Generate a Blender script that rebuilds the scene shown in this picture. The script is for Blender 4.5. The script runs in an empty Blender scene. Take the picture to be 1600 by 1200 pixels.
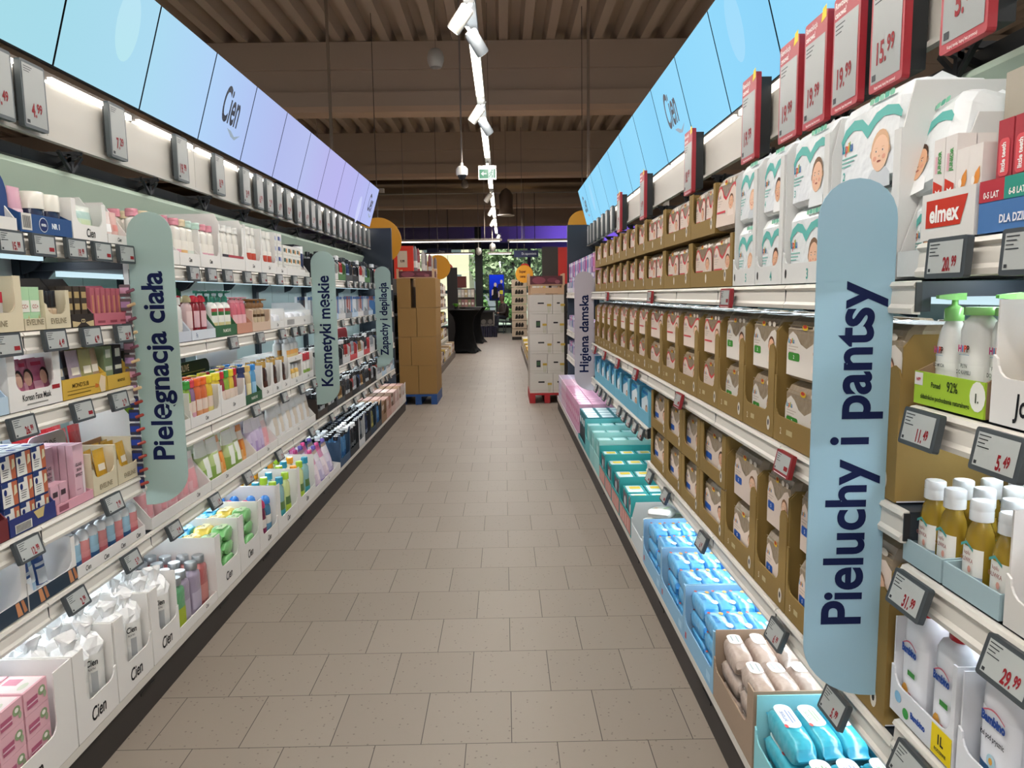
import bpy, math, random
from mathutils import Matrix, Vector
random.seed(7)
R = math.radians
sc = bpy.context.scene
COL = sc.collection

# ------------------------------------------------------------------ camera, world, light, exposure
def srgb(h):
    h = h.lstrip('#')
    c = [int(h[i:i+2], 16)/255 for i in (0, 2, 4)]
    return tuple(x/12.92 if x <= .04045 else ((x+.055)/1.055)**2.4 for x in c)

cam_data = bpy.data.cameras.new('camera'); cam = bpy.data.objects.new('camera', cam_data); COL.objects.link(cam)
TH, PS, RHO = 0.12044, 0.009542, 0.014
fw = Vector((math.sin(PS)*math.cos(TH), math.cos(PS)*math.cos(TH), -math.sin(TH)))
rt = Vector((math.cos(PS), -math.sin(PS), 0)); dn = fw.cross(rt)
ex = rt*math.cos(RHO) + dn*math.sin(RHO); ey = dn*math.cos(RHO) - rt*math.sin(RHO)
cam.matrix_world = Matrix(((ex.x, -ey.x, -fw.x, 0), (ex.y, -ey.y, -fw.y, 0), (ex.z, -ey.z, -fw.z, 1.45), (0, 0, 0, 1)))
cam_data.sensor_fit = 'HORIZONTAL'; cam_data.sensor_width = 36; cam_data.lens = 1150/1600*36
cam_data.clip_start = .05; cam_data.clip_end = 200
sc.camera = cam
sc.view_settings.view_transform = 'Standard'; sc.view_settings.look = 'None'
sc.view_settings.exposure = -0.12; sc.view_settings.gamma = 1; sc.view_settings.use_curve_mapping = False
sc.cycles.max_bounces = 6; sc.cycles.diffuse_bounces = 3; sc.cycles.glossy_bounces = 3; sc.cycles.transmission_bounces = 5
sc.cycles.caustics_reflective = False; sc.cycles.caustics_refractive = False
sun = bpy.data.lights.new('sun', 'SUN'); sun.energy = 11; sun.angle = R(2); sun.color = (1, .95, .86)
sun_o = bpy.data.objects.new('sun', sun); COL.objects.link(sun_o); sun_o.rotation_euler = (R(32), 0, R(-18))
world = bpy.data.worlds.new('world'); sc.world = world; world.use_nodes = True
bg = world.node_tree.nodes['Background']; bg.inputs[0].default_value = (.92, .96, 1, 1); bg.inputs[1].default_value = .5

def area(name, loc, sx, sy, power, col=(1, 1, 1), rot=(0, 0, 0), spread=180):
    l = bpy.data.lights.new(name, 'AREA'); l.shape = 'RECTANGLE'; l.size = sx; l.size_y = sy; l.energy = power; l.color = col
    l.spread = R(spread)
    o = bpy.data.objects.new(name, l); COL.objects.link(o); o.location = loc; o.rotation_euler = rot
    return o
VIOLET = (.30, .18, 1)
WARM = (1, .955, .90); COOL = (.86, .95, 1)
area('aisle_lamp_light', (-.18, 4.6, 3.16), .09, 15.2, 235, WARM)
area('far_lamp_light', (-.18, 21, 3.16), .09, 14, 300, WARM)
area('neighbour_aisle_light_west', (-4.2, 6, 3.4), .12, 16, 300, WARM)
area('neighbour_aisle_light_east', (3.8, 6, 3.4), .12, 16, 300, WARM)
area('violet_cove_light', (5.5, 30.6, 3.3), 7, .2, 260, VIOLET, (R(150), 0, 0))
area('entry_lamp_light', (-.2, -1.6, 3.2), 2.2, .12, 45, WARM)
for nm, x, z, y0, y1, p in (('left_deck_strip', -1.50, .54, .9, 9.3, 13), ('left_low_strip', -1.64, .87, 2.85, 9.3, 11), ('left_mid_strip', -1.64, 1.26, 2.85, 9.3, 11),
        ('left_high_strip', -1.64, 1.595, 2.85, 9.3, 10), ('left_bay_low_strip', -1.62, .78, .9, 2.78, 5), ('left_bay_mid_strip', -1.62, 1.13, .9, 2.78, 4), ('left_bay_high_strip', -1.62, 1.36, .9, 2.78, 3),
        ('left_bay_top_strip', -1.62, 1.65, .9, 2.78, 3), ('right_deck_strip', .89, .52, 1.45, 4.0, 7), ('right_deck_far_strip', .89, .70, 4.06, 9.2, 8), ('right_low_strip', 1.04, 1.01, 1.45, 9.2, 8), ('right_mid_strip', 1.04, 1.465, 1.45, 9.2, 8),
        ('right_bay_strip', .94, 1.535, .5, 1.40, 3), ('right_bay_mid_strip', .94, 1.225, .5, 1.40, 2.5), ('right_bay_low_strip', .94, .905, .5, 1.40, 2.5), ('right_bay_deck_strip', .89, .575, .5, 1.40, 2)):
    area(nm + '_light', (x, (y0+y1)/2, z-.033), .02, y1-y0, p, COOL, (0, R(-12 if x < 0 else 12), 0))

# ------------------------------------------------------------------ materials
_M = {}
def m(h, k='', r=None, s=None):
    key = (h, k, r, s)
    if key in _M: return _M[key]
    mt = bpy.data.materials.new('mat_%s_%s' % (h, k)); mt.use_nodes = True; _M[key] = mt
    nt = mt.node_tree; N = nt.nodes; L = nt.links; b = N['Principled BSDF']; c = srgb(h)
    b.inputs['Base Color'].default_value = (*c, 1)
    rough = {'': .5, 'film': .28, 'card': .75, 'gloss': .22, 'metal': .35, 'clear': .06, 'print': .5, 'em': .5, 'screen': .35}.get(k, .5)
    b.inputs['Roughness'].default_value = rough if r is None else r
    if k == 'print': b.inputs['Specular IOR Level'].default_value = .2
    if k == 'metal': b.inputs['Metallic'].default_value = 1
    if k == 'clear':
        b.inputs['Transmission Weight'].default_value = .8 if s is None else s; b.inputs['IOR'].default_value = 1.38
    if k == 'em':
        b.inputs['Base Color'].default_value = (0, 0, 0, 1)
        b.inputs['Emission Color'].default_value = (*c, 1); b.inputs['Emission Strength'].default_value = s or 1
    if k in ('film', 'card'):
        tc = N.new('ShaderNodeTexCoord'); nz = N.new('ShaderNodeTexNoise'); L.new(tc.outputs['Object'], nz.inputs['Vector'])
        nz.inputs['Scale'].default_value = 38 if k == 'film' else 60; nz.inputs['Detail'].default_value = 1.5
        bp = N.new('ShaderNodeBump'); bp.inputs['Strength'].default_value = .35 if k == 'film' else .08; bp.inputs['Distance'].default_value = .012 if k == 'film' else .004
        L.new(nz.outputs[0], bp.inputs['Height']); L.new(bp.outputs[0], b.inputs['Normal'])
        if k == 'film': b.inputs['Coat Weight'].default_value = .3; b.inputs['Coat Roughness'].default_value = .12
    return mt

def m_grad(h0, h1, s, axis='X'):
    """a display panel whose picture runs from one colour to another"""
    mt = bpy.data.materials.new('display_%s_%s' % (h0, h1)); mt.use_nodes = True
    nt = mt.node_tree; N = nt.nodes; L = nt.links; b = N['Principled BSDF']
    tc = N.new('ShaderNodeTexCoord'); sp = N.new('ShaderNodeSeparateXYZ'); L.new(tc.outputs['Generated'], sp.inputs[0])
    cr = N.new('ShaderNodeValToRGB'); L.new(sp.outputs[axis], cr.inputs[0])
    cr.color_ramp.elements[0].color = (*srgb(h0), 1); cr.color_ramp.elements[1].color = (*srgb(h1), 1)
    b.inputs['Base Color'].default_value = (.01, .01, .01, 1); b.inputs['Roughness'].default_value = .3
    b.inputs['Specular IOR Level'].default_value = 0; L.new(cr.outputs[0], b.inputs['Emission Color']); b.inputs['Emission Strength'].default_value = s
    return mt

# ------------------------------------------------------------------ mesh builder
_TX = {}
def text_geo(body, bold=0., shear=0., res=3):
    k = (body, bold, shear, res)
    if k not in _TX:
        cu = bpy.data.curves.new('t', 'FONT'); cu.body = body; cu.size = 1; cu.resolution_u = res; cu.offset = bold; cu.shear = shear
        o = bpy.data.objects.new('t', cu); COL.objects.link(o)
        dg = bpy.context.evaluated_depsgraph_get(); me = bpy.data.meshes.new_from_object(o.evaluated_get(dg))
        vs = [(v.co.x, v.co.y) for v in me.vertices]; fs = [tuple(p.vertices) for p in me.polygons]
        bpy.data.objects.remove(o); bpy.data.curves.remove(cu); bpy.data.meshes.remove(me)
        xs = [v[0] for v in vs] or [0]; x0, x1 = min(xs), max(xs)
        _TX[k] = ([(v[0]-(x0+x1)/2, v[1]) for v in vs], fs, x1-x0)
    return _TX[k]

def sgn(x): return 1 if x >= 0 else -1
def sect(w, d, n=14, e=2.6, cx=0, cy=0, a0=0, a1=360):
    out = []; full = a1-a0 >= 360
    for i in range(n if full else n+1):
        t = R(a0+(a1-a0)*i/n); c, s_ = math.cos(t), math.sin(t)
        out.append((cx+w/2*sgn(c)*abs(c)**(2/e), cy+d/2*sgn(s_)*abs(s_)**(2/e)))
    return out

class MB:
    def __init__(s, T=None): s.v = []; s.f = []; s.mi = []; s.sm = []; s.mats = []; s.T = T or Matrix()
    def _m(s, mat):
        if mat not in s.mats: s.mats.append(mat)
        return s.mats.index(mat)
    def add(s, vs, fs, mat, smooth=False):
        b = len(s.v); T = s.T; ident = T == Matrix()
        s.v += [tuple(v) for v in vs] if ident else [tuple(T @ Vector(v)) for v in vs]
        for i, f in enumerate(fs):
            s.f.append(tuple(b+k for k in f)); s.mi.append(s._m(mat[i] if isinstance(mat, list) else mat)); s.sm.append(smooth)
        return s
    def box(s, x0, x1, y0, y1, z0, z1, mat):
        return s.add([(x, y, z) for z in (z0, z1) for y in (y0, y1) for x in (x0, x1)], [(0, 2, 3, 1), (4, 5, 7, 6), (0, 1, 5, 4), (2, 6, 7, 3), (0, 4, 6, 2), (1, 3, 7, 5)], mat)
    def bar(s, a, b, w, mat, h=None):
        a, b = Vector(a), Vector(b); d = (b-a).normalized(); u = d.cross(Vector((0, 0, 1)))
        u = Vector((1, 0, 0)) if u.length < 1e-4 else u.normalized(); v = u.cross(d); h = h or w
        vs = [p+u*i*w/2+v*j*h/2 for p in (a, b) for i, j in ((-1, -1), (1, -1), (1, 1), (-1, 1))]
        return s.add(vs, [(3, 2, 1, 0), (4, 5, 6, 7), (0, 1, 5, 4), (1, 2, 6, 5), (2, 3, 7, 6), (3, 0, 4, 7)], mat)
    def prism(s, pts, y0, y1, mat):
        """outline in x,z (front at y0) given a thickness in y"""
        n = len(pts)
        vs = [(p[0], y0, p[1]) for p in pts]+[(p[0], y1, p[1]) for p in pts]
        return s.add(vs, [tuple(range(n)), tuple(range(2*n-1, n-1, -1))]+[(i+n, (i+1) % n+n, (i+1) % n, i) for i in range(n)], mat)
    def loft(s, secs, mat, smooth=True, caps=True, closed=True):
        n = len(secs[0]); vs = [p for q in secs for p in q]; fs = []; mats = []
        for k in range(len(secs)-1):
            for i in range(n if closed else n-1):
                fs.append((k*n+i, k*n+(i+1) % n, (k+1)*n+(i+1) % n, (k+1)*n+i)); mats.append(mat[k] if isinstance(mat, list) else mat)
        s.add(vs, fs, mats, smooth)
        if caps:
            s.add(secs[0], [tuple(range(n-1, -1, -1))], mats[0], False); s.add(secs[-1], [tuple(range(n))], mats[-1], False)
        return s
    def lathe(s, prof, mat, n=14, e=2., k=1., cx=0, cy=0, caps=True, a0=0, a1=360):
        """prof: (width, z) rows; k: depth/width"""
        return s.loft([[(x, y, z) for x, y in sect(w, w*k, n, e, cx, cy, a0, a1)] for w, z in prof], mat, caps=caps, closed=a1-a0 >= 360)
    def quad(s, x0, x1, z0, z1, y, mat): return s.add([(x0, y, z0), (x1, y, z0), (x1, y, z1), (x0, y, z1)], [(0, 1, 2, 3)], mat)
    def poly(s, pts, y, mat): return s.add([(p[0], y, p[1]) for p in pts], [tuple(range(len(pts)))], mat)
    def ell(s, cx, cz, rx, rz, y, mat, n=14, a0=0, a1=360):
        return s.poly([(cx+rx*math.cos(R(a0+(a1-a0)*i/n)), cz+rz*math.sin(R(a0+(a1-a0)*i/n))) for i in range(n + (a1-a0 < 360))], y, mat)
    def text(s, body, cx, cz, h, y, mat, sx=1., bold=.0, shear=0., rot=0., fit=None, align='C', res=3):
        vs, fs, w = text_geo(body, bold, shear, res)
        if fit: sx = min(sx, fit/(w*h+1e-6))
        ca, sa = math.cos(R(rot)), math.sin(R(rot)); off = {'C': 0, 'L': w/2, 'R': -w/2}[align]
        out = []
        for x, z in vs:
            X, Z = (x+off)*h*sx, z*h
            out.append((cx+X*ca-Z*sa, y, cz+X*sa+Z*ca))
        return s.add(out, fs, mat)
    def mesh(s, name='mesh'):
        me = bpy.data.meshes.new(name); me.from_pydata(s.v, [], s.f)
        for mt in s.mats: me.materials.append(mt)
        me.polygons.foreach_set('material_index', s.mi); me.polygons.foreach_set('use_smooth', s.sm); me.update()
        return me

FLIP = Matrix(((1, 0, 0, 0), (0, 0, -1, 0), (0, 1, 0, 0), (0, 0, 0, 1)))      # front-plane prints laid on a top
def rr(x0, x1, z0, z1, r, n=4, corners=(1, 1, 1, 1)):
    out = []
    for k, (cx, cz) in enumerate(((x1, z1), (x0, z1), (x0, z0), (x1, z0))):
        if not corners[k] or r <= 0: out.append((cx, cz)); continue
        ox, oz = cx+(-r if cx == x1 else r), cz+(-r if cz == z1 else r)
        for i in range(n+1):
            a = R(90*k+90*i/n); out.append((ox+r*math.cos(a), oz+r*math.sin(a)))
    return out

# ------------------------------------------------------------------ scene graph
LABELS = {}
def ob(name, mesh, parent=None, loc=(0, 0, 0), rot=(0, 0, 0), label=None, cat=None, group=None, kind=None, scale=None):
    o = bpy.data.objects.new(name, mesh); COL.objects.link(o)
    if parent: o.parent = parent
    o.location = loc; o.rotation_euler = rot
    if scale: o.scale = scale if not isinstance(scale, (int, float)) else (scale,)*3
    if label:
        LABELS[label] = LABELS.get(label, 0)+1; o['label'] = label
    if cat: o['category'] = cat
    if group: o['group'] = group
    if kind: o['kind'] = kind
    return o
def struct(name, mb): return ob(name, mb.mesh(name), kind='structure')
ORD = 'first second third fourth fifth sixth seventh eighth ninth tenth eleventh twelfth thirteenth fourteenth fifteenth sixteenth seventeenth eighteenth nineteenth twentieth'.split()
ORD += ['twenty-'+o for o in ORD[:9]]+['thirtieth']+['thirty-'+o for o in ORD[:9]]+['fortieth']

class Proto:
    """one kind of thing: its own mesh plus parts [(name, mesh, label or None, [(sub name, mesh)])]"""
    def __init__(s, name, cat, desc, root, parts=()):
        s.name, s.cat, s.desc = name, cat, desc; s.root = root.mesh(name); s.parts = []
        for p in parts: s.parts.append((p[0], p[1].mesh(p[0]), p[2] if len(p) > 2 else None, [(q[0], q[1].mesh(q[0])) for q in (p[3] if len(p) > 3 else ())]))
    def put(s, loc, rot, label, group=None, scale=None, name=None, cat=None):
        o = ob(name or s.name, s.root, None, loc, rot, label, cat or s.cat, group, None, scale)
        for pn, pm, pl, subs in s.parts:
            c = ob(pn, pm, o)
            if pl: c['label'] = pl
            for sn, sm in subs: ob(sn, sm, c)
        return o
XF = {'L': -1.41, 'l': -1.275, 'R': .80, 'r': .665}       # shelf fronts; lower case: the deeper bottom decks
def world_at(side, s, d, z=0):
    return (XF[side]-d, s, z) if side in 'Ll' else (XF[side]+d, s, z)
def face(side): return R(90) if side in 'Ll' else R(-90)
# ------------------------------------------------------------------ kinds of goods
PROF = {'shampoo': [(.90, 0), (1, .03), (1, .60), (.97, .74), (.80, .86), (.46, .93), (.44, 1)],
        'gel': [(.92, 0), (1, .04), (.98, .45), (.93, .80), (.80, .92), (.62, .97), (.60, 1)],
        'round': [(.92, 0), (1, .03), (1, .82), (.86, .92), (.55, .98), (.55, 1)],
        'square': [(.94, 0), (1, .03), (1, .84), (.90, .91), (.55, .95), (.52, 1)],
        'curvy': [(.94, 0), (1, .04), (.98, .3), (.84, .55), (.92, .72), (.80, .88), (.5, .95), (.48, 1)],
        'stick': [(.95, 0), (1, .03), (1, .97), (.98, 1)],
        'jar': [(.9, 0), (1, .06), (1, .94), (.96, 1)],
        'oil': [(.96, 0), (1, .03), (1, .55), (.96, .70), (.84, .84), (.62, .94), (.50, 1)],
        'wash': [(.95, 0), (1, .02), (1, .80), (.97, .88), (.82, .945), (.45, .98), (.42, 1)]}
_P = {}
def prof_w(style, w, t):
    P = PROF[style]
    for (a, ta), (b, tb) in zip(P, P[1:]):
        if ta <= t <= tb: return w*(a+(b-a)*(t-ta)/(tb-ta+1e-9))
    return w*P[-1][0]
def bottle(name, cat, desc, h, w, d, style, body, cap, caph=.03, capw=None, capstyle='cyl', label=None, e=2.6, n=14, bk='gloss', extra=None, capk='gloss', band=None):
    """label: (t0, t1, [(fraction, colour), ...], text or None, text colour)"""
    key = (name, desc)
    if key in _P: return _P[key]
    hb = h-caph; k = d/w; root = MB()
    ms = m(body, bk) if isinstance(body, str) else body
    rows = PROF[style]
    root.lathe([(r*w, t*hb) for r, t in rows], ms, n, e, k)
    if band:                                                # lower part of another colour: (top fraction, colour)
        root.lathe([(prof_w(style, w, t)*1.006, t*hb) for t in (.012, .04, band[0])], m(band[1], bk), n, e, k, caps=False)
    cb = MB(); cw = capw or w*.5; cm = m(cap, capk); neck = rows[-1][0]*w
    if capstyle == 'cyl': cb.lathe([(cw, hb-.002), (cw, h-.002), (cw*.94, h)], cm, 12, 2, min(1, k*1.15) if cw > d else 1)
    elif capstyle == 'dome': cb.lathe([(cw, hb-.002), (cw*1.04, hb+caph*.3), (cw*.9, hb+caph*.68), (cw*.5, hb+caph*.94), (cw*.06, h)], cm, 12, 2, min(1, d/cw))
    elif capstyle == 'flip':
        cb.lathe([(cw, hb-.002), (cw, hb+caph*.45), (cw*.97, hb+caph*.5), (cw, hb+caph*.55), (cw*.98, h-.002), (cw*.9, h)], cm, 12, 2.4, min(1, d/cw))
    elif capstyle == 'slant': cb.loft([[(x, y, z+(.25*caph*(-y/(d/2)) if kk == 2 else 0)) for x, y in sect(cw, min(cw, d), 12, 2.6)] for kk, z in enumerate((hb-.002, hb+caph*.6, h-caph*.2))], cm)
    elif capstyle == 'pump':
        cb.lathe([(cw, hb-.002), (cw, hb+caph*.42), (cw*.72, hb+caph*.47), (cw*.34, hb+caph*.56), (cw*.32, hb+caph*.82)], cm, 12)
        cb.loft([[(cw*.24*a, -cw*1.0, hb+caph*z) for a, z in ((-.6, .80), (.6, .80), (.6, .92), (-.6, .92))], [(cw*.30*a, -cw*.2, hb+caph*z) for a, z in ((-1, .74), (1, .74), (1, .97), (-1, .97))], [(cw*.34*a, cw*.42, hb+caph*z) for a, z in ((-1, .74), (1, .74), (1, 1), (-1, 1))]], cm, False)
    parts = [('cap', cb)]
    if label:
        t0, t1, bands, tx, tc = label; lb = MB(); tcur = t0
        for fr, c in bands:
            tn = tcur+(t1-t0)*fr
            st = [tcur+(tn-tcur)*q/2 for q in range(3)]
            lb.loft([[(x*1.0, y, t*hb) for x, y in sect(prof_w(style, w, t)*1.008+.0006, prof_w(style, w, t)*k*1.008+.0008, 10, e, 0, 0, 205, 335)] for t in st], m(c, 'print'), caps=False, closed=False)
            tcur = tn
        if tx:
            for q, (s_, tt, hh) in enumerate(tx):
                ww = prof_w(style, w, tt)
                lb.text(s_, 0, tt*hb, hh, -ww*k/2*1.008-.0022, m(tc, 'print'), .8, .012, fit=ww*.62)
        if extra: extra(lb, w, d, hb)
        parts.append(('sticker', lb))
    _P[key] = Proto(name, cat, desc, root, parts); return _P[key]

def tube(desc, h, w, col, cap, print_=None, name='cream_tube'):
    key = (name, desc)
    if key in _P: return _P[key]
    r = MB(); ch = h*.14
    r.loft([[(x, y, z) for x, y in sect(ww, dd, 12, 2.2)] for ww, dd, z in ((w*.86, w*.62, ch), (w*.9, w*.58, h*.4), (w*.98, w*.26, h*.8), (w, .004, h*.95), (w, .003, h))], m(col, 'gloss'))
    c = MB(); c.lathe([(w*.86, 0), (w*.9, ch*.9), (w*.86, ch+.001)], m(cap, 'gloss'), 12, 2, .72)
    lb = MB()
    lv = ((0, .86, .62), (.14, .86, .62), (.4, .9, .58), (.8, .98, .26), (.95, 1, .02), (1, 1, .02))
    def at(t):
        for (a, wa, da), (b_, wb, db) in zip(lv, lv[1:]):
            if a <= t <= b_: u = (t-a)/(b_-a); return wa+(wb-wa)*u, da+(db-da)*u
    for z0, z1, c_ in (print_ or ((.35, .6, 'ffffff'),)):
        z0 = max(z0, .16)
        lb.loft([[(x, y-.0008, h*t) for x, y in sect(w*at(t)[0]*1.005, w*at(t)[1]*1.005, 6, 2.2, 0, 0, 215, 325)] for t in [z0+(z1-z0)*q/4 for q in range(5)]], m(c_, 'print'), caps=False, closed=False)
    _P[key] = Proto(name, 'tube', desc, r, [('cap', c), ('sticker', lb)]); return _P[key]

def pouch(desc, h, w, d, col, bands, name='refill_pouch', cat='pouch', spout=None, card=None):
    """stand-up bag: oval foot narrowing to a flat welded top"""
    key = (name, desc)
    if key in _P: return _P[key]
    r = MB()
    lv = [(0, .92, 1), (.05, 1, 1), (.35, 1, .92), (.62, .98, .62), (.84, .95, .26), (.93, .94, .05), (1, .93, .03)]
    cuts = []; mats = []
    r.loft([[(x, y, h*t) for x, y in sect(w*a, d*b, 14, 2.4)] for t, a, b in lv], [m(c, 'film') for c in (bands+[bands[-1]]*6)[:6]])
    lb = MB(); lb.loft([[(x, y-.001, h*t) for x, y in sect(w*.7, d*b*1.03, 6, 2.4, 0, 0, 225, 315)] for t, b in ((.16, 1), (.4, .9), (.58, .68))], m(col, 'print'), caps=False, closed=False)
    parts = [('front_print', lb)]
    if spout:
        c = MB(); c.lathe([(.03, h*.97), (.032, h*1.06), (.026, h*1.08)], m(spout, 'gloss'), 10); parts.append(('spout_cap', c))
    _P[key] = Proto(name, cat, desc, r, parts); return _P[key]

def flowpack(desc, w, d, h, col, end, lid=None, lidcol='f4f4f2', print_=None, name='wipes_pack', cat='pack', along='x', e=3.4):
    """soft pack lying down, long way along x, welded fins at both ends, origin under its middle"""
    key = (name, desc)
    if key in _P: return _P[key]
    r = MB(); L = w/2
    ring = lambda x, ww, hh: [(x, y, max(z+h/2, 0)) for y, z in sect(ww, hh, 16, e)]
    xs = [(-L, .80, .06), (-L+.012, .82, .10), (-L+.018, .88, .62), (-L+.034, .97, .93), (-L*.3, 1, 1), (L*.3, 1, 1), (L-.034, .97, .93), (L-.018, .88, .62), (L-.012, .82, .10), (L, .80, .06)]
    mats = [m(end, 'film')]*2+[m(col, 'film')]*5+[m(end, 'film')]*2
    r.loft([ring(x, d*a, h*b) for x, a, b in xs], mats)
    lb = MB()
    if lid:
        lb.T = Matrix.Translation((0, 0, h+.0015)) @ FLIP
        lx, lw, lh = lid
        lb.poly(rr(lx-lw/2, lx+lw/2, -lh/2, lh/2, lh*.45, 5), 0, m(lidcol, 'print'))
        if print_: print_(lb)
        lb.T = Matrix()
        return _P.setdefault(key, Proto(name, cat, desc, r, [('lid_sticker', lb)]))
    if print_:
        lb.T = Matrix.Translation((0, 0, h+.0012)) @ FLIP; print_(lb)
        return _P.setdefault(key, Proto(name, cat, desc, r, [('front_print', lb)]))
    return _P.setdefault(key, Proto(name, cat, desc, r))

def baby(b, cx, cz, s, y, skin='e3b595', hair='6b4a33', shirt='dfe3e6', bare=False):
    """a plain printed portrait of an infant"""
    E_ = lambda x, z, rx, rz, k, c, n=12, a0=0, a1=360: b.ell(cx+s*x, cz+s*z, s*rx, s*rz, y-.0003*k, m(c, 'print'), n, a0, a1)
    b.poly([(cx-s*.66, cz-s*1.15), (cx+s*.66, cz-s*1.15), (cx+s*.60, cz-s*.74), (cx+s*.36, cz-s*.52), (cx-s*.36, cz-s*.52), (cx-s*.60, cz-s*.74)], y, m(skin if bare else shirt, 'print'))
    dark = '%02x%02x%02x' % tuple(int(int(skin[i:i+2], 16)*.84) for i in (0, 2, 4)); lite = 'eecdb4'
    E_(0, -.46, .22, .18, 1, dark)
    for q in (-1, 1): E_(.47*q, -.02, .09, .13, 1, dark, 10)
    E_(0, .06, .50, .62, 2, hair, 18); E_(.02, -.06, .46, .56, 3, skin, 18); E_(0, .20, .34, .26, 4, skin, 14)
    for q in (-1, 1):
        E_(.18*q, .015, .062, .034, 5, 'f0e6de', 8); E_(.18*q, .015, .032, .034, 6, '3d2c24', 8); E_(.18*q, .115, .085, .014, 5, hair, 8); E_(.25*q, -.20, .10, .08, 4, 'e0a088', 10)
    E_(0, -.15, .055, .035, 5, dark, 8); E_(0, -.31, .115, .036, 5, 'b4685e', 10); E_(0, -.295, .09, .014, 6, '8d4a44', 8)

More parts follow.
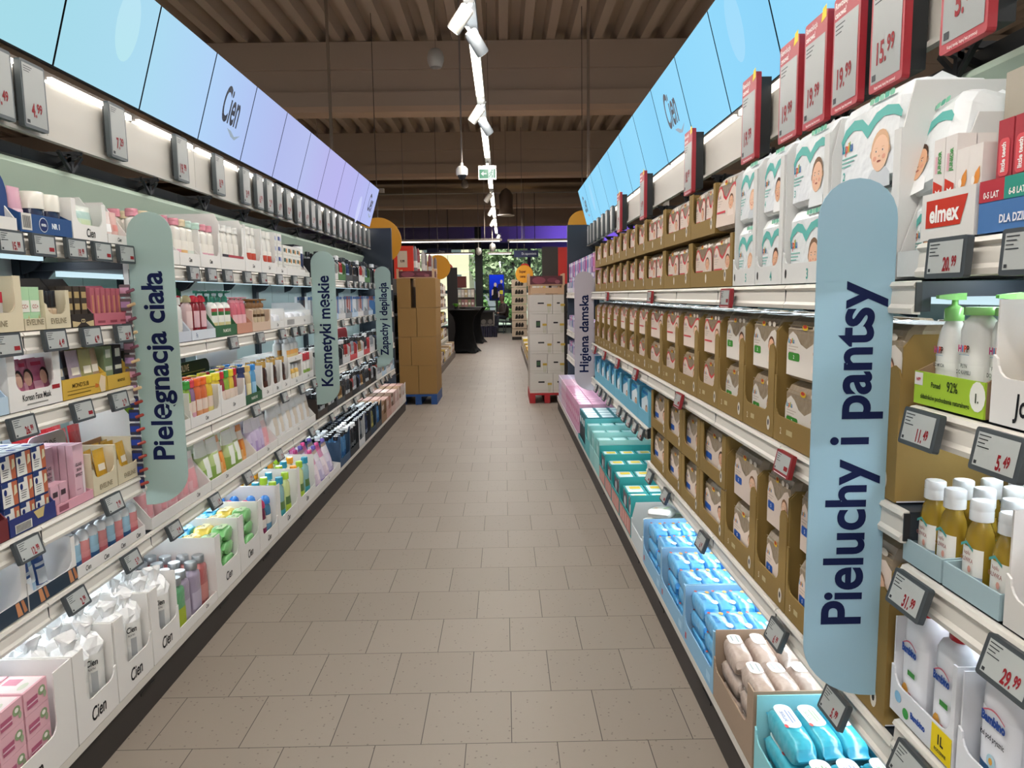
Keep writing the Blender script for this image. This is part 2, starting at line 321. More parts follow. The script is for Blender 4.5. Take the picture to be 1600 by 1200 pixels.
LUP = ('2f6db5', '2f9fa8', 'd8584f', 'e2a43a', '7fb04a', '2f6db5')
def lupilu(b, x, z, h, y):
    for i, c in enumerate('lupilu'):
        b.text(c, x+(.0, .30, .82, 1.20, 1.50, 1.84)[i]*h*.62, z, h, y, m(LUP[i], 'print'), .8, .03)
def diaper(desc, w, h, d, style, num='', name='diaper_pack', seed=0):
    key = (name, desc)
    if key in _P: return _P[key]
    col = {'gold': '93816a', 'white': 'eceff0', 'red': '8f7d66', 'green': '94836c', 'blue': '8f7e68', 'cyan': '2fa9d8'}[style]
    r = MB(); rd = min(.03, w*.2)
    def ring(z, k, y0, y1): return [(x*k, yy, z) for x, yy in [(p[0], y0+(p[1])*(y1-y0)) for p in [(a*w, b_) for a, b_ in [(-.44, 0), (.44, 0), (.5, .12), (.5, .88), (.44, 1), (-.44, 1), (-.5, .88), (-.5, .12)]]]]
    body = m(col, 'film')
    r.loft([ring(0, .95, .012, d-.012), ring(.012, 1, 0, d), ring(h-.035, 1, 0, d), ring(h-.012, .97, .012, d-.012), ring(h, .9, .03, d-.03)], [body, body, body, body], smooth=False)
    if style not in ('white', 'cyan'):                       # loose clear film gathered over the top
        rnd = random.Random(seed+len(desc)); fm = m('c2c5cb', 'film', .12); n = 7
        rows = [[(-w*.46+w*.92*i/n, y0, h-.004+(rnd.uniform(.001, .006) if 0 < i < n else 0)*(q in (1, 2))) for i in range(n+1)] for q, y0 in enumerate((.03, d*.3, d*.65, d-.03))]
        r.add([p for q in rows for p in q], [(a*(n+1)+i, a*(n+1)+i+1, (a+1)*(n+1)+i+1, (a+1)*(n+1)+i) for a in range(3) for i in range(n)], fm, False)
    if style in ('white',):                                  # crumpled ears of film on the top
        r.add([(-w*.45, d*.3, h-.004), (-w*.2, d*.35, h+.03), (-w*.30, d*.6, h-.004), (w*.1, d*.3, h-.003), (w*.34, d*.45, h+.022), (w*.44, d*.6, h-.004)], [(0, 1, 2), (3, 4, 5)], body)
    b = MB(); y = -.0012; W = w
    if style == 'white':
        for i in range(5): b.poly(rr(-W*.02+i*W*.075, W*.05+i*W*.075, h*.87, h*.93, .004), y, m(('7fbf9d', '63b39a', '86c5a8', '5fae96', '7abf9f')[i], 'print'))
        pts = [(-.47, .60), (-.40, .72), (-.26, .79), (-.12, .76), (-.02, .66), (.10, .76), (.26, .79), (.42, .74), (.48, .66), (.47, .60), (.36, .66), (.22, .69), (.10, .64), (-.02, .52), (-.12, .64), (-.26, .68), (-.38, .62), (-.44, .52)]
        b.poly([(a*W, c*h) for a, c in pts], y, m('63b5ad', 'print'))
        lupilu(b, -W*.43, h*.46, W*.13, y)
        for i in range(3): b.quad(-W*.43, -W*(.17+.05*i), h*(.38-.045*i), h*(.395-.045*i), y, m('7fbcb4', 'print'))
        if num: b.text(num, -W*.38, h*.14, h*.13, y, m('4fa99f', 'print'), .8, .02)
        baby(b, W*(.20 if num != '1' else .04), h*.33, W*.27, y-.0004, *[('e8bb9d', '7a5b43', 'e4e8ea'), ('e3b08e', '4b3426', 'f2f2f2'), ('ecc3a6', 'd8ad8a', 'c9ced3')][seed % 3])
    elif style == 'cyan':
        b.poly([(-W*.4, h*.1), (W*.4, h*.1), (W*.4, h*.5), (W*.1, h*.78), (-W*.4, h*.6)], y, m('e8f1f5', 'print'))
        b.quad(-W*.3, W*.3, h*.8, h*.88, y, m('1a6fae', 'print')); baby(b, W*.1, h*.36, W*.22, y-.0004)
    else:
        for zz in (.80, .86, .74): b.quad(-W*.44, W*.44, h*zz, h*(zz+.012), y+.0004, m('a39179', 'print'))
        pts = [(-.46, .06), (-.46, .56), (-.42, .70), (-.33, .77), (-.24, .71), (-.15, .58), (-.02, .52), (.10, .60), (.22, .72), (.34, .76), (.44, .68), (.47, .50), (.47, .06)]
        if style == 'red':
            b.poly([(-.47*W, h*.30)]+[(a*W*1.02, c*h+h*.055) for a, c in pts[1:-1]]+[(.48*W, h*.30)], y+.0004, m('cf3d45', 'print'))
        b.poly([(a*W, c*h) for a, c in pts], y, m('dccabd' if style != 'green' else 'dad2c9', 'print'))
        lupilu(b, -W*.42, h*.58, W*.10, y-.0004)
        for i in range(3): b.quad(-W*.42, -W*(.20+.05*i), h*(.52-.045*i), h*(.533-.045*i), y-.0004, m('b9a99c', 'print'))
        b.poly(rr(-W*.12, W*.0, h*.80, h*.89, .008), y-.0004, m('d9b22c', 'print')); b.ell(-W*.06, h*.86, W*.045, h*.03, y-.0008, m('a8352c', 'print'), 8)
        for i in range(2): b.ell(W*(.16+.16*i), h*.85, W*.055, h*.045, y-.0004, m('d8cdbf', 'print'), 10)
        if style == 'blue': b.poly(rr(-W*.42, -W*.16, h*.30, h*.43, .006), y-.0006, m('2556a8', 'print')); b.text(num, -W*.29, h*.335, h*.08, y-.001, m('ffffff', 'print'), .8, .02, fit=W*.2)
        if style == 'green': b.poly(rr(-W*.42, -W*.16, h*.30, h*.43, .006), y-.0006, m('3f8a35', 'print')); b.text(num, -W*.29, h*.335, h*.08, y-.001, m('ffffff', 'print'), .8, .02, fit=W*.2)
        if style == 'red' : b.quad(-W*.44, -W*.02, h*.30, h*.34, y-.0006, m('c8424a', 'print'))
        baby(b, W*.24, h*.47, W*.22, y-.0004, *[('e3b08e', '6b4630', 'e6d5ca'), ('dba888', '4a3226', 'eadfd6'), ('e8bd9f', '8a6346', 'dcc9bb')][seed % 3])
    _P[key] = Proto(name, 'pack', desc, r, [('front_print', b)]); return _P[key]

def carton(desc, w, h, d, col, print_=None, name='carton', cat='box', top=None, side=None):
    """printed box, origin at the middle of its front foot"""
    key = (name, desc)
    if key in _P: return _P[key]
    r = MB(); r.box(-w/2, w/2, 0, d, 0, h, m(col, 'card'))
    r.quad(-w/2+.001, w/2-.001, h*.0, h*.004, -.0004, m(col, 'card'))
    b = MB()
    if print_: print_(b, w, h)
    if top:
        b.T = Matrix.Translation((0, d/2, h+.0008)) @ FLIP; top(b, w, d); b.T = Matrix()
    _P[key] = Proto(name, cat, desc, r, [('front_print', b)] if (print_ or top) else []); return _P[key]

def sachet(desc, w, h, col, print_=None, name='sachet', cat='sachet', top=None):
    key = (name, desc)
    if key in _P: return _P[key]
    r = MB(); t = .006
    r.loft([[(x, y, z) for x, y in sect(w, tt, 10, 2.6)] for tt, z in ((.0012, 0), (.0016, h*.05), (t, h*.2), (t, h*.72), (.0016, h*.88), (.0012, h))], [m(top or col, 'film') if k == 4 else m(col, 'film') for k in range(5)])
    b = MB()
    if print_: print_(b, w, h)
    else: b.quad(-w*.3, w*.3, h*.45, h*.62, -t/2-.001, m('f3ead8', 'print'))
    _P[key] = Proto(name, cat, desc, r, [('front_print', b)]); return _P[key]

def cotton(desc, seed, h=.285, w=.095):
    """tall bag of cotton pads with a knotted, crumpled top"""
    key = ('cotton_pad_bag', desc, seed)
    if key in _P: return _P[key]
    rnd = random.Random(seed); r = MB(); f = m('e9e8e4', 'film'); g = m('f6f6f6', 'film', .18)
    secs = [[(x, y, z) for x, y in sect(w*a, w*a, 14)] for a, z in ((.9, 0), (1, .01), (1, h*.72))]
    r.loft(secs, f)
    tops = []
    for k, (a, z) in enumerate(((1, h*.72), (1.02, h*.80), (.82, h*.88), (.34, h*.92), (.5, h), (.62, h*1.05))):
        tops.append([(x*(1+rnd.uniform(-.16, .16)*(k > 0)), y*(1+rnd.uniform(-.16, .16)*(k > 0)), z+rnd.uniform(-.012, .012)*(k > 1)) for x, y in sect(w*a, w*a, 14)])
    r.loft(tops, g, smooth=False)
    b = MB(); y = lambda t: 0
    for z0, z1, c in ((.30, .52, 'a9abac'), (.10, .24, 'b4b6b6')):
        b.loft([[(x, yy, h*z) for x, yy in sect(w*1.012, w*1.012, 6, 2, 0, 0, 225, 300)] for z in (z0, z1)], m(c, 'print'), caps=False, closed=False)
    b.loft([[(x, yy, h*z) for x, yy in sect(w*1.014, w*1.014, 3, 2, 0, 0, 302, 335)] for z in (.08, .34, .60)], m('d9819b', 'print'), caps=False, closed=False)
    b.loft([[(x, yy, h*z) for x, yy in sect(w*1.014, w*1.014, 3, 2, 0, 0, 305, 335)] for z in (.12, .2)], m('6f9a4e', 'print'), caps=False, closed=False)
    b.text('Cien', -.006, h*.60, .028, -w*.506-.001, m('15161a', 'print'), .72, .02, .12)
    b.text('PŁATKI', -.008, h*.55, .010, -w*.506-.001, m('3a3a3a', 'print'), .8, .01)
    _P[key] = Proto('cotton_pad_bag', 'bag', desc, r, [('print', b)]); return _P[key]

# ------------------------------------------------------------------ trays, tags, signs
def tray(side, s0, s1, z, d, label, style='low', col='e6e3df', hs=.2, hf=.05, text='Cien', tcol='15161a', th=.03, txf=.5, back=None, group=None, inner=None, deco=None, post=.03, d0=0, side_col=None, tx=.72, shear=.12, tz=None, name='display_tray'):
    """shelf-ready cardboard tray between s0 and s1 along the aisle; the front panel is a part of its own"""
    w = abs(s1-s0)-.006; s = (s0+s1)/2; t = .004; mc = m(col, 'card'); mi = m(inner or col, 'card'); ms = m(side_col or col, 'card'); b = MB()
    hb = back if back is not None else hs
    b.box(-w/2, w/2, .0, d, 0, .003, mi); b.box(-w/2, w/2, d-t, d, .003, hb, mi)
    for sx in (-1, 1):
        x0 = sx*w/2; x1 = sx*(w/2-t)
        pts = [(0, .003), (d-t, .003), (d-t, hb), (d*.3 if style == 'low' else .02, hb), (.0, hf if style == 'low' else hs)]
        n = len(pts); vs = [(x0, p[0], p[1]) for p in pts]+[(x1, p[0], p[1]) for p in pts]
        b.add(vs, [tuple(range(n)), tuple(range(2*n-1, n-1, -1))]+[(i, (i+1) % n, (i+1) % n+n, i+n) for i in range(n)], ms)
    f = MB(); p = post; x0, x1 = -w/2, w/2; r_ = min(.03, (hs-hf)*.4)
    def arc(cx, cz, a0, a1, r=r_): return [(cx+r*math.cos(R(a0+(a1-a0)*i/4)), cz+r*math.sin(R(a0+(a1-a0)*i/4))) for i in range(5)]
    if style == 'low': pts = [(x0, 0), (x1, 0), (x1, hf), (x0, hf)]
    elif style == 'U': pts = [(x0, 0), (x1, 0), (x1, hs), (x1-p, hs)]+arc(x1-p-r_, hf+r_, 360, 270)+arc(x0+p+r_, hf+r_, 270, 180)+[(x0+p, hs), (x0, hs)]
    elif style == 'J': pts = [(x0, 0), (x1, 0), (x1, hf+r_*1.2)]+arc(x1-.010-r_, hf+r_, 360, 270)+arc(x0+p+r_, hf+r_, 270, 180)+[(x0+p, hs), (x0, hs)]
    elif style == 'K': pts = [(x0, 0), (x1, 0), (x1, hs), (x1-p, hs)]+arc(x1-p-r_, hf+r_, 360, 270)+arc(x0+.010+r_, hf+r_, 270, 180)+[(x0, hf+r_*1.2)]
    elif style == 'arch': pts = [(x0, 0), (x1, 0), (x1, hs*.80)]+arc(x1-p/2, hs*.80, 0, 180, p/2)[1:]+arc(x1-p-r_, hf+r_, 360, 270)+arc(x0+.012+r_, hf+r_, 270, 180)+[(x0+.012, hs*.6), (x0, hs*.6)]
    f.prism(pts, -t, 0, mc)
    if text: f.text(text, x0+w*txf, tz if tz is not None else max(.006, (hf-th*.72)/2), th, -t-.0008, m(tcol, 'print'), tx, .018, shear, fit=w*.9)
    if deco: deco(f, w, -t-.0008)
    T = Proto(name, 'tray', label, b, [('front_panel', f)])
    T.put(world_at(side, s, d0, z), (0, 0, face(side)), label, group)

_ESL = {}
def esl(side, s, z, text, label, group, red=False, w=.112, h=.066, tilt=-12, d=-.030, blank=False):
    """electronic shelf label clipped to a price rail"""
    key = (text, red, w, h, blank)
    if key not in _ESL:
        b = MB(); fr = m('8c2027' if red else '3c4246', '', .45)
        b.prism(rr(-w/2, w/2, 0, h, .005, 2), -.012, 0, fr); b.box(-w*.42, w*.42, 0, .004, h*.2, h*.8, m('22262a'))
        if red: b.quad(-w*.4, w*.4, h*.03, h*.06, -.0126, m('f3e9e6', 'print'))
        s_ = MB(); y = -.0128; x0, x1, z0, z1 = -w*.42, w*.42, h*(.16 if red else .12), h*.90
        s_.quad(x0, x1, z0, z1, y, m('adb1af', 'screen')); yy = y-.0006; ink = m('33363a', 'print'); rc = m('8e1f26', 'print')
        for i in range(4): s_.quad(x0+w*.03, x0+w*(.28-.05*(i % 3)), z1-h*(.08+.09*i), z1-h*(.055+.09*i), yy, ink)
        s_.quad(x0+w*.03, x0+w*.09, z0+h*.04, z0+h*.12, yy, ink)
        if text:
            a, c = text.split('.')
            s_.text(a+'.', x1-w*.25, z0+h*.06, h*.46, yy, rc, .58, .035, align='R'); s_.text(c, x1-w*.23, z0+h*.16, h*.35, yy, rc, .56, .035, align='L')
        elif not blank:
            s_.quad(x1-w*.26, x1-w*.04, z0+h*.12, z0+h*.30, yy, rc)
        _ESL[key] = (b.mesh('price_tag'), s_.mesh('screen'))
    d = min(d, -.024-h*abs(math.sin(R(tilt))))
    o = ob('price_tag', _ESL[key][0], None, world_at(side, s, d, z), (R(tilt), 0, face(side)), label, 'price tag', group)
    ob('screen', _ESL[key][1], o)

def header_tag(side, s, x, z, w, h, text, label, group, red=False):
    """tall electronic price card hung on the white header"""
    key = ('H', text, red, w, h)
    if key not in _ESL:
        b = MB(); b.prism(rr(-w/2, w/2, 0, h, .008, 2), -.016, .004, m('a82b35' if red else '50575a', '', .45))
        b.box(-w/2+.006, w/2-.006, .004, .045 if red else .013, .02, h-.02, m('1d2022'))
        if red:
            b.text('Rewolucja', -w*.44, h-.030, .026, -.0168, m('f2e4e2', 'print'), .8, .02, align='L', fit=w*.62); b.text('cenowa!', -w*.44, h-.056, .026, -.0168, m('f2e4e2', 'print'), .8, .02, align='L', fit=w*.62)
            b.poly([(w*.24, h-.03), (w*.46, h-.022), (w*.46, h+.014), (w*.30, h+.008)], -.017, m('e8cf3a', 'print'))
            b.text('Kupuj taniej, kupuj bez promocji', 0, .006, .010, -.0168, m('f2e4e2', 'print'), .8, .01, fit=w*.9)
        s_ = MB(); x0, x1, z0, z1 = -w*.44, w*.44, h*(.065 if red else .05), h*(.80 if red else .95)
        s_.quad(x0, x1, z0, z1, -.0170, m('8f9290' if red else '9da09d', 'screen')); ink = m('3a3d40', 'print')
        for i in range(3): s_.quad(x0+w*.05, x0+w*(.40-.06*i), z1-h*(.05+.035*i), z1-h*(.04+.035*i), -.0176, ink)
        s_.quad(x0+w*.04, x0+w*.16, z0+h*.02, z0+h*.07, -.0176, ink)
        if text:
            a, c = text.split('.'); hh = min(h*.30, w*.46)
            s_.text(a+'.', w*.02, z0+h*.14, hh, -.0178, m('8e1f26', 'print'), .62, .03, align='R', fit=w*.46); s_.text(c, w*.04, z0+h*.14+hh*.25, hh*.72, -.0178, m('8e1f26', 'print'), .66, .03, align='L', fit=w*.36)
        _ESL[key] = (b.mesh('price_card'), s_.mesh('screen'))
    o = ob('price_card', _ESL[key][0], None, (x, s, z), (0, 0, face(side)), label, 'price card', group)
    ob('screen', _ESL[key][1], o)

def blade_sign(side, y, x0, x1, z0, z1, text, label, th, col='9fb6b0', tl=None):
    """flag sign standing out from the shelf across the aisle; its lower corner towards the aisle is cut round"""
    w = x1-x0; b = MB(); r = w/2; pts = []
    wall_left = side == 'L'
    cx = (x0+x1)/2
    for i in range(13): a = R(180*i/12); pts.append((cx+r*math.cos(a), z1-r+r*math.sin(a)))
    if wall_left: pts += [(x0, z0)]+[(x1-w*.92+w*.92*math.sin(R(9*i)), z0+w*.75-w*.75*math.cos(R(9*i))) for i in range(0, 11)]
    else: pts += [(x0+w*.92-w*.92*math.cos(R(9*i)), z0+w*.75-w*.75*math.sin(R(9*i))) for i in range(0, 11)]+[(x1, z0)]
    b.prism(pts, y, y+.004, m(col, '', .42))
    bk = MB(); bx = x0 if wall_left else x1
    bk.box(bx-.012, bx+.012, y+.001, y+.010, z1-.25, z1-.21, m('d8dadb', 'clear')); bk.box(bx-.010, bx+.010, y+.001, y+.010, z0+.09, z0+.12, m('d8dadb', 'clear'))
    lt = MB()
    lt.text(text, cx+th*.32, (z0+z1)/2-.02, th, y-.0012, m('0b1740', 'print', .7), 1.0, .024, rot=90, fit=tl, res=6)
    T = Proto('category_sign', 'sign', label, b, [('clip', bk), ('lettering', lt)])
    T.put((0, 0, 0), (0, 0, 0), label)
# ------------------------------------------------------------------ the hall
def floor_mat():
    mt = bpy.data.materials.new('floor_tiles'); mt.use_nodes = True; nt = mt.node_tree; N = nt.nodes; L = nt.links; b = N['Principled BSDF']
    tc = N.new('ShaderNodeTexCoord'); mp = N.new('ShaderNodeMapping'); L.new(tc.outputs['Object'], mp.inputs[0]); mp.inputs['Location'].default_value = (.885+29.65+.14825, -2.2433+31.17, 0)
    br = N.new('ShaderNodeTexBrick'); L.new(mp.outputs[0], br.inputs['Vector'])
    for k, v in (('Scale', 1), ('Mortar Size', .0015), ('Mortar Smooth', .1), ('Brick Width', .2965), ('Row Height', .3117), ('Bias', 0)): br.inputs[k].default_value = v
    br.inputs['Color1'].default_value = (*srgb('91867b'), 1); br.inputs['Color2'].default_value = (*srgb('8b8075'), 1); br.inputs['Mortar'].default_value = (*srgb('453e38'), 1)
    vo = N.new('ShaderNodeTexVoronoi'); vo.inputs['Scale'].default_value = 46; L.new(tc.outputs['Object'], vo.inputs['Vector'])
    lt = N.new('ShaderNodeMath'); lt.operation = 'LESS_THAN'; lt.inputs[1].default_value = .16; L.new(vo.outputs['Distance'], lt.inputs[0])
    se = N.new('ShaderNodeSeparateColor'); L.new(vo.outputs['Color'], se.inputs[0])
    gt = N.new('ShaderNodeMath'); gt.operation = 'GREATER_THAN'; gt.inputs[1].default_value = .45; L.new(se.outputs[0], gt.inputs[0])
    mu = N.new('ShaderNodeMath'); mu.operation = 'MULTIPLY'; L.new(lt.outputs[0], mu.inputs[0]); L.new(gt.outputs[0], mu.inputs[1])
    m2 = N.new('ShaderNodeMath'); m2.operation = 'MULTIPLY'; m2.inputs[1].default_value = .5; L.new(mu.outputs[0], m2.inputs[0])
    mx = N.new('ShaderNodeMix'); mx.data_type = 'RGBA'; L.new(m2.outputs[0], mx.inputs['Factor']); L.new(br.outputs['Color'], mx.inputs['A']); mx.inputs['B'].default_value = (*srgb('4a4139'), 1)
    L.new(mx.outputs['Result'], b.inputs['Base Color']); b.inputs['Roughness'].default_value = .46; b.inputs['Specular IOR Level'].default_value = .22
    return mt
b = MB(); b.box(-14, 12, -4, 34, -.1, 0, floor_mat()); struct('floor', b)
CE = m('c2b09e', '', .55)
# trapezoid steel deck running along the aisle
b = MB(); x = -14; pts = []
while x < 12: pts += [(x, 5.16), (x+.09, 5.16), (x+.13, 5.0), (x+.25, 5.0), (x+.29, 5.16)]; x += .33
for y0, y1 in ((-4, 34),):
    n = len(pts); b.add([(p[0], y0, p[1]) for p in pts]+[(p[0], y1, p[1]) for p in pts], [(i, i+1, i+1+n, i+n) for i in range(n-1)], CE)
b.box(-14, 12, -4, 34, 5.2, 5.3, CE); struct('ceiling', b)
for k, y in enumerate((-.8, 5.0, 10.8, 16.6, 22.4, 28.2)):
    b = MB(); B1, B2 = m('bfac9a', '', .6), m('d3b69c', '', .6)
    b.box(-14, 12, y, y+.34, 4.62, 4.99, B1); b.box(-14, 12, y+.05, y+.29, 4.32, 4.62, B1); b.box(-14, 12, y, y+.34, 4.12, 4.32, B1); b.box(-14, 12, y-.004, y+.34, 4.04, 4.12, B2)
    struct('ceiling_beam.%03d' % k if k else 'ceiling_beam', b)
for nm, x0, x1 in (('wall_left', -14.2, -14), ('wall_right', 12, 12.2)):
    b = MB(); b.box(x0, x1, -4, 34, 0, 5.3, m('8d8378', '', .8)); struct(nm, b)
# glazed end wall
b = MB(); DK = m('17181c', '', .4)
b.box(-14, 12, 33, 33.2, 3.55, 5.0, m('0f1126', '', .5)); b.box(-14, -9, 33, 33.2, 0, 3.6, DK); b.box(6, 12, 33, 33.2, 0, 3.6, DK); struct('wall_back', b)
b = MB(); b.box(-14, 12, 32.2, 32.9, 3.72, 5.0, m('8d84a0', '', .6)); struct('trim_1', b)
ws = [-9, -4.9, -2.95, -.98, 1.15, 3.2, 6]
for k, (x0, x1) in enumerate(zip(ws, ws[1:])):
    b = MB(); b.box(x0, x0+.07, 33.0, 33.12, 0, 3.55, DK); b.box(x1-.07, x1, 33.0, 33.12, 0, 3.55, DK); b.box(x0+.07, x1-.07, 33.0, 33.12, 3.47, 3.55, DK); b.box(x0+.07, x1-.07, 33, 33.12, 0, .1, DK)
    b.box(x0+.07, x1-.07, 33.05, 33.07, .1, 3.47, m('e8f4f2', 'clear', .01, .96)); struct('window_%d' % (k+1), b)
b = MB(); b.box(-1.12, -.86, 29.6, 29.86, 0, 5.0, DK); struct('pillar', b)
b = MB(); b.lathe([(.5, 0), (.5, 20)], m('7a6a58', 'metal', .3), 16, caps=False)
b.T = Matrix(); o = ob('ventilation_duct', b.mesh('duct'), None, (-10, 20, 4.38), (0, R(90), 0), 'brown metal ventilation duct crossing under the roof deck behind the second beam', 'duct')

# ------------------------------------------------------------------ gondola shelving
NAVY, RAIL, PANEL, KICK, LED = m('262d36', '', .5), m('d9d4cb', '', .42), m('bfd3d0', '', .5), m('322d2b', '', .55), m('cdebf5', 'em', None, 1.1)
def price_rail(s0, s1):
    b = MB(); pts = [(0, .0), (-.012, -.002), (-.016, -.010), (-.010, -.016), (-.012, -.046), (-.018, -.054), (-.016, -.064), (0, -.066)]
    n = len(pts); w = s1-s0-.004
    vs = [(-w/2, p[0], p[1]) for p in pts]+[(w/2, p[0], p[1]) for p in pts]
    b.add(vs, [tuple(range(n-1, -1, -1)), tuple(range(n, 2*n))]+[(i, (i+1) % n, (i+1) % n+n, i+n) for i in range(n)], RAIL)
    b.box(w/2, w/2+.004, -.012, 0, -.06, -.004, m('1a1b1d'))
    return b
_rail = {}
def bay(side, s0, s1, levels, label, group):
    lo, hi = side.lower(), side.upper(); w = s1-s0; sm = (s0+s1)/2
    dk = .12 if hi == 'L' else .125; D = .55 if hi == 'L' else .53
    T = ob('gondola_bay', None, None, world_at(lo, sm, 0, 0), (0, 0, face(side)), label, 'shelving', group)
    du = abs(XF[hi]-XF[lo])
    b = MB(); b.box(-w/2, w/2, .004, .03, 0, .122, KICK)
    for sx in (-.25, .2): b.box(w*sx, w*sx+.10, .001, .004, .085, .095, m('191716'))
    ob('kick_plate', b.mesh('kick_plate'), T)
    b = MB(); b.box(-w/2, w/2, .0, D, .122, .142, m('cfcbc5', '', .45)); b.box(-w/2, w/2, -.004, 0, .118, .146, RAIL); ob('base_deck', b.mesh('base_deck'), T)
    b = MB(); b.box(-w/2+.002, w/2-.002, D+.001, D+.02, .143, 1.94, PANEL)
    for q in range(1, 3): b.box(-w/2+w*q/3-.001, -w/2+w*q/3+.001, D-.0005, D+.002, .143, 1.93, m('93aaa6'))
    ob('back_panel', b.mesh('back_panel'), T)
    b = MB(); b.loft([[(x, D+.0, 1.78), (x, D-.085, 1.945), (x, D-.075, 1.965), (x, D+.01, 1.965)] for x in (-w/2, w/2)], m('c3d6c4', '', .5), False); ob('canopy_lip', b.mesh('canopy_lip'), T)
    for sx in (-1, 1):
        b = MB(); b.box(sx*(w/2-.014)-.012, sx*(w/2-.014)+.012, D-.03, D-.0006, .143, 1.93, NAVY); ob('upright', b.mesh('upright'), T)
    for z in levels:
        S = MB(); S.box(-w/2+.003, w/2-.003, du+.002, D-.032, z-.030, z, NAVY); S.box(-w/2+.003, w/2-.003, du+.002, du+.02, z-.058, z-.030, NAVY)
        s_ = ob('shelf', S.mesh('shelf'), T)
        for q in range(2):
            k = (round(w/2, 3),)
            if k not in _rail: _rail[k] = price_rail(0, w/2).mesh('price_rail')
            ob('price_rail', _rail[k], s_, (-w/4+q*w/2, du, z+.002))
        for sx in (-1, 0, 1):
            B = MB(); x = sx*(w/2-.02); t = .004
            B.add([(x+a, y, zz) for a in (-t, t) for y, zz in ((D-.13, z-.031), (D-.034, z-.031), (D-.034, z-.10), (D-.08, z-.085))], [(0, 1, 2, 3), (7, 6, 5, 4), (0, 3, 7, 4), (3, 2, 6, 7), (1, 5, 6, 2), (0, 4, 5, 1)], NAVY); ob('bracket', B.mesh('bracket'), s_)
        B = MB(); B.box(-w/2+.05, w/2-.05, du+.28, du+.30, z-.052, z-.031, LED); ob('light_strip', B.mesh('light_strip'), s_)
    return T
LB = [(.19, 1.5), (1.5, 2.81), (2.81, 4.12), (4.12, 5.43), (5.43, 6.74), (6.74, 8.05), (8.05, 9.36)]
for k, (a, c) in enumerate(LB):
    bay('L', a, c, (.54, .78, 1.13, 1.36, 1.65) if k < 2 else (.54, .87, 1.26, 1.595), '%s shelving bay from camera along the left side of aisle' % ORD[k], 'left gondola')
RB = [(.10, 1.41), (1.41, 2.72), (2.72, 4.03), (4.03, 5.34), (5.34, 6.65), (6.65, 7.96), (7.96, 9.27)]
for k, (a, c) in enumerate(RB):
    bay('R', a, c, ((.575, .905, 1.225, 1.535), (.52, 1.01, 1.465), (.52, 1.01, 1.465), (.70, 1.01, 1.465), (.70, 1.01, 1.465), (.70, 1.01, 1.465), (.70, 1.01, 1.465))[k], '%s shelving bay from camera along the right side of aisle' % ORD[k], 'right gondola')
for nm, x0, x1, y0, lab in (('L', -1.84, -1.395, 9.362, 'left'), ('R', .80, 1.24, 9.272, 'right')):
    b = MB(); b.box(x0, x1, y0, y0+.05, 0, 2.30, m('232c38', '', .45)); ob('end_panel', b.mesh('end_panel'), None, (0, 0, 0), (0, 0, 0), 'dark navy end panel closing the %s gondola beside the pallet stack' % lab, 'panel')

# ------------------------------------------------------------------ screens and white headers over the shelves
LC = ['a6dde6', 'a6dde6', 'a6dde7', 'a7dcec', 'addcf3', 'b2d4f9', 'b2c6f4', 'b4beef', 'b8c1f0', 'bab9ee', 'bbb8f0', 'b9b9f1', 'b8bdf3', 'b6c2f6', 'b4c6f8', 'b4c8f8']
def screen(side, k, s0, s1, xb, zb, xt, zt, c0, c1, st, logo, oval, label):
    """tilted display; local x along the aisle, local z up its face"""
    w = s1-s0-.012; h = math.hypot(xt-xb, zt-zb); tilt = math.atan2(abs(xt-xb), zt-zb)
    b = MB(); b.box(-w/2-.004, w/2+.004, .006, .05, -.004, h+.004, m('14171a', '', .4))
    d = MB(); d.quad(-w/2, w/2, 0, h, .0, m_grad(c0, c1, st, 'X')); d.box(-w/2, w/2, .001, .006, 0, h, m('0b0c0d'))
    if oval: d.ell(oval[0], oval[1], .09, .15, -.001, m_grad(*oval[2], st*1.02, 'Z'), 24)
    if logo:
        ink = m('0c1c38', '', .5); f_ = w*.60
        d.text('Cien', w*.03, h*.36, h*.60, -.002, ink, .50, .020, .06, fit=w*.62, res=6)
        d.poly([(w*.02, h*.30), (w*.12, h*.29), (w*.22, h*.24), (w*.36, h*.29), (w*.24, h*.20), (w*.14, h*.22)], -.002, m('a9bfd2', 'em', None, .75))
    o = ob('display_screen', b.mesh('housing'), None, ((xb), (s0+s1)/2, zb), (R(0), 0, face(side)), label, 'screen', 'screens over the %s shelves' % ('left' if side == 'L' else 'right'))
    o.rotation_euler = (tilt, 0, face(side)); ob('display', d.mesh('display'), o)
STL, STR = 1.07, 1.07
for k in range(13):
    s1 = 9.44-.655*k; s0 = s1-.655; i = 12-k
    c0, c1 = LC[min(i, 15)], LC[min(i+1, 15)]
    logo = k in (0, 7); ov = {9: (.10, .30, ('b6e6ec', 'b9e3f4')), 1: (.1, .12, ('cdd2fa', 'c6cdf8'))}.get(k)
    screen('L', k, s0, s1, -1.67, 2.325, -1.535, 2.775, c0, c1, STL, logo, ov, '%s display screen from the far end above the left shelves%s' % (ORD[k], ', with dark lettering' if logo else ''))
for k in range(13):
    s1 = 9.43-.655*k; s0 = s1-.655
    logo = k in (0, 7); ov = {9: (-.05, .30, ('a4dcfb', '9fdcfb')), 1: (.05, .25, ('a6defc', 'a0dcfc'))}.get(k)
    screen('R', k, s0, s1, 1.07, 2.275, .95, 2.725, '92dafd', '97dcfe' if k % 3 else '8fd6fb', STR, logo, ov, '%s display screen from the far end above the right shelves%s' % (ORD[k], ', with dark lettering' if logo else ''))
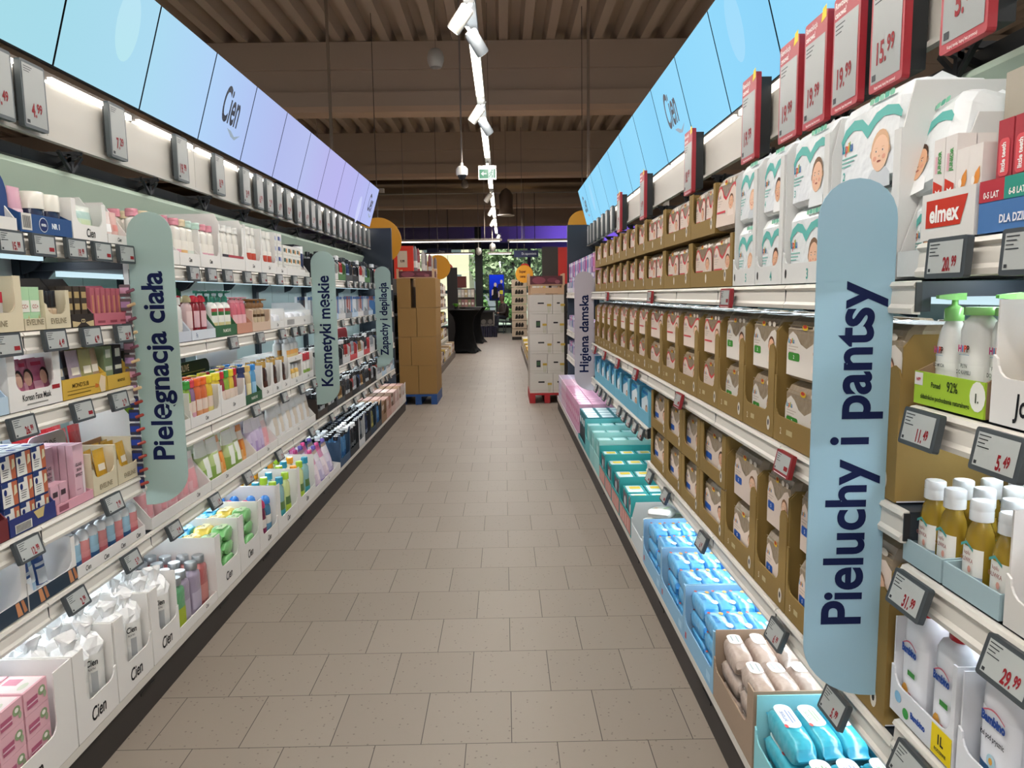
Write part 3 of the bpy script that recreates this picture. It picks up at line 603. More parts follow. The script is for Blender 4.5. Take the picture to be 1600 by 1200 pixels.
# lamps under the screens, white header boards, black brackets
WH = m('cbc6bd', '', .5)
for side, X, B in (('L', -1.665, LB), ('R', 1.055, RB)):
    nm = 'left' if side == 'L' else 'right'; q = -1 if side == 'L' else 1
    for k, (a, c) in enumerate(B):
        T = ob('header_board', None, None, (X, (a+c)/2, 2.05), (0, 0, face(side)), 'white header board over the %s bay from camera on the %s side' % (ORD[k], nm), 'board', 'header boards')
        w = c-a; hz = .195 if q < 0 else .165; b = MB(); b.box(-w/2+.002, w/2-.002, 0, .012, 0, hz, WH); b.box(-w/2, w/2, -.012, .012, -.014, 0, m('c9c5bd', '', .4)); ob('panel', b.mesh('panel'), T)
        for sx in (-.33, .17):
            b = MB(); x = sx*w; K = m('14161a')
            b.bar((x, .02, -.03), (x, .12, -.075), .016, K); b.bar((x, .005, -.02), (x, .16, -.02), .016, K); b.bar((x, .05, -.02), (x, .05, -.09), .016, K); b.bar((x-.08, .05, -.022), (x, .05, -.09), .012, K); b.bar((x+.08, .05, -.022), (x, .05, -.09), .012, K); ob('bracket', b.mesh('bracket'), T)
        b = MB(); b.box(-w/2+.001, w/2-.001, .10, .13, -.072, -.030, m('15171a')); ob('beam', b.mesh('beam'), T)
        for j in range(2):
            L_ = ob('strip_lamp', None, None, (X, a+w*(.25+.5*j), 2.065+hz), (0, 0, face(side)), '%s strip lamp from camera under the %s screens' % (ORD[2*k+j], nm), 'lamp', 'strip lamps under the screens')
            b = MB(); b.box(-w/4+.003, w/4-.003, .004, .04, .0, .03, m('4b4036', '', .5)); ob('housing', b.mesh('housing'), L_)
            b = MB(); b.box(-w/4+.035, w/4-.035, -.012, .022, -.012, .010, m('fff6e8', 'em', None, 6 if side == 'L' else 2)); ob('tube', b.mesh('tube'), L_)

# ------------------------------------------------------------------ category signs
blade_sign('L', 2.80, -1.40, -1.232, .66, 1.775, 'Pielęgnacja ciała', 'pale blue-grey category sign reading Pielęgnacja ciała on the left shelves', .112, tl=.74)
blade_sign('L', 5.43, -1.40, -1.225, .66, 1.785, 'Kosmetyki męskie', 'pale blue-grey category sign reading Kosmetyki męskie on the left shelves', .118, tl=.81)
blade_sign('L', 8.05, -1.395, -1.22, .68, 1.775, 'Zapachy i depilacja', 'pale blue-grey category sign reading Zapachy i depilacja at the far left', .118, tl=.79)
blade_sign('R', 1.50, .635, .795, .575, 1.672, 'Pieluchy i pantsy', 'large pale blue category sign reading Pieluchy i pantsy near the camera', .118, '93b6c8', .73)
blade_sign('R', 6.65, .635, .81, .575, 1.65, 'Higiena damska', 'pale lilac-grey category sign reading Higiena damska on the far right shelves', .112, 'b7aeb6', .76)

# ------------------------------------------------------------------ ceiling lamps and fittings
b0 = 3.2
T = ob('light_track', None, None, (-.18, 6, b0), (0, 0, 0), 'long white light track hanging over the middle of the aisle', 'light')
b = MB(); b.box(-.035, .035, -6, 16, 0, .06, m('8f9498', '', .4)); ob('rail', b.mesh('rail'), T)
for y0, y1 in ((-2, 1.0), (1.6, 4.45), (5.35, 6.70), (7.60, 9.6), (10.5, 12.3), (13, 14.6), (15.2, 16.8), (17.4, 19), (19.6, 21)):
    b = MB(); b.box(-.032, .032, y0-6, y1-6, -.022, 0, m('fff3e0', 'em', None, 9)); ob('tube', b.mesh('tube'), T)
for y in (4.9, 9.6, 14.4, 18.8):
    b = MB(); b.bar((.02, y-6, .05), (.02, y-6, 1.84), .006, m('6a5f55')); ob('cable', b.mesh('cable'), T)
sb = MB(); sb.T = Matrix.Rotation(R(180), 4, 'X')
SW, SG = m('d8d3cb', '', .4), m('9b9fa3', '', .4)
def spot(y, x, z, aim, tilt, col, lab):
    r = MB(); r.lathe([(.085, 0), (.088, .02), (.088, .15), (.07, .16)], m(col, '', .4), 14)
    l = MB(); l.lathe([(.07, -.002), (.072, .0)], m('ffffff', 'em', None, 2.5), 14)
    a = MB(); a.bar((0, 0, .155), (0, 0, .22), .02, m('b9bcbe'))
    P_ = Proto('spotlight', 'spotlight', 'spot', r, [('lens', l), ('arm', a)])
    P_.put((x, y, z), (R(tilt), R(aim), 0), lab, 'spotlights on the light track')
for k, (y, dx, aim, tilt, c) in enumerate(((4.62, -.10, 38, 10, 'd9d3c9'), (5.05, .07, -35, 25, '8d9296'), (6.95, -.09, 38, 10, 'd9d3c9'), (7.45, .07, -35, 25, '8d9296'), (12.7, -.1, 38, 10, 'd9d3c9'), (14.9, -.09, 38, 10, 'd9d3c9'), (17.1, -.09, 38, 10, 'd9d3c9'), (21.4, .02, 30, 10, 'd9d3c9'))):
    spot(y, -.18+dx, 3.02, aim, tilt, c, '%s spotlight %s on the light track, counted from the camera' % (ORD[k], 'in pale white' if c[0] == 'd' else 'in grey'))
# security camera on its pole
r = MB(); r.lathe([(.02, .12), (.02, 2.132)], m('8b8078', '', .5), 10); r.lathe([(.03, .10), (.04, .13), (.02, .15)], m('d8d4cf'), 12)
h = MB(); h.lathe([(.13, .0), (.14, .02), (.14, .07), (.10, .10), (.04, .115)], m('dedbd6', '', .35), 18); g = MB(); g.lathe([(.02, -.055), (.07, -.042), (.10, -.01), (.105, .0)], m('1d1f22', '', .1), 16)
Proto('security_camera', 'camera', '', r, [('housing', h), ('lens_dome', g)]).put((-.475, 9, 2.87), (0, 0, 0), 'white dome security camera at the end of a long ceiling pole')
r = MB(); r.lathe([(.05, -.09), (.13, -.075), (.17, -.02), (.175, .02), (.15, .07), (.09, .10), (.02, .11)], m('bcb5ab', '', .5), 18); g = MB(); g.lathe([(.004, .11), (.004, 1.15)], m('55493f'), 6); q = MB(); q.lathe([(.04, -.095), (.12, -.082)], m('8b847b'), 16)
Proto('ball_speaker', 'speaker', '', r, [('wire', g), ('grille', q)]).put((-.67, 8, 3.89), (0, 0, 0), 'white ball speaker hanging on a wire left of the light track')
r = MB(); r.lathe([(.06, -.05), (.13, -.03), (.15, .02), (.10, .09), (.02, .11)], m('8d8378', '', .5), 16); g = MB(); g.lathe([(.004, .1), (.004, 1.56)], m('55493f'), 6)
Proto('ball_speaker', 'speaker', '', r, [('wire', g)]).put((-.74, 15, 3.62), (0, 0, 0), 'small dim ball speaker hanging farther down the aisle')
r = MB(); r.lathe([(.34, -.30), (.30, -.29), (.28, -.1), (.30, .12), (.18, .22), (.03, .27)], m('5b4b40', '', .5), 18); g = MB(); g.lathe([(.006, .26), (.006, 1.7)], m('3b322b'), 6); q = MB(); q.lathe([(.36, -.305), (.36, -.285)], m('a2968a', '', .4), 18)
Proto('pendant_hood', 'lamp', '', r, [('wire', g), ('rim', q)]).put((.08, 16, 3.43), (0, 0, 0), 'dark brown cylindrical pendant hood hanging right of the exit sign')
# exit sign
b = MB(); b.box(-.118, .118, 0, .03, 0, .18, m('cfcac2', '', .4)); q = MB(); q.bar((0, .015, .18), (0, .015, .23), .03, m('c9c4bc'))
f = MB(); f.quad(-.105, .105, .015, .135, -.001, m('d9efe4', 'em', None, .9)); GR = m('0b9c6a', 'em', None, .8); f.quad(-.103, .012, .017, .133, -.0016, GR); WT = m('eaf7f0', 'em', None, 1)
f.poly([(-.085, .075), (-.05, .105), (-.05, .083), (-.01, .083), (-.01, .067), (-.05, .067), (-.05, .045)], -.0022, WT)
f.poly([(.085, .02), (.1, .02), (.1, .13), (.085, .13)], -.0022, GR); f.ell(.062, .118, .009, .009, -.0022, GR, 10)
for a, c in (((.055, .105), (.045, .065)), ((.045, .065), (.03, .045)), ((.03, .045), (.02, .03)), ((.047, .065), (.066, .05)), ((.066, .05), (.062, .025)), ((.055, .10), (.035, .09)), ((.035, .09), (.026, .07)), ((.055, .10), (.072, .085))): 
    f.add([(a[0]-.004, -.0022, a[1]), (a[0]+.004, -.0022, a[1]), (c[0]+.004, -.0022, c[1]), (c[0]-.004, -.0022, c[1])], [(0, 1, 2, 3)], GR)
Proto('exit_sign', 'sign', '', b, [('pictogram', f), ('hanger', q)]).put((-.19, 9.9, 2.955), (0, 0, 0), 'green emergency exit sign with arrow and running figure under the light track')
# side spot rails seen past the screens
for x, y, lab in ((-2.25, 11.2, 'left'), (2.4, 11.0, 'right')):
    r = MB(); r.box(-.62, .5, -.04, .04, .0, .06, m('8c8176', '', .5)); g = MB(); g.lathe([(.09, -.28), (.09, -.06)], m('b7afa5', '', .4), 14); g.bar((0, 0, -.06), (0, 0, 0), .02, m('8c8176')); w_ = MB(); w_.bar((-.45, 0, .05), (-.45, 0, 2.0), .012, m('8f7d6d'))
    Proto('spot_rail', 'light', '', r, [('spot', g), ('rod', w_)]).put((x, y, 2.98), (0, 0, 0), 'short rail with a spotlight beyond the %s screens' % lab)
for k, (x, y0, y1) in enumerate(((-1.96, 8.8, 8.8), (1.02, 8.9, 8.9))):
    r = MB(); r.bar((x, y0, 2.75), (x, y0, 4.99), .03, m('8f7d6d')); ob('ceiling_rod', r.mesh('rod'), None, (0, 0, 0), (0, 0, 0), 'thin steel rod hanging from the roof beside the %s screens' % ('left', 'right')[k], 'rod')
# ------------------------------------------------------------------ filling the shelves
LAY = {1: [''], 2: ['lower ', 'upper '], 3: ['lowest ', 'middle ', 'top '], 4: ['lowest ', 'low ', 'high ', 'top ']}
def fill(side, s0, s1, z, P, nx, place, ny=1, nz=1, dy=.09, dz=.06, d0=.05, vis='all', jit=0., tilt=0., yaw=0., group=None, dx=None, zj=0., lift=.004, pick=None, backrise=0.):
    """goods in columns along the aisle (nx), rows back into the shelf (ny) and layers (nz); P one kind, a list taken in turn, or f(i, j, k)"""
    for k in range(nz):
        for j in range(ny):
            for i in range(nx):
                if vis == 'ft' and not (j == 0 or k == nz-1): continue
                if vis == 'f' and j > 0: continue
                p = P(i, j, k) if callable(P) else (P[i % len(P)] if isinstance(P, list) else P)
                if p is None: continue
                s = s0+(s1-s0)*(i+.5)/nx
                rn = 'front' if j == 0 else ORD[j]
                lab = '%s, %s%s row, %s from camera, %s' % (p.desc, LAY[nz][k], rn, ORD[i], place)
                j_ = lambda a: random.uniform(-a, a)
                p.put(world_at(side, s+j_(jit*.12), d0+dy*j+j_(jit*.1), z+lift+dz*k+backrise*j), (R(tilt-abs(j_(zj))), 0, face(side)+R(yaw+j_(jit*60))), lab, group or place+' goods')
NT = {}
def place_name(shelf, what='tray'):
    NT[shelf] = NT.get(shelf, 0)+1
    return '%s %s, %s' % (ORD[NT[shelf]-1], what, shelf)
def tlab(desc, place): return '%s, %s' % (desc, place)
INK = '15161a'
DK = .1475
SH = 'left bottom shelf'
# ---- left bottom deck
SOAPP = m('e3b3bd', 'print')
def soap_print(b, w, h):
    y = -.0012
    b.quad(-w*.40, w*.05, h*.22, h*.60, y, m('b4607c', 'print')); b.quad(-w*.40, w*.05, h*.36, h*.42, y-.0004, m('e7c3cd', 'print'))
    b.ell(w*.24, h*.60, w*.16, h*.20, y, m('8fa27a', 'print'), 10); b.ell(w*.24, h*.62, w*.08, h*.10, y-.0004, m('f1ece2', 'print'), 8); b.ell(w*.36, h*.35, w*.07, h*.16, y, m('a3b190', 'print'), 8)
def soap_top(b, w, d):
    b.quad(-w*.45, w*.45, -d*.44, d*.44, 0, m('eadfe0', 'print'))
    b.quad(-w*.05, w*.30, -d*.38, d*.02, .0004, m('d58fa5', 'print')); b.ell(-w*.1, d*.24, w*.22, d*.10, .0004, m('cfd3c4', 'print'), 10)
SOAP = carton('pale pink soap carton', .098, .066, .10, 'e3b0ba', soap_print, 'soap_carton', top=soap_top)
def deck_tray(s0, s1, style='J', hs=.275, hf=.115, th=.055, **k):
    pl = place_name(SH); tray('l', s0, s1, DK, k.pop('d', .46), tlab(k.pop('desc', 'tall white cardboard tray with dark lettering'), pl), style, hs=hs, hf=hf, th=th, **k); return pl
pl = deck_tray(1.30, 1.62, post=.05); fill('l', 1.32, 1.60, DK, SOAP, 3, pl, 3, 4, .105, .067, .012, 'ft')
pl = deck_tray(1.62, 2.04, 'K', post=.085, th=.07, hf=.10, desc='tall white cardboard tray holding pink soap cartons'); fill('l', 1.635, 1.95, DK, SOAP, 3, pl, 4, 4, .105, .067, .012, 'ft')
for n, (a, c) in enumerate(((2.04, 2.27), (2.27, 2.51), (2.51, 2.73))):
    pl = deck_tray(a, c, 'J', post=.055, th=.060, hf=.10, desc='white tray holding bags of cotton pads')
    CP = [cotton(('knotted clear bag of cotton', 'tied clear bag of cotton', 'twisted clear bag of cotton')[q], n*10+q) for q in range(3)]
    fill('l', a+.02, c-.012, DK, lambda i, j, k: CP[(i+2*j) % 3], 2, pl, 4, 1, .098, 0, .058, jit=.06, yaw=-32)
pl = deck_tray(2.73, 3.10, 'low', hs=.05, hf=.038, th=.022, txf=.7, desc='low white tray holding jars of bath salt', d=.44)
SALT = [bottle('bath_salt_jar', 'jar', 'silver-capped %s bath salt jar' % n, .215, .082, .055, 'square', c, 'b9bcbf', .028, .05, 'cyl', (.12, .5, [(1, l)], None, INK), 3.2, bk='film', capk='metal') for n, c, l in (('green', '5f9f72', 'a9b83c'), ('violet', '9d92a6', 'b7aebf'), ('coral', 'b0605f', 'c98a84'))]
fill('l', 2.75, 3.09, DK, lambda i, j, k: SALT[0] if i == 0 else SALT[1] if i < 3 and j < 2 else SALT[2], 4, pl, 6, 1, .068, 0, .045, jit=.08)
PK = {n: flowpack('crinkled %s wipes pack' % n, .118, .078, .064, c, c, None, e=6,  print_=(lambda cc: lambda b: (b.quad(-.04, .035, -.012, .02, 0, m(cc, 'print')), b.text('Cien', 0, -.008, .022, .0006, m(INK, 'print'), .8, .01, .1)))(l)) for n, c, l in (('green', '7fc07a', 'b8d3a6'), ('yellow', 'e2c95c', 'f0e6b0'), ('blue', '4fb1dd', 'a8d6ec'))}
for a, c in ((3.10, 3.39), (3.39, 3.67)):
    pl = deck_tray(a, c, 'J', post=.06, hf=.115, th=.055, desc='tall white tray of wipes packs')
    fill('l', a+.015, c-.012, DK, lambda i, j, k: PK[('green', 'yellow', 'blue')[min(j, 2)]], 2, pl, 6, 4, .079, .064, .05, 'ft', jit=.05)
def shp(n, c, cap, lab, h=.235, cs='dome', style='round', w=.066, d=.05): return bottle('shampoo_bottle', 'bottle', n, h, w, d, style, c, cap, .042, w*.8, cs, (.2, .68, [(.5, lab), (.5, 'e6e2da')], None, INK))
SB = [shp('red-capped dark red shampoo', '7c2c2c', 'd8572f', 'a04434'), shp('magenta-capped plum shampoo', '6b2441', 'b0345f', '8d3a5c'), shp('blue-capped blue shampoo', '3f7396', '3f86d8', '6d9dbb')]
pl = deck_tray(3.67, 3.98, 'J', post=.055, hf=.075, th=.042, desc='white tray of round-capped shampoos'); fill('l', 3.69, 3.96, DK, lambda i, j, k: SB[i % 3], 3, pl, 5, 1, .078, 0, .045, jit=.06)
GB = [bottle('shower_gel_bottle', 'bottle', n, .27, .082, .05, 'curvy', c, cap, .038, .042, 'flip', (.15, .55, [(.5, lab), (.5, '5b7a4a')], None, INK)) for n, c, cap, lab in (('lime-capped green shower gel', 'cfdc9a', 'a9cf3b', 'b8d24a'), ('teal-capped aqua shower gel', '8fb8bb', '2f93b4', '4aa3b0'), ('orange-capped amber shower gel', 'd8c6a0', 'f0a02f', 'd98a3a'))]
pl = deck_tray(3.98, 4.38, 'J', post=.055, hf=.075, th=.042, desc='white tray of slim shower gels'); fill('l', 4.01, 4.36, DK, lambda i, j, k: GB[(i+j) % 2 if j < 2 else 2], 3, pl, 4, 1, .09, 0, .045, jit=.06)
pl = deck_tray(4.38, 4.80, 'J', post=.055, hf=.075, th=.042, desc='white tray of orange and lime gels'); fill('l', 4.41, 4.78, DK, lambda i, j, k: GB[(2, 0, 1)[(i+j) % 3]], 3, pl, 4, 1, .09, 0, .045, jit=.06)
PU = [pouch('violet white refill pouch', .235, .125, .07, 'd9cfe0', ['8f86b6', 'b9b0cc', 'd8d0dd', 'e4dfe6', 'b09a8a', '7a6fb0'], spout='6f5fae'), pouch('pink topped refill pouch', .235, .125, .07, 'e7d8de', ['b7a9c4', 'd5c4d0', 'e4d9de', 'd98fb4', 'd0588e', 'c94f8a'], spout='d2508c')]
pl = deck_tray(4.80, 5.55, 'low', hs=.07, hf=.045, th=.022, desc='low white tray of refill pouches'); fill('l', 4.83, 5.52, DK, PU, 5, pl, 3, 1, .10, 0, .06, jit=.05, tilt=-8, zj=5)
MB_ = [bottle('mens_shower_bottle', 'bottle', n, .235, .06, .045, 'gel', c, cap, .03, .05, 'flip', (.25, .75, [(.3, l), (.7, c)], None, INK)) for n, c, cap, l in (('black-capped blue shower bottle', '4a7ba6', '1b1d22', '2b5b8f'), ('white-capped black shower bottle', '23262b', 'dfe1e2', '6b6f73'), ('black-capped grey shower bottle', '70757a', '17181b', '3a3d42'), ('navy-capped navy shower bottle', '27344f', '1c2438', '8a93a6'), ('black-capped olive shower bottle', '7e7b4a', '1b1c1e', 'b7ab5a'))]
for q, (a, c) in enumerate(((5.55, 5.92), (5.92, 6.29), (6.29, 6.56), (6.56, 6.86), (6.86, 7.16), (7.16, 7.48))):
    pl = deck_tray(a, c, 'U', hs=.26, hf=.06, text='', col=('2f4a66', '23272c', 'c9cacb', '2c2f34', '1e3346', '3a3c40')[q], post=.02, desc=('blue', 'black', 'light grey', 'charcoal', 'navy', 'dark grey')[q]+' tray of shower bottles', back=.20)
    fill('l', a+.012, c-.012, DK, (lambda q: lambda i, j, k: MB_[(q+(j > 1)) % 5])(q), 4, pl, 4, 1, .07, 0, .04, jit=.05)
BX = [carton('%s gift carton' % n, .068, .20, .07, c, lambda b, w, h: (b.quad(-w*.3, w*.3, h*.55, h*.8, -.001, m('d9cdbf', 'print')), b.quad(-w*.25, w*.25, h*.2, h*.3, -.001, m('5a4a40', 'print'))), 'gift_carton') for n, c in (('tan', '9b7a5c'), ('dusty pink', 'c6a095'), ('brown', '6f5540'), ('pale rose', 'd9bdb5'))]
for q, (a, c) in enumerate(((7.48, 7.80), (7.80, 8.12), (8.12, 8.44), (8.44, 8.76), (8.76, 9.06), (9.06, 9.34))):
    pl = deck_tray(a, c, 'U', hs=.22, hf=.08, text='', col=('8a6d52', 'b99284', 'c7a89d', 'cbb3aa', 'd4c5be', 'dcd6d2')[q], post=.015, back=.19, desc=('tan', 'rose brown', 'dusty rose', 'pale rose', 'cream', 'off-white')[q]+' card tray of gift cartons')
    fill('l', a+.012, c-.012, DK, BX[q % 4], 4, pl, 4, 1, .085, 0, .02)

# ---- left lower shelf (z .545)
SH = 'left lower shelf'; Z1 = .545
def ltray(s0, s1, z, what='tray', **k):
    pl = place_name(SH, what); k.setdefault('hs', .16); k.setdefault('hf', .045); k.setdefault('th', .026); k.setdefault('d', .30); tray('L', s0, s1, z, k.pop('d'), tlab(k.pop('desc', 'white cardboard tray with dark lettering'), pl), k.pop('style', 'low'), **k); return pl
TB = [tube('blue foot cream tube', .165, .058, '2c4f95', 'e9eaec', ((.14, .45, 'dfe4ea'), (.5, .56, 'c9d3e2'))), tube('pale blue cream tube', .165, .058, 'a9c6dc', 'e9eaec', ((.3, .6, 'eef2f4'),))]
def feet(f, w, y):
    f.quad(-w/2, w/2, .002, .05, y, m('2b3a4a', 'print')); 
    for x in (-.32, .30): f.poly([(x*w, .048), (x*w+.016, .048), (x*w+.03, .006), (x*w+.008, .006)], y-.0005, m('c98b62', 'print')); f.poly([(x*w+.024, .048), (x*w+.036, .048), (x*w+.05, .010), (x*w+.036, .008)], y-.0005, m('b87a54', 'print'))
for a, c in ((1.80, 2.08), (2.08, 2.33)):
    pl = ltray(a, c, Z1, hs=.15, hf=.05, text='', back=.15, style='K', post=.02, deco=feet, desc='white tray printed with bare feet'); fill('L', a+.02, c-.06, Z1, TB, 3, pl, 2, 1, .07, 0, .05, jit=.1, tilt=-4)
DS = [bottle('deodorant_stick', 'bottle', n, .135, .052, .036, 'stick', c, 'eceef1', .035, .051, 'dome', (.12, .62, [(.6, l), (.4, c)], None, INK), 2.4) for n, c, l in (('white-capped pink deodorant', 'd98f8f', 'cf6f75'), ('white-capped blue deodorant', '9cc3d8', '3d628f'))]
pl = ltray(2.33, 2.79, Z1, hf=.04, th=.024, txf=.13, desc='low white tray of deodorants', deco=lambda f, w, y: [f.text('Cien', w*q, .008, .024, y, m(INK, 'print'), .72, .018, .12) for q in (-.12, .13, .38)])
fill('L', 2.345, 2.78, Z1, lambda i, j, k: DS[(i+1) % 2] if j == 0 else DS[i % 2], 8, pl, 5, 1, .056, 0, .03)
r = MB(); r.lathe([(.105, 0), (.11, .02), (.108, .10), (.10, .12), (.09, .135)], m('dfe9f0', 'film'), 16); g = MB(); g.lathe([(.112, .03), (.112, .07)], m('2a5ca6', 'print'), 16, caps=False); g.text('BAW', 0, .085, .03, -.057, m('1f4c93', 'print'), .8, .03)
Proto('cotton_bud_tub', 'tub', 'large white and blue cotton tub', r, [('sticker', g)]).put(world_at('L', 2.885, .22, Z1+.003), (0, 0, face('L')), 'large white and blue tub behind the deodorants by the first sign')
PS = [pouch('pink soap refill pouch', .20, .11, .06, 'e3a3a8', ['d9838c', 'e7b9bd', 'e3a3a8', 'f0d5d7', 'efe9e6', 'efe9e6']), pouch('green striped refill pouch', .235, .125, .07, 'eceee6', ['e9ebe2', '8fae56', 'b9cb8c', 'edf0e6', 'f3f5f0', '9dbf4d']), pouch('orange refill pouch', .21, .075, .055, 'e29a4e', ['d9823a', 'e6ad73', 'd9772b', 'efe0cf', 'd98a4a', 'd98a4a']),
      pouch('violet white refill bag', .235, .105, .065, 'c9b9d6', ['6f6a78', 'b59cc9', 'd6c7e0', 'ece6f0', 'f2eef4', 'c7d98f']), pouch('large white refill bag', .275, .15, .08, 'd9cdbd', ['e9e7e4', 'eeecea', 'efeeec', 'f2f2f2', 'f4f4f4', 'f6f6f6'])]
pl = ltray(2.84, 3.44, Z1, hf=.045, txf=.75, desc='low white tray of pink pouches'); fill('L', 2.86, 3.42, Z1, PS[0], 5, pl, 2, 1, .09, 0, .06, jit=.04, zj=5)
pl = ltray(3.44, 4.10, Z1, hf=.045, txf=.3, desc='low white tray of green and orange pouches'); fill('L', 3.46, 4.08, Z1, lambda i, j, k: PS[(1, 1, 2, 1, 1, 2)[i]], 6, pl, 3, 1, .09, 0, .06, jit=.04, zj=6)
pl = ltray(4.10, 4.48, Z1, hf=.045, desc='low white tray of violet bags'); fill('L', 4.12, 4.46, Z1, lambda i, j, k: PS[0] if i == 3 and j == 0 else PS[3], 4, pl, 3, 1, .09, 0, .06, jit=.04, zj=5)
pl = ltray(4.48, 5.40, Z1, hf=.05, desc='low white tray of big white bags'); fill('L', 4.50, 5.38, Z1, PS[4], 6, pl, 2, 1, .11, 0, .06, jit=.04, zj=4)
DB = [bottle('mens_bottle', 'bottle', n, h, .058, .042, st, c, cap, .034, .048, cs, (.2, .7, [(.4, l), (.6, c)], None, INK)) for n, h, st, c, cap, cs, l in (('black aftershave bottle', .18, 'square', '1e2024', '2b2d31', 'cyl', '8a8d90'), ('white capped dark bottle', .20, 'gel', '33363b', 'd9dadb', 'flip', 'c3c5c6'), ('red deodorant can', .19, 'round', '9c2a2a', '1b1c1e', 'cyl', 'd9d4cf'), ('silver grey spray can', .20, 'round', '8d9196', '2a2c2f', 'cyl', 'c9cccf'), ('navy blue bottle', .19, 'gel', '22375c', '14161b', 'flip', '9fb2cc'), ('gold brown bottle', .18, 'curvy', '7d5a33', '2a231b', 'cyl', 'cfb48a'))]
def many(z, s0, s1, step, cols, rng, hgt=None, P=None, desc=None, **k):
    s = s0; q = 0
    while s < s1-.02:
        e = min(s+step, s1); c = cols[q % len(cols)]
        pl = ltray(s, e, z, col=c[1], text='', desc=c[0]+' card tray', hs=k.get('hs', .13), hf=k.get('hf', .05), style=k.get('style', 'U'), post=.012, back=k.get('back', .15), d=.3)
        pr = P or DB; n = k.get('n', 4)
        fill('L', s+.01, e-.01, z, (lambda q: lambda i, j, k_: pr[(q*2+(i+j)//2+rng) % len(pr)])(q), n, pl, k.get('ny', 2), 1, .07, 0, .035, jit=.06)
        s = e; q += 1
many(Z1, 5.46, 8.0, .32, [('dark brown', '3b302a'), ('black', '1d1e20'), ('dark grey', '45474a')], 0)
many(Z1, 8.08, 9.34, .32, [('white', 'd7d6d4'), ('pale blue', 'b6cbdb')], 2)

# ---- left middle shelf (z .875)
SH = 'left middle shelf'; Z2 = .875
CG = [bottle('shower_gel_bottle', 'bottle', n+' shower gel', .205, .064, .042, 'gel', c, cap, .034, .052, 'flip', (.15, .62, [(.35, l), (.65, 'e3cfc0')], None, INK)) for n, c, cap, l in (('green-capped lime', '8cae3b', '3f9a3c', 'c9d36a'), ('yellow-capped yellow', 'd9b83a', 'e6d12e', 'e8d98a'), ('orange-capped coral', 'd06a3c', 'ea6a26', 'e0a070'), ('red-capped berry', '8f2b34', 'c3252c', 'b46a70'), ('purple-capped mauve', '8c6a8c', 'd0404e', 'd9a3b3'))]
pl = ltray(2.86, 3.26, Z2, desc='white tray of colourful gels hidden by the first sign', hf=.05); fill('L', 2.88, 3.24, Z2, [CG[0], CG[1], CG[4], CG[2]], 5, pl, 2, 1, .07, 0, .04, jit=.05)
pl = ltray(3.26, 3.62, Z2, hf=.045, style='K', post=.02, hs=.16, desc='white tray with purple and orange gels'); fill('L', 3.28, 3.60, Z2, [CG[0], CG[4], CG[2], CG[2], CG[1]], 5, pl, 2, 1, .07, 0, .04, jit=.05)
pl = ltray(3.62, 3.97, Z2, hf=.07, style='U', post=.02, hs=.15, desc='white tray with red and green gels'); fill('L', 3.64, 3.95, Z2, [CG[1], CG[3], CG[0], CG[1], CG[3]], 5, pl, 2, 1, .07, 0, .04, jit=.05)
r = MB(); r.prism(rr(-.36, .36, 0, .26, .05, 4, (1, 1, 0, 0)), -.003, 0, m('1f3f30', 'card')); q = MB(); q.text('PALMOLIVE', .0, .215, .045, -.004, m('e6e2d4', 'print'), .9, .02); q.quad(-.3, .3, .205-.004, .205, -.004, m('9aa85a', 'print'))
Proto('header_card', 'card', '', r, [('lettering', q)]).put(world_at('L', 3.62, .19, Z2+.004), (0, 0, face('L')), 'dark green header card standing behind the colourful shower gels', None)
PB = [bottle('body_milk_bottle', 'bottle', n, .20, .06, .042, 'gel', c, cap, .03, .05, 'flip', (.2, .6, [(1, l)], None, INK)) for n, c, cap, l in (('cream yellow wash bottle', 'd9c191', 'd9b56a', 'e9dcae'), ('blue wash bottle', '5a9bc9', '2f7ec4', '9cc7e2'), ('navy wash bottle', '2b3866', '20305a', '6f7fb0'))]
pl = ltray(3.97, 4.24, Z2, col='2c5a3a', text='PALMOLIVE', tcol='e6e6d8', th=.022, hf=.05, tx=.9, shear=0, desc='green tray of cream and blue washes'); fill('L', 3.98, 4.23, Z2, [PB[2], PB[0], PB[1]], 3, pl, 3, 1, .07, 0, .035)
BR = bottle('bath_oil_bottle', 'bottle', 'dark brown bath bottle', .20, .07, .04, 'curvy', '3a2117', 'b08a45', .036, .032, 'cyl', (.15, .5, [(1, '4c2c20')], None, INK))
for a, c in ((4.24, 4.44), (4.44, 4.62), (4.62, 4.80)):
    pl = ltray(a, c, Z2, hs=.19, hf=.055, style='U', post=.018, th=.028, desc='white window tray of brown bottles'); fill('L', a+.02, c-.02, Z2, BR, 2, pl, 2, 1, .06, 0, .03)
YB = bottle('hand_soap_bottle', 'bottle', 'amber hand soap', .13, .06, .045, 'round', 'd8ab52', 'dfe2e3', .03, .034, 'cyl', (.25, .7, [(1, 'efe3c2')], None, INK))
WS = bottle('soap_refill_bottle', 'bottle', 'white soap refill bottle', .15, .085, .05, 'wash', 'e6e6e4', 'e9ebee', .025, .03, 'cyl', (.15, .6, [(.5, 'd8c08a'), (.5, 'dfa45c')], None, INK))
pl = ltray(4.80, 5.10, Z2, hs=.15, hf=.045, style='U', post=.015, desc='white window tray of amber soaps'); fill('L', 4.82, 5.08, Z2, YB, 3, pl, 2, 1, .06, 0, .03)
pl2 = ltray(4.80, 5.10, Z2+.155, hs=.04, hf=.035, th=.02, desc='shallow white upper tray of soap refills', d0=.0); fill('L', 4.82, 5.08, Z2+.155, WS, 3, pl2, 2, 1, .06, 0, .03)
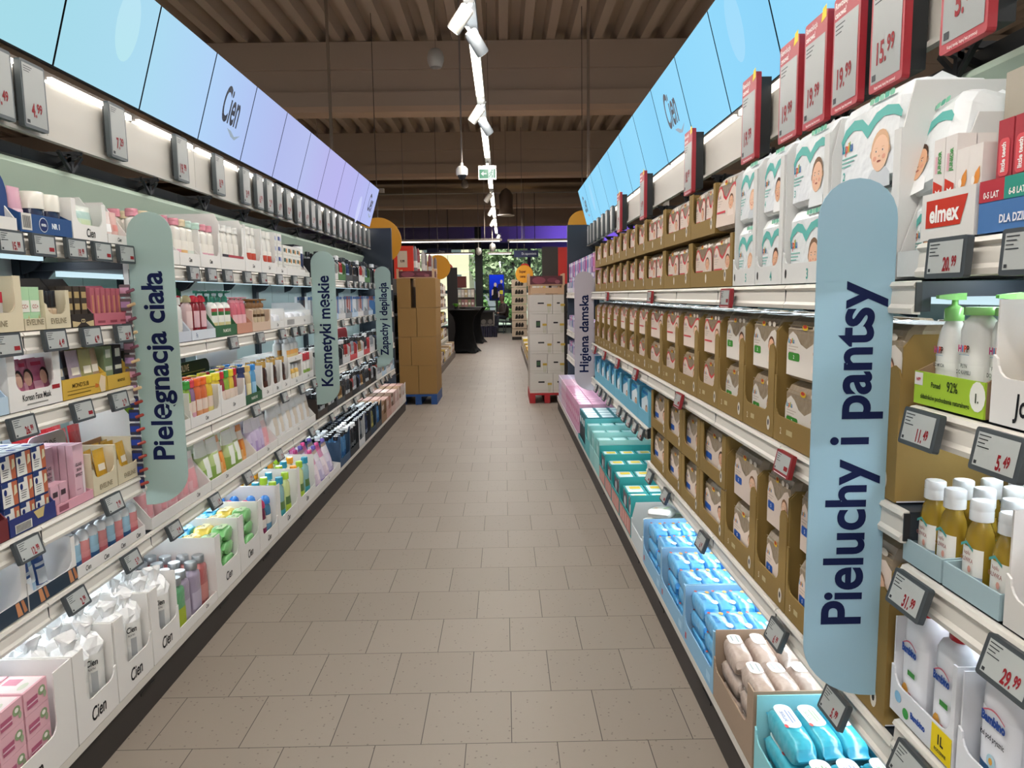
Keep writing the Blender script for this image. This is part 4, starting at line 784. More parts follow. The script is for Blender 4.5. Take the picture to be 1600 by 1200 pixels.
pl = ltray(5.10, 5.40, Z2, hs=.19, hf=.05, style='U', post=.015, desc='white window tray of red-topped soaps'); fill('L', 5.12, 5.38, Z2, bottle('soap_pack', 'bottle', 'red-topped soap pack', .18, .075, .045, 'square', 'e8e3dc', 'b8323a', .05, .07, 'cyl', (.1, .5, [(.5, 'dfa45c'), (.5, '8fae56')], None, INK)), 3, pl, 2, 1, .06, 0, .03)
r = MB(); r.box(-.3, .3, 0, .004, 0, .15, m('cfd3d6', 'card')); q = MB(); q.text('Cien', .06, .085, .04, -.001, m('15235a', 'print'), .72, .02, .1)
Proto('back_card', 'card', '', r, [('lettering', q)]).put(world_at('L', 4.25, .24, Z2+.20), (0, 0, face('L')), 'grey display card behind the brown bath bottles', None)
many(Z2, 5.46, 6.7, .31, [('white', 'cfcfce'), ('silver', 'a9acae'), ('charcoal', '3c3f43')], 1)
many(Z2, 6.7, 8.0, .33, [('white red', 'c4494c'), ('white', 'dcdad8')], 2)
many(Z2, 8.08, 9.34, .32, [('black', '212225'), ('white', 'd9d8d7')], 4)
r = MB(); r.prism(rr(-.6, .6, 0, .26, .10, 5, (1, 1, 0, 0)), -.003, 0, m('a3252c', 'card')); r.prism(rr(-.64, .64, 0, .28, .11, 5, (1, 1, 0, 0)), .001, .003, m('e3dedc', 'card'))
Proto('header_card', 'card', '', r).put(world_at('L', 7.2, .25, Z2+.004), (0, 0, face('L')), 'red rounded header card with white edge beyond the second sign', None)

# ---- left upper shelf (z 1.265)
SH = 'left upper shelf'; Z3 = 1.265
WB = bottle('lotion_bottle', 'bottle', 'white body lotion', .19, .07, .045, 'round', 'e6e3dd', 'dcdad4', .03, .06, 'cyl', (.3, .6, [(1, 'd9d6d0')], None, INK))
pl = ltray(2.86, 3.33, Z3, col='c7ccd6', desc='pale tray beside the first sign', text=''); fill('L', 2.88, 3.32, Z3, WB, 5, pl, 2, 1, .07, 0, .04)
RB_ = [bottle('spray_bottle', 'bottle', n, .20, .055, .045, 'round', c, cap, .03, .045, 'dome', (.3, .75, [(1, l)], None, INK)) for n, c, cap, l in (('red-capped red spray', '8d2a33', 'cf3040', 'e0b8bd'), ('beige-capped pink spray', 'd6b7b5', 'cdbb8e', 'e3c9c6'))]
pl = ltray(3.33, 3.61, Z3, col='d5dbe2', text='Fa', th=.03, txf=.2, shear=0, tcol='2b4a7a', desc='pale blue tray of red sprays', back=.16); fill('L', 3.35, 3.59, Z3, [RB_[1], RB_[0], RB_[0]], 3, pl, 2, 1, .07, 0, .04)
GP = bottle('hand_soap_pump', 'bottle', 'green-pump white soap', .225, .068, .045, 'round', 'e8e8e2', '2f7f68', .06, .03, 'pump', (.2, .9, [(.28, 'd9cf9a'), (.3, 'efeee6'), (.16, '3f7a45'), (.14, 'b8474d'), (.12, 'efeee6')], None, INK), 3)
pl = ltray(3.61, 3.90, Z3, col='2c5f3c', text='PALMOLIVE', tcol='e6e6d8', th=.022, hf=.055, tx=.9, shear=0, back=.2, desc='green tray of pump soaps'); fill('L', 3.625, 3.885, Z3, GP, 3, pl, 2, 1, .07, 0, .035)
r = MB(); r.prism(rr(-.26, .26, 0, .24, .07, 5, (1, 1, 0, 0)), -.003, 0, m('2a6b4c', 'card')); Proto('header_card', 'card', '', r).put(world_at('L', 3.46, .20, Z3+.004), (0, 0, face('L')), 'plain green header card beside the pump soaps', None)
PKB = bottle('pink_soap_bottle', 'bottle', 'pink liquid soap', .19, .06, .04, 'gel', 'cf6a78', 'd98a94', .03, .03, 'pump', (.15, .6, [(1, 'e6b8bd')], None, INK))
BRG = bottle('brown_soap_bottle', 'bottle', 'brown glass-look soap', .18, .056, .04, 'square', 'b39a7c', '7d5428', .05, .036, 'pump', (.1, .7, [(.2, '4a3520'), (.6, 'cbb89a'), (.2, '4a3520')], None, INK))
pl = ltray(3.90, 4.14, Z3, col='c98f78', text='', hf=.055, desc='reddish tray of pink soaps'); fill('L', 3.92, 4.12, Z3, PKB, 3, pl, 2, 1, .06, 0, .035)
pl = ltray(4.14, 4.46, Z3, col='d3b8a2', text='', hf=.05, style='U', post=.012, hs=.12, desc='tan tray of brown soaps'); fill('L', 4.16, 4.44, Z3, BRG, 4, pl, 2, 1, .06, 0, .035)
WP = flowpack('glossy white wash bag', .14, .12, .085, 'e6e6ea', 'eceef2')
pl = ltray(4.46, 4.74, Z3, hs=.12, hf=.045, style='U', post=.012, desc='white tray of glossy bags'); fill('L', 4.48, 4.72, Z3, WP, 2, pl, 2, 1, .12, 0, .07)
def barcode(f, w, y):
    for q in range(16): f.quad(-w*.40+q*.010, -w*.40+q*.010+(.003 if q % 3 else .006), .012, .045, y, m('3a3b3d', 'print'))
pl = ltray(4.74, 5.38, Z3, hs=.10, hf=.06, style='U', post=.012, txf=.75, deco=barcode, desc='white tray with a barcode'); fill('L', 4.78, 5.34, Z3, WP, 4, pl, 2, 1, .12, 0, .07)
TBR = [carton('%s toothbrush pack' % n, .05, .19, .02, c, lambda b, w, h: (b.quad(-w*.12, w*.12, h*.1, h*.85, -.001, m('d9e2ea', 'print')), b.quad(-w*.4, w*.4, h*.86, h*.98, -.001, m('3f6fae', 'print'))), 'toothbrush_pack', 'pack') for n, c in (('blue', '5d86b5'), ('white', 'd9dde0'), ('grey', '7d858c'), ('reddish', 'a9635c'))]
many(Z3, 5.46, 7.96, .28, [('white', 'd5d4d3'), ('grey', '8f9397'), ('pale blue', 'b5c9dc')], 1, P=TBR, n=5, ny=2, style='low', hf=.045)
many(Z3, 8.08, 9.34, .32, [('blue', '4f7fb5'), ('white', 'dedcda')], 3, P=TBR, n=4)

# ---- left top shelf (z 1.60)
SH = 'left top shelf'; Z4 = 1.60
LO = [bottle('body_lotion_bottle', 'bottle', n, .20, .066, .045, 'wash', 'e9e4da', cap, .028, .045, 'flip', (.15, .62, [(.5, l), (.5, 'ece7dd')], None, INK)) for n, cap, l in (('pink-capped white lotion', 'd98f9c', 'd9a3b0'), ('beige-capped white lotion', 'd9c7a5', 'dcb27a'), ('mint-capped white lotion', 'bcd6c9', 'd6ddd2'))]
pl = ltray(2.88, 3.26, Z4, desc='white tray of lotions at the first sign', hf=.06); fill('L', 2.90, 3.24, Z4, LO, 4, pl, 2, 1, .07, 0, .035)
pl = ltray(3.26, 3.48, Z4, hf=.055, desc='white tray of pink and beige lotions'); fill('L', 3.27, 3.47, Z4, LO, 3, pl, 2, 1, .07, 0, .035)
pl = ltray(3.48, 3.73, Z4, hf=.06, hs=.17, style='K', post=.015, desc='white tray of mint and pink lotions'); fill('L', 3.49, 3.71, Z4, [LO[2], LO[0], LO[0]], 3, pl, 2, 1, .07, 0, .035)
LM = bottle('lotion_bottle', 'bottle', 'slim white lotion', .22, .062, .045, 'gel', 'e7e3da', 'e9e7e2', .03, .05, 'flip', (.15, .7, [(.2, 'd9cfc4'), (.8, 'e9e5dd')], None, INK))
pl = ltray(3.73, 4.08, Z4, hs=.23, hf=.07, style='K', post=.03, text='', deco=lambda f, w, y: (f.quad(-w*.44, -w*.2, .062, .075, y, m('35303a', 'print')), f.quad(-w*.2, w*.44, .062, .075, y, m('b0434d', 'print'))), desc='white tray with a red stripe', back=.27); fill('L', 3.745, 4.06, Z4, LM, 4, pl, 2, 1, .07, 0, .035)
LR = bottle('lotion_bottle', 'bottle', 'red-printed white lotion', .245, .065, .045, 'gel', 'e9e6df', 'e6e3dc', .04, .045, 'flip', (.12, .62, [(.3, 'ded8d0'), (.45, 'c0503f'), (.25, 'ece8e0')], None, INK))
for a, c in ((4.08, 4.35), (4.35, 4.64)):
    pl = ltray(a, c, Z4, hs=.25, hf=.065, style='J', post=.025, desc='white window tray of red-printed lotions'); fill('L', a+.03, c-.015, Z4, LR, 3, pl, 2, 1, .07, 0, .035)
CB = [carton('%s cream carton' % n, w, .062, .06, 'e6e3dc', (lambda cc, dd: lambda b, w, h: (b.quad(-w*.4, w*.05, h*.3, h*.7, -.001, m(cc, 'print')), b.ell(w*.22, h*.45, w*.14, h*.26, -.001, m(dd, 'print'), 10)))(c1, c2), 'cream_carton') for n, w, c1, c2 in (('blue-printed', .085, '3f4f8f', 'b9c0d9'), ('orange-printed', .10, '5a6f6a', 'd98f3a'))]
pl = ltray(4.64, 4.86, Z4, hf=.045, desc='white tray of blue-printed cartons'); fill('L', 4.65, 4.85, Z4, CB[0], 2, pl, 1, 4, 0, .064, .02)
pl = ltray(4.86, 5.30, Z4, hf=.045, text='', desc='white tray of orange-printed cartons'); fill('L', 4.87, 5.28, Z4, CB[1], 4, pl, 1, 3, 0, .064, .02)
DG = carton('black gift box', .22, .24, .12, '1d2129', lambda b, w, h: (b.ell(w*.1, h*.35, w*.18, h*.14, -.001, m('8d9196', 'print')), b.quad(-w*.1, w*.3, h*.7, h*.78, -.001, m('c9cbcc', 'print'))), 'gift_box'); DG.put(world_at('L', 5.6, .12, Z4), (0, 0, face('L')), 'black gift box on the left top shelf behind the second sign', None)
pl = ltray(5.30, 5.42, Z4, col='e6e3de', text='', hf=.03, desc='white tray at the second sign'); fill('L', 5.30, 5.42, Z4, bottle('aftershave_jar', 'jar', 'navy jar with white lid', .21, .09, .07, 'jar', '2c3558', 'e6e7e9', .05, .08, 'cyl'), 1, pl, 1, 1, 0, 0, .06)
many(Z4, 5.75, 7.96, .30, [('black', '202226'), ('white', 'd9d7d4'), ('green', '4f7a4a'), ('dark grey', '4a4c50')], 3)
many(Z4, 8.08, 9.34, .30, [('black', '222327'), ('white', 'd4d2d0')], 1)
# ---- nearest left bay: make-up, masks, creams
SH = 'near-left top shelf'; Z = 1.655
WJ = bottle('cream_jar', 'jar', 'white-lidded navy jar', .125, .07, .06, 'jar', '2a2f4a', 'e3ded2', .05, .072, 'cyl', (.1, .7, [(.5, '7f8fb5'), (.5, '8d5a6a')], None, INK))
PTB = tube('pink cream tube', .13, .06, 'd6a5b5', 'c990a4', ((.35, .5, 'e3c3cd'), (.24, .28, '8d3a4a')))
def nivea(f, w, y):
    f.ell(-w*.08, .027, .022, .022, y, m('e8edf2', 'print'), 16); f.ell(-w*.08, .027, .020, .020, y-.0005, m('16285f', 'print'), 16); f.text('NIVEA', -w*.08, .023, .011, y-.001, m('f0f3f6', 'print'), .8, .03); f.text('NR 1', w*.16, .020, .022, y, m('e8edf2', 'print'), .9, .05)
    f.quad(-w*.48, -w*.30, .006, .055, y, m('dcd9d2', 'print')); 
    for q in range(9): f.quad(-w*.46+q*.0042, -w*.46+q*.0042+.002, .012, .048, y-.0006, m('4b4b4b', 'print'))
pl = ltray(1.92, 2.19, Z, col='e0ddd8', text='', hf=.035, desc='white tray at the left picture edge'); fill('L', 1.93, 2.18, Z, tube('aqua cream tube', .12, .05, '9fcfd0', 'e6e6e4'), 4, pl, 1, 1, 0, 0, .05)
r = MB(); r.prism(rr(-.10, .10, 0, .185, .085, 6, (1, 1, 0, 0)), -.004, 0, m('1d3f78', 'card')); q = MB(); q.ell(0, .125, .042, .042, -.005, m('152a6b', 'print'), 20); q.text('NIVEA', 0, .118, .02, -.0056, m('e8edf2', 'print'), .85, .03)
Proto('header_card', 'card', '', r, [('emblem', q)]).put(world_at('L', 2.10, .03, Z+.001), (0, 0, face('L')), 'tall dark blue arched header card on the near left top shelf', None)
pl = ltray(2.20, 2.465, Z, col='1f4a80', text='', hf=.055, hs=.08, back=.10, deco=nivea, inner='8d7565', desc='dark blue tray with a round emblem'); fill('L', 2.21, 2.45, Z, lambda i, j, k: PTB if i == 0 else WJ, 3, pl, 2, 1, .075, 0, .04)
SP = pouch('pale green scrub pouch', .115, .095, .03, 'cfdcb8', ['dfe3d2', 'c3d9a8', 'cfe0c6', 'b7d3cc', 'dfe6dc', 'e6ebe4'])
pl = ltray(2.465, 2.68, Z, hs=.13, hf=.05, style='U', post=.025, th=.04, desc='white window tray of pale green pouches'); fill('L', 2.49, 2.66, Z, SP, 2, pl, 3, 1, .04, 0, .035, zj=6, jit=.1)
pl = ltray(2.68, 2.84, Z, hf=.032, th=.02, desc='small white tray of pink tubes'); fill('L', 2.69, 2.83, Z, [tube('orange-pink cream tube', .115, .045, 'e3b9b0', 'efe6da', ((.4, .6, 'd98f86'),)), tube('pale rose cream tube', .115, .045, 'ebd9d3', 'efe6da')], 3, pl, 2, 1, .06, 0, .04)

SH = 'near-left upper shelf'; Z = 1.365
def eve(col='8d8168', sz=.024): return dict(text='EVELINE', tcol=col, th=sz, tx=.95, shear=0, tz=.016, col='d5c9ac')
RC = carton('red and white kit', .05, .11, .04, 'd9d4cf', lambda b, w, h: (b.quad(-w*.5, w*.5, h*.72, h, -.001, m('cf3a4c', 'print')), b.quad(-w*.5, 0, 0, h*.35, -.001, m('7fc4bd', 'print')), b.quad(0, w*.5, 0, h*.35, -.001, m('c03545', 'print'))), 'make_up_carton')
CC = carton('mint cream carton', .047, .125, .04, 'a9cfa4', lambda b, w, h: (b.quad(-w*.44, w*.44, h*.40, h*.68, -.001, m('e3e3d6', 'print')), b.text('CC+', 0, h*.49, .016, -.0015, m('b04a4a', 'print'), .9, .01), b.poly([(w*.1, 0), (w*.45, 0), (w*.3, h*.34)], -.0012, m('c7a06a', 'print'))), 'cream_carton')
FD = bottle('foundation_bottle', 'bottle', 'black-capped beige foundation', .115, .026, .024, 'square', 'c9b193', '16161a', .05, .024, 'cyl')
BG = carton('black gold carton', .034, .13, .03, '3a2e24', lambda b, w, h: [b.quad(-w*.4, w*.4, h*t, h*(t+.16), -.001, m('b59c6c', 'print')) for t in (.08, .40, .70)], 'make_up_carton')
PL_ = carton('dusty rose lip carton', .026, .125, .026, 'b4606c', lambda b, w, h: b.quad(-w*.2, w*.2, h*.25, h*.8, -.001, m('c98a6a', 'print')), 'lip_carton')
pl = ltray(1.95, 2.18, Z, hf=.055, style='K', hs=.16, post=.03, inner='a98f72', **eve(), desc='beige tray of red make-up kits'); fill('L', 1.96, 2.14, Z, RC, 4, pl, 1, 1, 0, 0, .03)
pl = ltray(2.18, 2.28, Z, hf=.035, **eve(), desc='narrow beige tray of mint cartons', back=.06); fill('L', 2.182, 2.278, Z, CC, 2, pl, 1, 1, 0, 0, .008)
pl = ltray(2.28, 2.415, Z, hf=.045, style='K', hs=.12, post=.018, inner='d7d6db', **eve(), desc='beige tray of foundation bottles'); fill('L', 2.29, 2.385, Z, FD, 4, pl, 2, 1, .035, 0, .03)
pl = ltray(2.415, 2.55, Z, text='', col='2b211c', hf=.042, desc='black gold tray of make-up cartons', deco=lambda f, w, y: (f.text('CD', 0, .014, .016, y, m('d9c79a', 'print'), 1, .02), f.poly([(-w*.48, 0), (-w*.3, 0), (-w*.1, .014), (-w*.48, .02)], y, m('c9b48a', 'print')), f.poly([(w*.48, 0), (w*.3, 0), (w*.1, .014), (w*.48, .02)], y, m('c9b48a', 'print')))); fill('L', 2.42, 2.545, Z, BG, 3, pl, 2, 1, .034, 0, .012)
pl = ltray(2.55, 2.79, Z, text='', col='c06a78', hf=.042, back=.14, desc='pink tray of lip cartons', deco=lambda f, w, y: [f.quad(w*a, w*(a+.2), .008, .016, y, m('8f4450', 'print')) for a in (-.42, -.08, .22)]); fill('L', 2.56, 2.77, Z, PL_, 6, pl, 2, 1, .028, 0, .012)

SH = 'near-left middle shelf'; Z = 1.135
MS = sachet('rose face mask sachet', .085, .14, 'b5607f', lambda b, w, h: (b.quad(-w*.35, w*.2, h*.84, h*.92, -.004, m('a8324f', 'print')), b.quad(-w*.4, w*.1, h*.1, h*.5, -.004, m('d9a3b3', 'print')), b.ell(w*.24, h*.62, w*.22, h*.17, -.0044, m('3a2a28', 'print'), 14), b.ell(w*.17, h*.57, w*.19, h*.16, -.005, m('d9ad98', 'print'), 14)))
pl = ltray(1.90, 2.08, Z, col='b9cfe0', text='', hf=.05, desc='pale blue tray at the left picture edge'); fill('L', 1.92, 2.06, Z, sachet('blue mask sachet', .08, .13, '9dbdd9'), 2, pl, 2, 1, .02, 0, .03, tilt=-8)
pl = ltray(2.08, 2.335, Z, hs=.16, hf=.055, style='U', post=.035, text='Korean Face Mask', th=.026, tcol='2a2a2a', tz=.026, tx=.7, shear=0, desc='white window tray of face masks', deco=lambda f, w, y: (f.quad(w*.30, w*.46, .045, .058, y, m('9a2a30', 'print')), f.quad(-w*.2, w*.2, .012, .016, y, m('8d8a86', 'print')))); fill('L', 2.12, 2.30, Z, MS, 3, pl, 2, 1, .02, 0, .012, tilt=-7, zj=4, jit=.15)
def mond(f, w, y):
    f.text('MOND\u2019SUB', -w*.12, .034, .020, y, m('4a3a10', 'print'), .95, .01, fit=w*.6); f.quad(-w*.42, w*.2, .024, .026, y, m('7a6220', 'print')); f.quad(-w*.42, w*.1, .012, .015, y, m('7a6220', 'print')); f.poly([(w*.34, .0), (w*.44, .0), (w*.47, .05), (w*.36, .06), (w*.30, .03)], y-.0004, m('e6cfae', 'print')); f.poly([(w*.2, .02), (w*.28, .018), (w*.3, .028), (w*.22, .034)], y, m('c8702c', 'print'))
FM = [sachet('%s foil mask sachet' % n, .07, .15, c, None, top=c) for n, c in (('silver blue', '8d97a8'), ('mauve', 'a898a6'), ('olive', '9a9560'), ('copper', 'ab8f74'))]
pl = ltray(2.335, 2.60, Z, col='d0a93f', text='', hf=.065, deco=mond, desc='yellow tray of foil masks'); fill('L', 2.34, 2.59, Z, FM, 4, pl, 3, 1, .02, 0, .012, tilt=-5, zj=4, jit=.1)
MK = [carton('%s mask box' % n, .055, .15, .03, c, lambda b, w, h: (b.quad(-w*.3, w*.3, h*.72, h*.92, -.001, m('d2d5c6', 'print')), b.quad(-w*.4, w*.4, h*.42, h*.52, -.001, m('c9cdbd', 'print'))), 'mask_box') for n, c in (('sage green', '7f8f6c'), ('black', '2b2d31'))]
pl = ltray(2.60, 2.79, Z, col='d3ac44', text='MOND\u2019SUB', tcol='4a3a10', th=.014, hf=.05, shear=0, tz=.022, desc='small yellow tray of boxes'); fill('L', 2.61, 2.74, Z, MK, 2, pl, 2, 1, .035, 0, .01)

SH = 'near-left low shelf'; Z = .785
def niv(b, w, h):
    b.quad(-w*.49, w*.2, h*.04, h*.96, -.001, m('e9e7e0', 'print')); b.quad(-w*.49, -w*.1, h*.80, h*.98, -.0014, m('2a3f74', 'print')); b.ell(-w*.30, h*.62, w*.10, h*.13, -.0014, m('1f2f6b', 'print'), 10)
    for q in range(4): b.quad(-w*.36, w*(.05-.03*q), h*(.44-.09*q), h*(.47-.09*q), -.0014, m('55555a', 'print'))
    b.poly([(w*.12, h*.96), (w*.49, h*.96), (w*.49, h*.04), (w*.2, h*.04)], -.0014, m(('b9674a', 'c98a5a', 'a98a5a')[int(w*1000) % 3], 'print')); b.poly([(w*.22, h*.4), (w*.45, h*.5), (w*.42, h*.8), (w*.28, h*.8)], -.0018, m('d9d2b0', 'print'))
NC = carton('white and navy cream carton', .066, .075, .066, '24366f', niv, 'cream_carton', top=lambda b, w, d: (b.quad(-w*.48, w*.48, -d*.48, d*.48, 0, m('dfe2ea', 'print')), b.ell(0, 0, w*.2, w*.2, .0006, m('2a4a9a', 'print'), 12)))
pl = ltray(1.86, 2.03, Z, col='6b2226', text='', hf=.06, desc='maroon tray at the left picture edge'); fill('L', 1.87, 2.02, Z, carton('brown gold carton', .065, .085, .06, '5a4322', lambda b, w, h: b.quad(-w*.4, w*.4, h*.3, h*.6, -.001, m('b8994a', 'print')), 'cream_carton'), 2, pl, 2, 2, .066, .09, .01)
pl = ltray(2.03, 2.25, Z, col='232f6e', text='', hf=.05, deco=lambda f, w, y: (f.quad(-w*.4, -w*.05, .004, .03, y, m('dcd9d2', 'print')), [f.quad(-w*.38+q*.006, -w*.38+q*.006+.003, .006, .028, y-.0006, m('4b4b4b', 'print')) for q in range(11)], f.poly([(w*.0, .045), (w*.25, .05), (w*.2, .02), (w*.08, .02)], y, m('c7b27a', 'print'))), desc='navy tray of cream cartons'); fill('L', 2.035, 2.245, Z, NC, 3, pl, 3, 3, .068, .076, .012, 'ft')
GS = carton('tall pale pink skin carton', .058, .19, .022, 'dcb3bf', lambda b, w, h: (b.text('GLASS', -.003, h*.62, .014, -.001, m('3a2f33', 'print'), .9, .02), b.text('SKIN', -.003, h*.53, .014, -.001, m('3a2f33', 'print'), .9, .02), b.text('EFFECT', -.003, h*.44, .014, -.001, m('3a2f33', 'print'), .9, .02, fit=w*.7), b.ell(w*.34, h*.35, w*.12, h*.28, -.001, m('e6d9dc', 'print')), b.quad(-w*.4, 0, h*.2, h*.22, -.001, m('b98a98', 'print'))), 'skin_carton')
GM = carton('small pink serum carton', .045, .085, .04, 'd9a9b6', lambda b, w, h: (b.quad(-w*.3, w*.25, h*.55, h*.75, -.001, m('4a3a40', 'print')), b.quad(-w*.3, w*.1, h*.2, h*.26, -.001, m('b98a98', 'print'))), 'serum_carton')
pl = ltray(2.25, 2.46, Z, col='d49aa8', text='', hf=.03, back=.05, desc='pink tray of skin cartons', deco=lambda f, w, y: f.quad(-w*.45, -w*.2, .006, .024, y, m('8f5563', 'print'))); fill('L', 2.255, 2.34, Z, GM, 2, pl, 1, 1, 0, 0, .012); fill('L', 2.255, 2.375, Z, GS, 2, pl.split(',')[0]+', near-left low shelf', 4, 1, .026, 0, .07); fill('L', 2.375, 2.455, Z, GS, 1, pl.split(',')[0]+' end, near-left low shelf', 8, 1, .025, 0, .012)
r = MB(); r.prism(rr(-.105, .105, 0, .215, .03, 4, (1, 1, 0, 0)), -.003, 0, m('d3d2d8', 'card')); q = MB(); q.text('EVELINE', 0, .172, .026, -.004, m('3f4046', 'print'), 1, .005); q.quad(-.08, .08, .163, .165, -.004, m('6a6b70', 'print')); q.text('COSMETICS', 0, .146, .012, -.004, m('6a6b70', 'print'), 1.3, .005)
Proto('header_card', 'card', '', r, [('lettering', q)]).put(world_at('L', 2.50, .165, Z+.002), (0, 0, face('L')), 'pale header card with thin lettering behind the pink skin cartons', None)
r = MB(); r.box(-.14, .14, 0, .004, 0, .265, m('b3c3ce', 'card')); q = MB(); q.text('Cien', 0, .17, .09, -.001, m('14235a', 'print'), .72, .02, .1); Proto('back_card', 'card', '', r, [('lettering', q)]).put(world_at('L', 2.66, .33, Z+.002), (0, 0, face('L')), 'pale blue back card with dark lettering behind the pale header card', None)
ES = [sachet('yellow-topped plum sachet', .065, .14, '9a3a4c', None, top='d9ab2f'), sachet('yellow mask sachet', .065, .14, 'd6a732', None, top='d9ab2f'), sachet('red foil sachet', .065, .20, 'b5262e', None, top='c92f36')]
for n, (a, c) in enumerate(((2.46, 2.62), (2.62, 2.79))):
    pl = ltray(a, c, Z, hf=.06, style='K', hs=.15, post=.012, inner='a3805f', d=.14, **eve(), desc='beige tray of yellow sachets'); fill('L', a+.01, c-.025, Z, lambda i, j, k: ES[i % 2], 2, pl, 3, 1, .03, 0, .02, tilt=-6, zj=6, jit=.15)

fill('L', 2.47, 2.79, Z, ES[2], 4, 'behind beige trays', 3, 1, .03, 0, .19, tilt=-4, zj=4, jit=.1)

# hanging strip of lip balms beside the first sign
T = ob('clip_strip', None, None, (-1.398, 2.765, 0), (0, 0, 0), 'clear hanging clip strip carrying lip balms beside the first category sign', 'strip')
b = MB(); b.box(-.006, .012, 0, .002, .72, 1.60, m('cfd2d3', 'gloss')); ob('band', b.mesh('band'), T); b = MB(); b.box(-.012, .02, -.002, .004, 1.585, 1.61, m('e3e3e0')); ob('hook', b.mesh('hook'), T)
r1 = []
for nm, c, c2 in (('lilac', 'b08db5', 'd6b98f'), ('pink', 'c997ad', '7d4b5a'), ('blue', '2a3f8f', '9a3f34')):
    r = MB(); r.prism(rr(-.024, .016, 0, .045, .004, 2), -.003, -.001, m('2c2a3f' if nm == 'blue' else '6b5a5f', 'card')); g = MB(); g.quad(-.022, .012, .012, .034, -.0036, m(c, 'print')); h = MB(); h.T = Matrix.Translation((.02, -.008, .022)) @ Matrix.Rotation(R(70), 4, 'Y'); h.lathe([(.012, -.016), (.012, .010), (.010, .014)], m(c2, 'gloss'), 10)
    r1.append(Proto('lip_balm', 'lip balm', nm+' lip balm', r, [('card_print', g), ('stick', h)]))
for q in range(15):
    p = r1[2] if q < 7 else r1[(q+1) % 2]
    p.put((-1.398, 2.764, .735+q*.052), (0, 0, 0), '%s on the hanging clip strip, %s from its bottom' % (p.desc, ORD[q]), 'lip balms on the clip strip')

# ---- price tags on the left rails
def tags(side, z, ss, prices, nm, **k):
    for q, s in enumerate(ss):
        t = prices[q] if q < len(prices) else ''
        esl(side, s, z, t, '%s price tag %s, %s from camera, %s' % ('dark', ('reading '+t) if t else 'in small print', ORD[q], nm), 'price tags on the left rails' if side in 'Ll' else 'price tags on the right rails', **k)
tags('L', 1.583, [2.10, 2.25, 2.42, 2.575, 2.735], ['15.99', '', '19.99', ''], 'near-left top rail', tilt=-2)
tags('L', 1.298, [2.05, 2.27, 2.47, 2.68], ['', '4.49', '6.99', '23.99'], 'near-left upper rail', tilt=-6)
tags('L', 1.062, [2.08, 2.38, 2.61], ['26.99', '', '2.79'], 'near-left middle rail', tilt=-10)
tags('L', .715, [2.05, 2.51], ['12.99', '7.99'], 'near-left low rail', tilt=-16)
tags('L', .475, [2.25, 2.60, 2.95, 3.38, 3.83, 4.38, 5.14, 5.76, 6.22, 6.68, 7.08, 7.45, 7.83, 8.16, 8.47, 8.75], ['2.99', '5.19', '7.49', '1.49', '7.49', '5.99', '4.99'], 'left lower rail', tilt=-20)
tags('L', .805, [4.02, 4.55, 4.95, 5.27, 6.55, 6.89, 7.31, 7.67, 7.98], ['5.99', '3.79', '6.49'], 'left middle rail', tilt=-14)
tags('L', 1.195, [3.75, 4.17, 4.58, 4.85, 5.02, 5.27, 6.31, 6.71, 7.0, 7.25, 7.56, 7.86], ['9.99', '4.49'], 'left upper rail', tilt=-8)
tags('L', 1.53, [3.32, 3.52, 3.73, 4.01, 4.27, 4.58, 4.91, 5.23, 6.58, 6.89, 7.13, 7.39, 7.63, 7.89], ['8.99', '', '7.99'], 'left top rail', tilt=-3)
for q, (s, t) in enumerate(zip([2.50, 2.68, 3.24, 3.87, 4.37, 4.81, 5.07, 5.28, 5.5, 5.74, 6.02, 6.25, 6.46, 6.68, 6.99, 7.23, 7.51, 7.75, 8.0, 8.28, 8.53, 8.81, 9.1], ['3.49', '4.99', '7.29', '19.99', '8.99', '3.49', '6.99', '2.99', '6.99', '12.49', '6.79', '4.79', '5.49', '8.49', '7.99', '9.49', '3.99', '4.29', '5.99', '6.49', '2.49', '7.49', '3.29'])):
    header_tag('L', s, -1.637, 2.045, .135, .225, t, 'grey price card reading %s on the left header boards, %s from the camera' % (t, ORD[q]), 'price cards on the left header')
# ================================================================== right side
SH = 'right bottom shelf'
def rtray(side, s0, s1, z, what='tray', **k):
    pl = place_name(SH, what); k.setdefault('hs', .16); k.setdefault('hf', .045); k.setdefault('th', .026); k.setdefault('text', '')
    tray(side, s0, s1, z, k.pop('d', .285), tlab(k.pop('desc', 'cardboard tray'), pl), k.pop('style', 'low'), **k); return pl
def wipe_print(tc, bl):
    def f(b):
        b.text('SENSITIVE', -.028, .006, .012, .0006, m(tc, 'print'), .8, .015, fit=.06); b.quad(-.055, .0, -.004, -.001, .0006, m(bl, 'print')); b.quad(-.05, -.005, -.012, -.009, .0006, m(bl, 'print')); b.ell(.012, .02, .008, .005, .0006, m('d2565a', 'print'), 8)
    return f
TW = [flowpack('turquoise wipes pack', .20, .064, .070, '3fb0c6', '37a0bd', (-.03, .10, .046), 'eef4f4', wipe_print('4f9d52', '7fb07a'), e=4), flowpack('turquoise blue-lettered pack', .20, .064, .070, '41b3c9', '37a0bd', (-.03, .10, .046), 'eef4f4', wipe_print('3f62a8', '7f95c4'), e=4)]
BW = flowpack('beige wipes pack', .20, .064, .070, 'b9a79b', 'a8968a', (-.045, .075, .042), 'f1f0ea', lambda b: (b.quad(-.07, -.02, -.010, -.006, .0006, m('9fb0ae', 'print')), b.quad(-.07, -.03, .006, .010, .0006, m('9fb0ae', 'print'))))
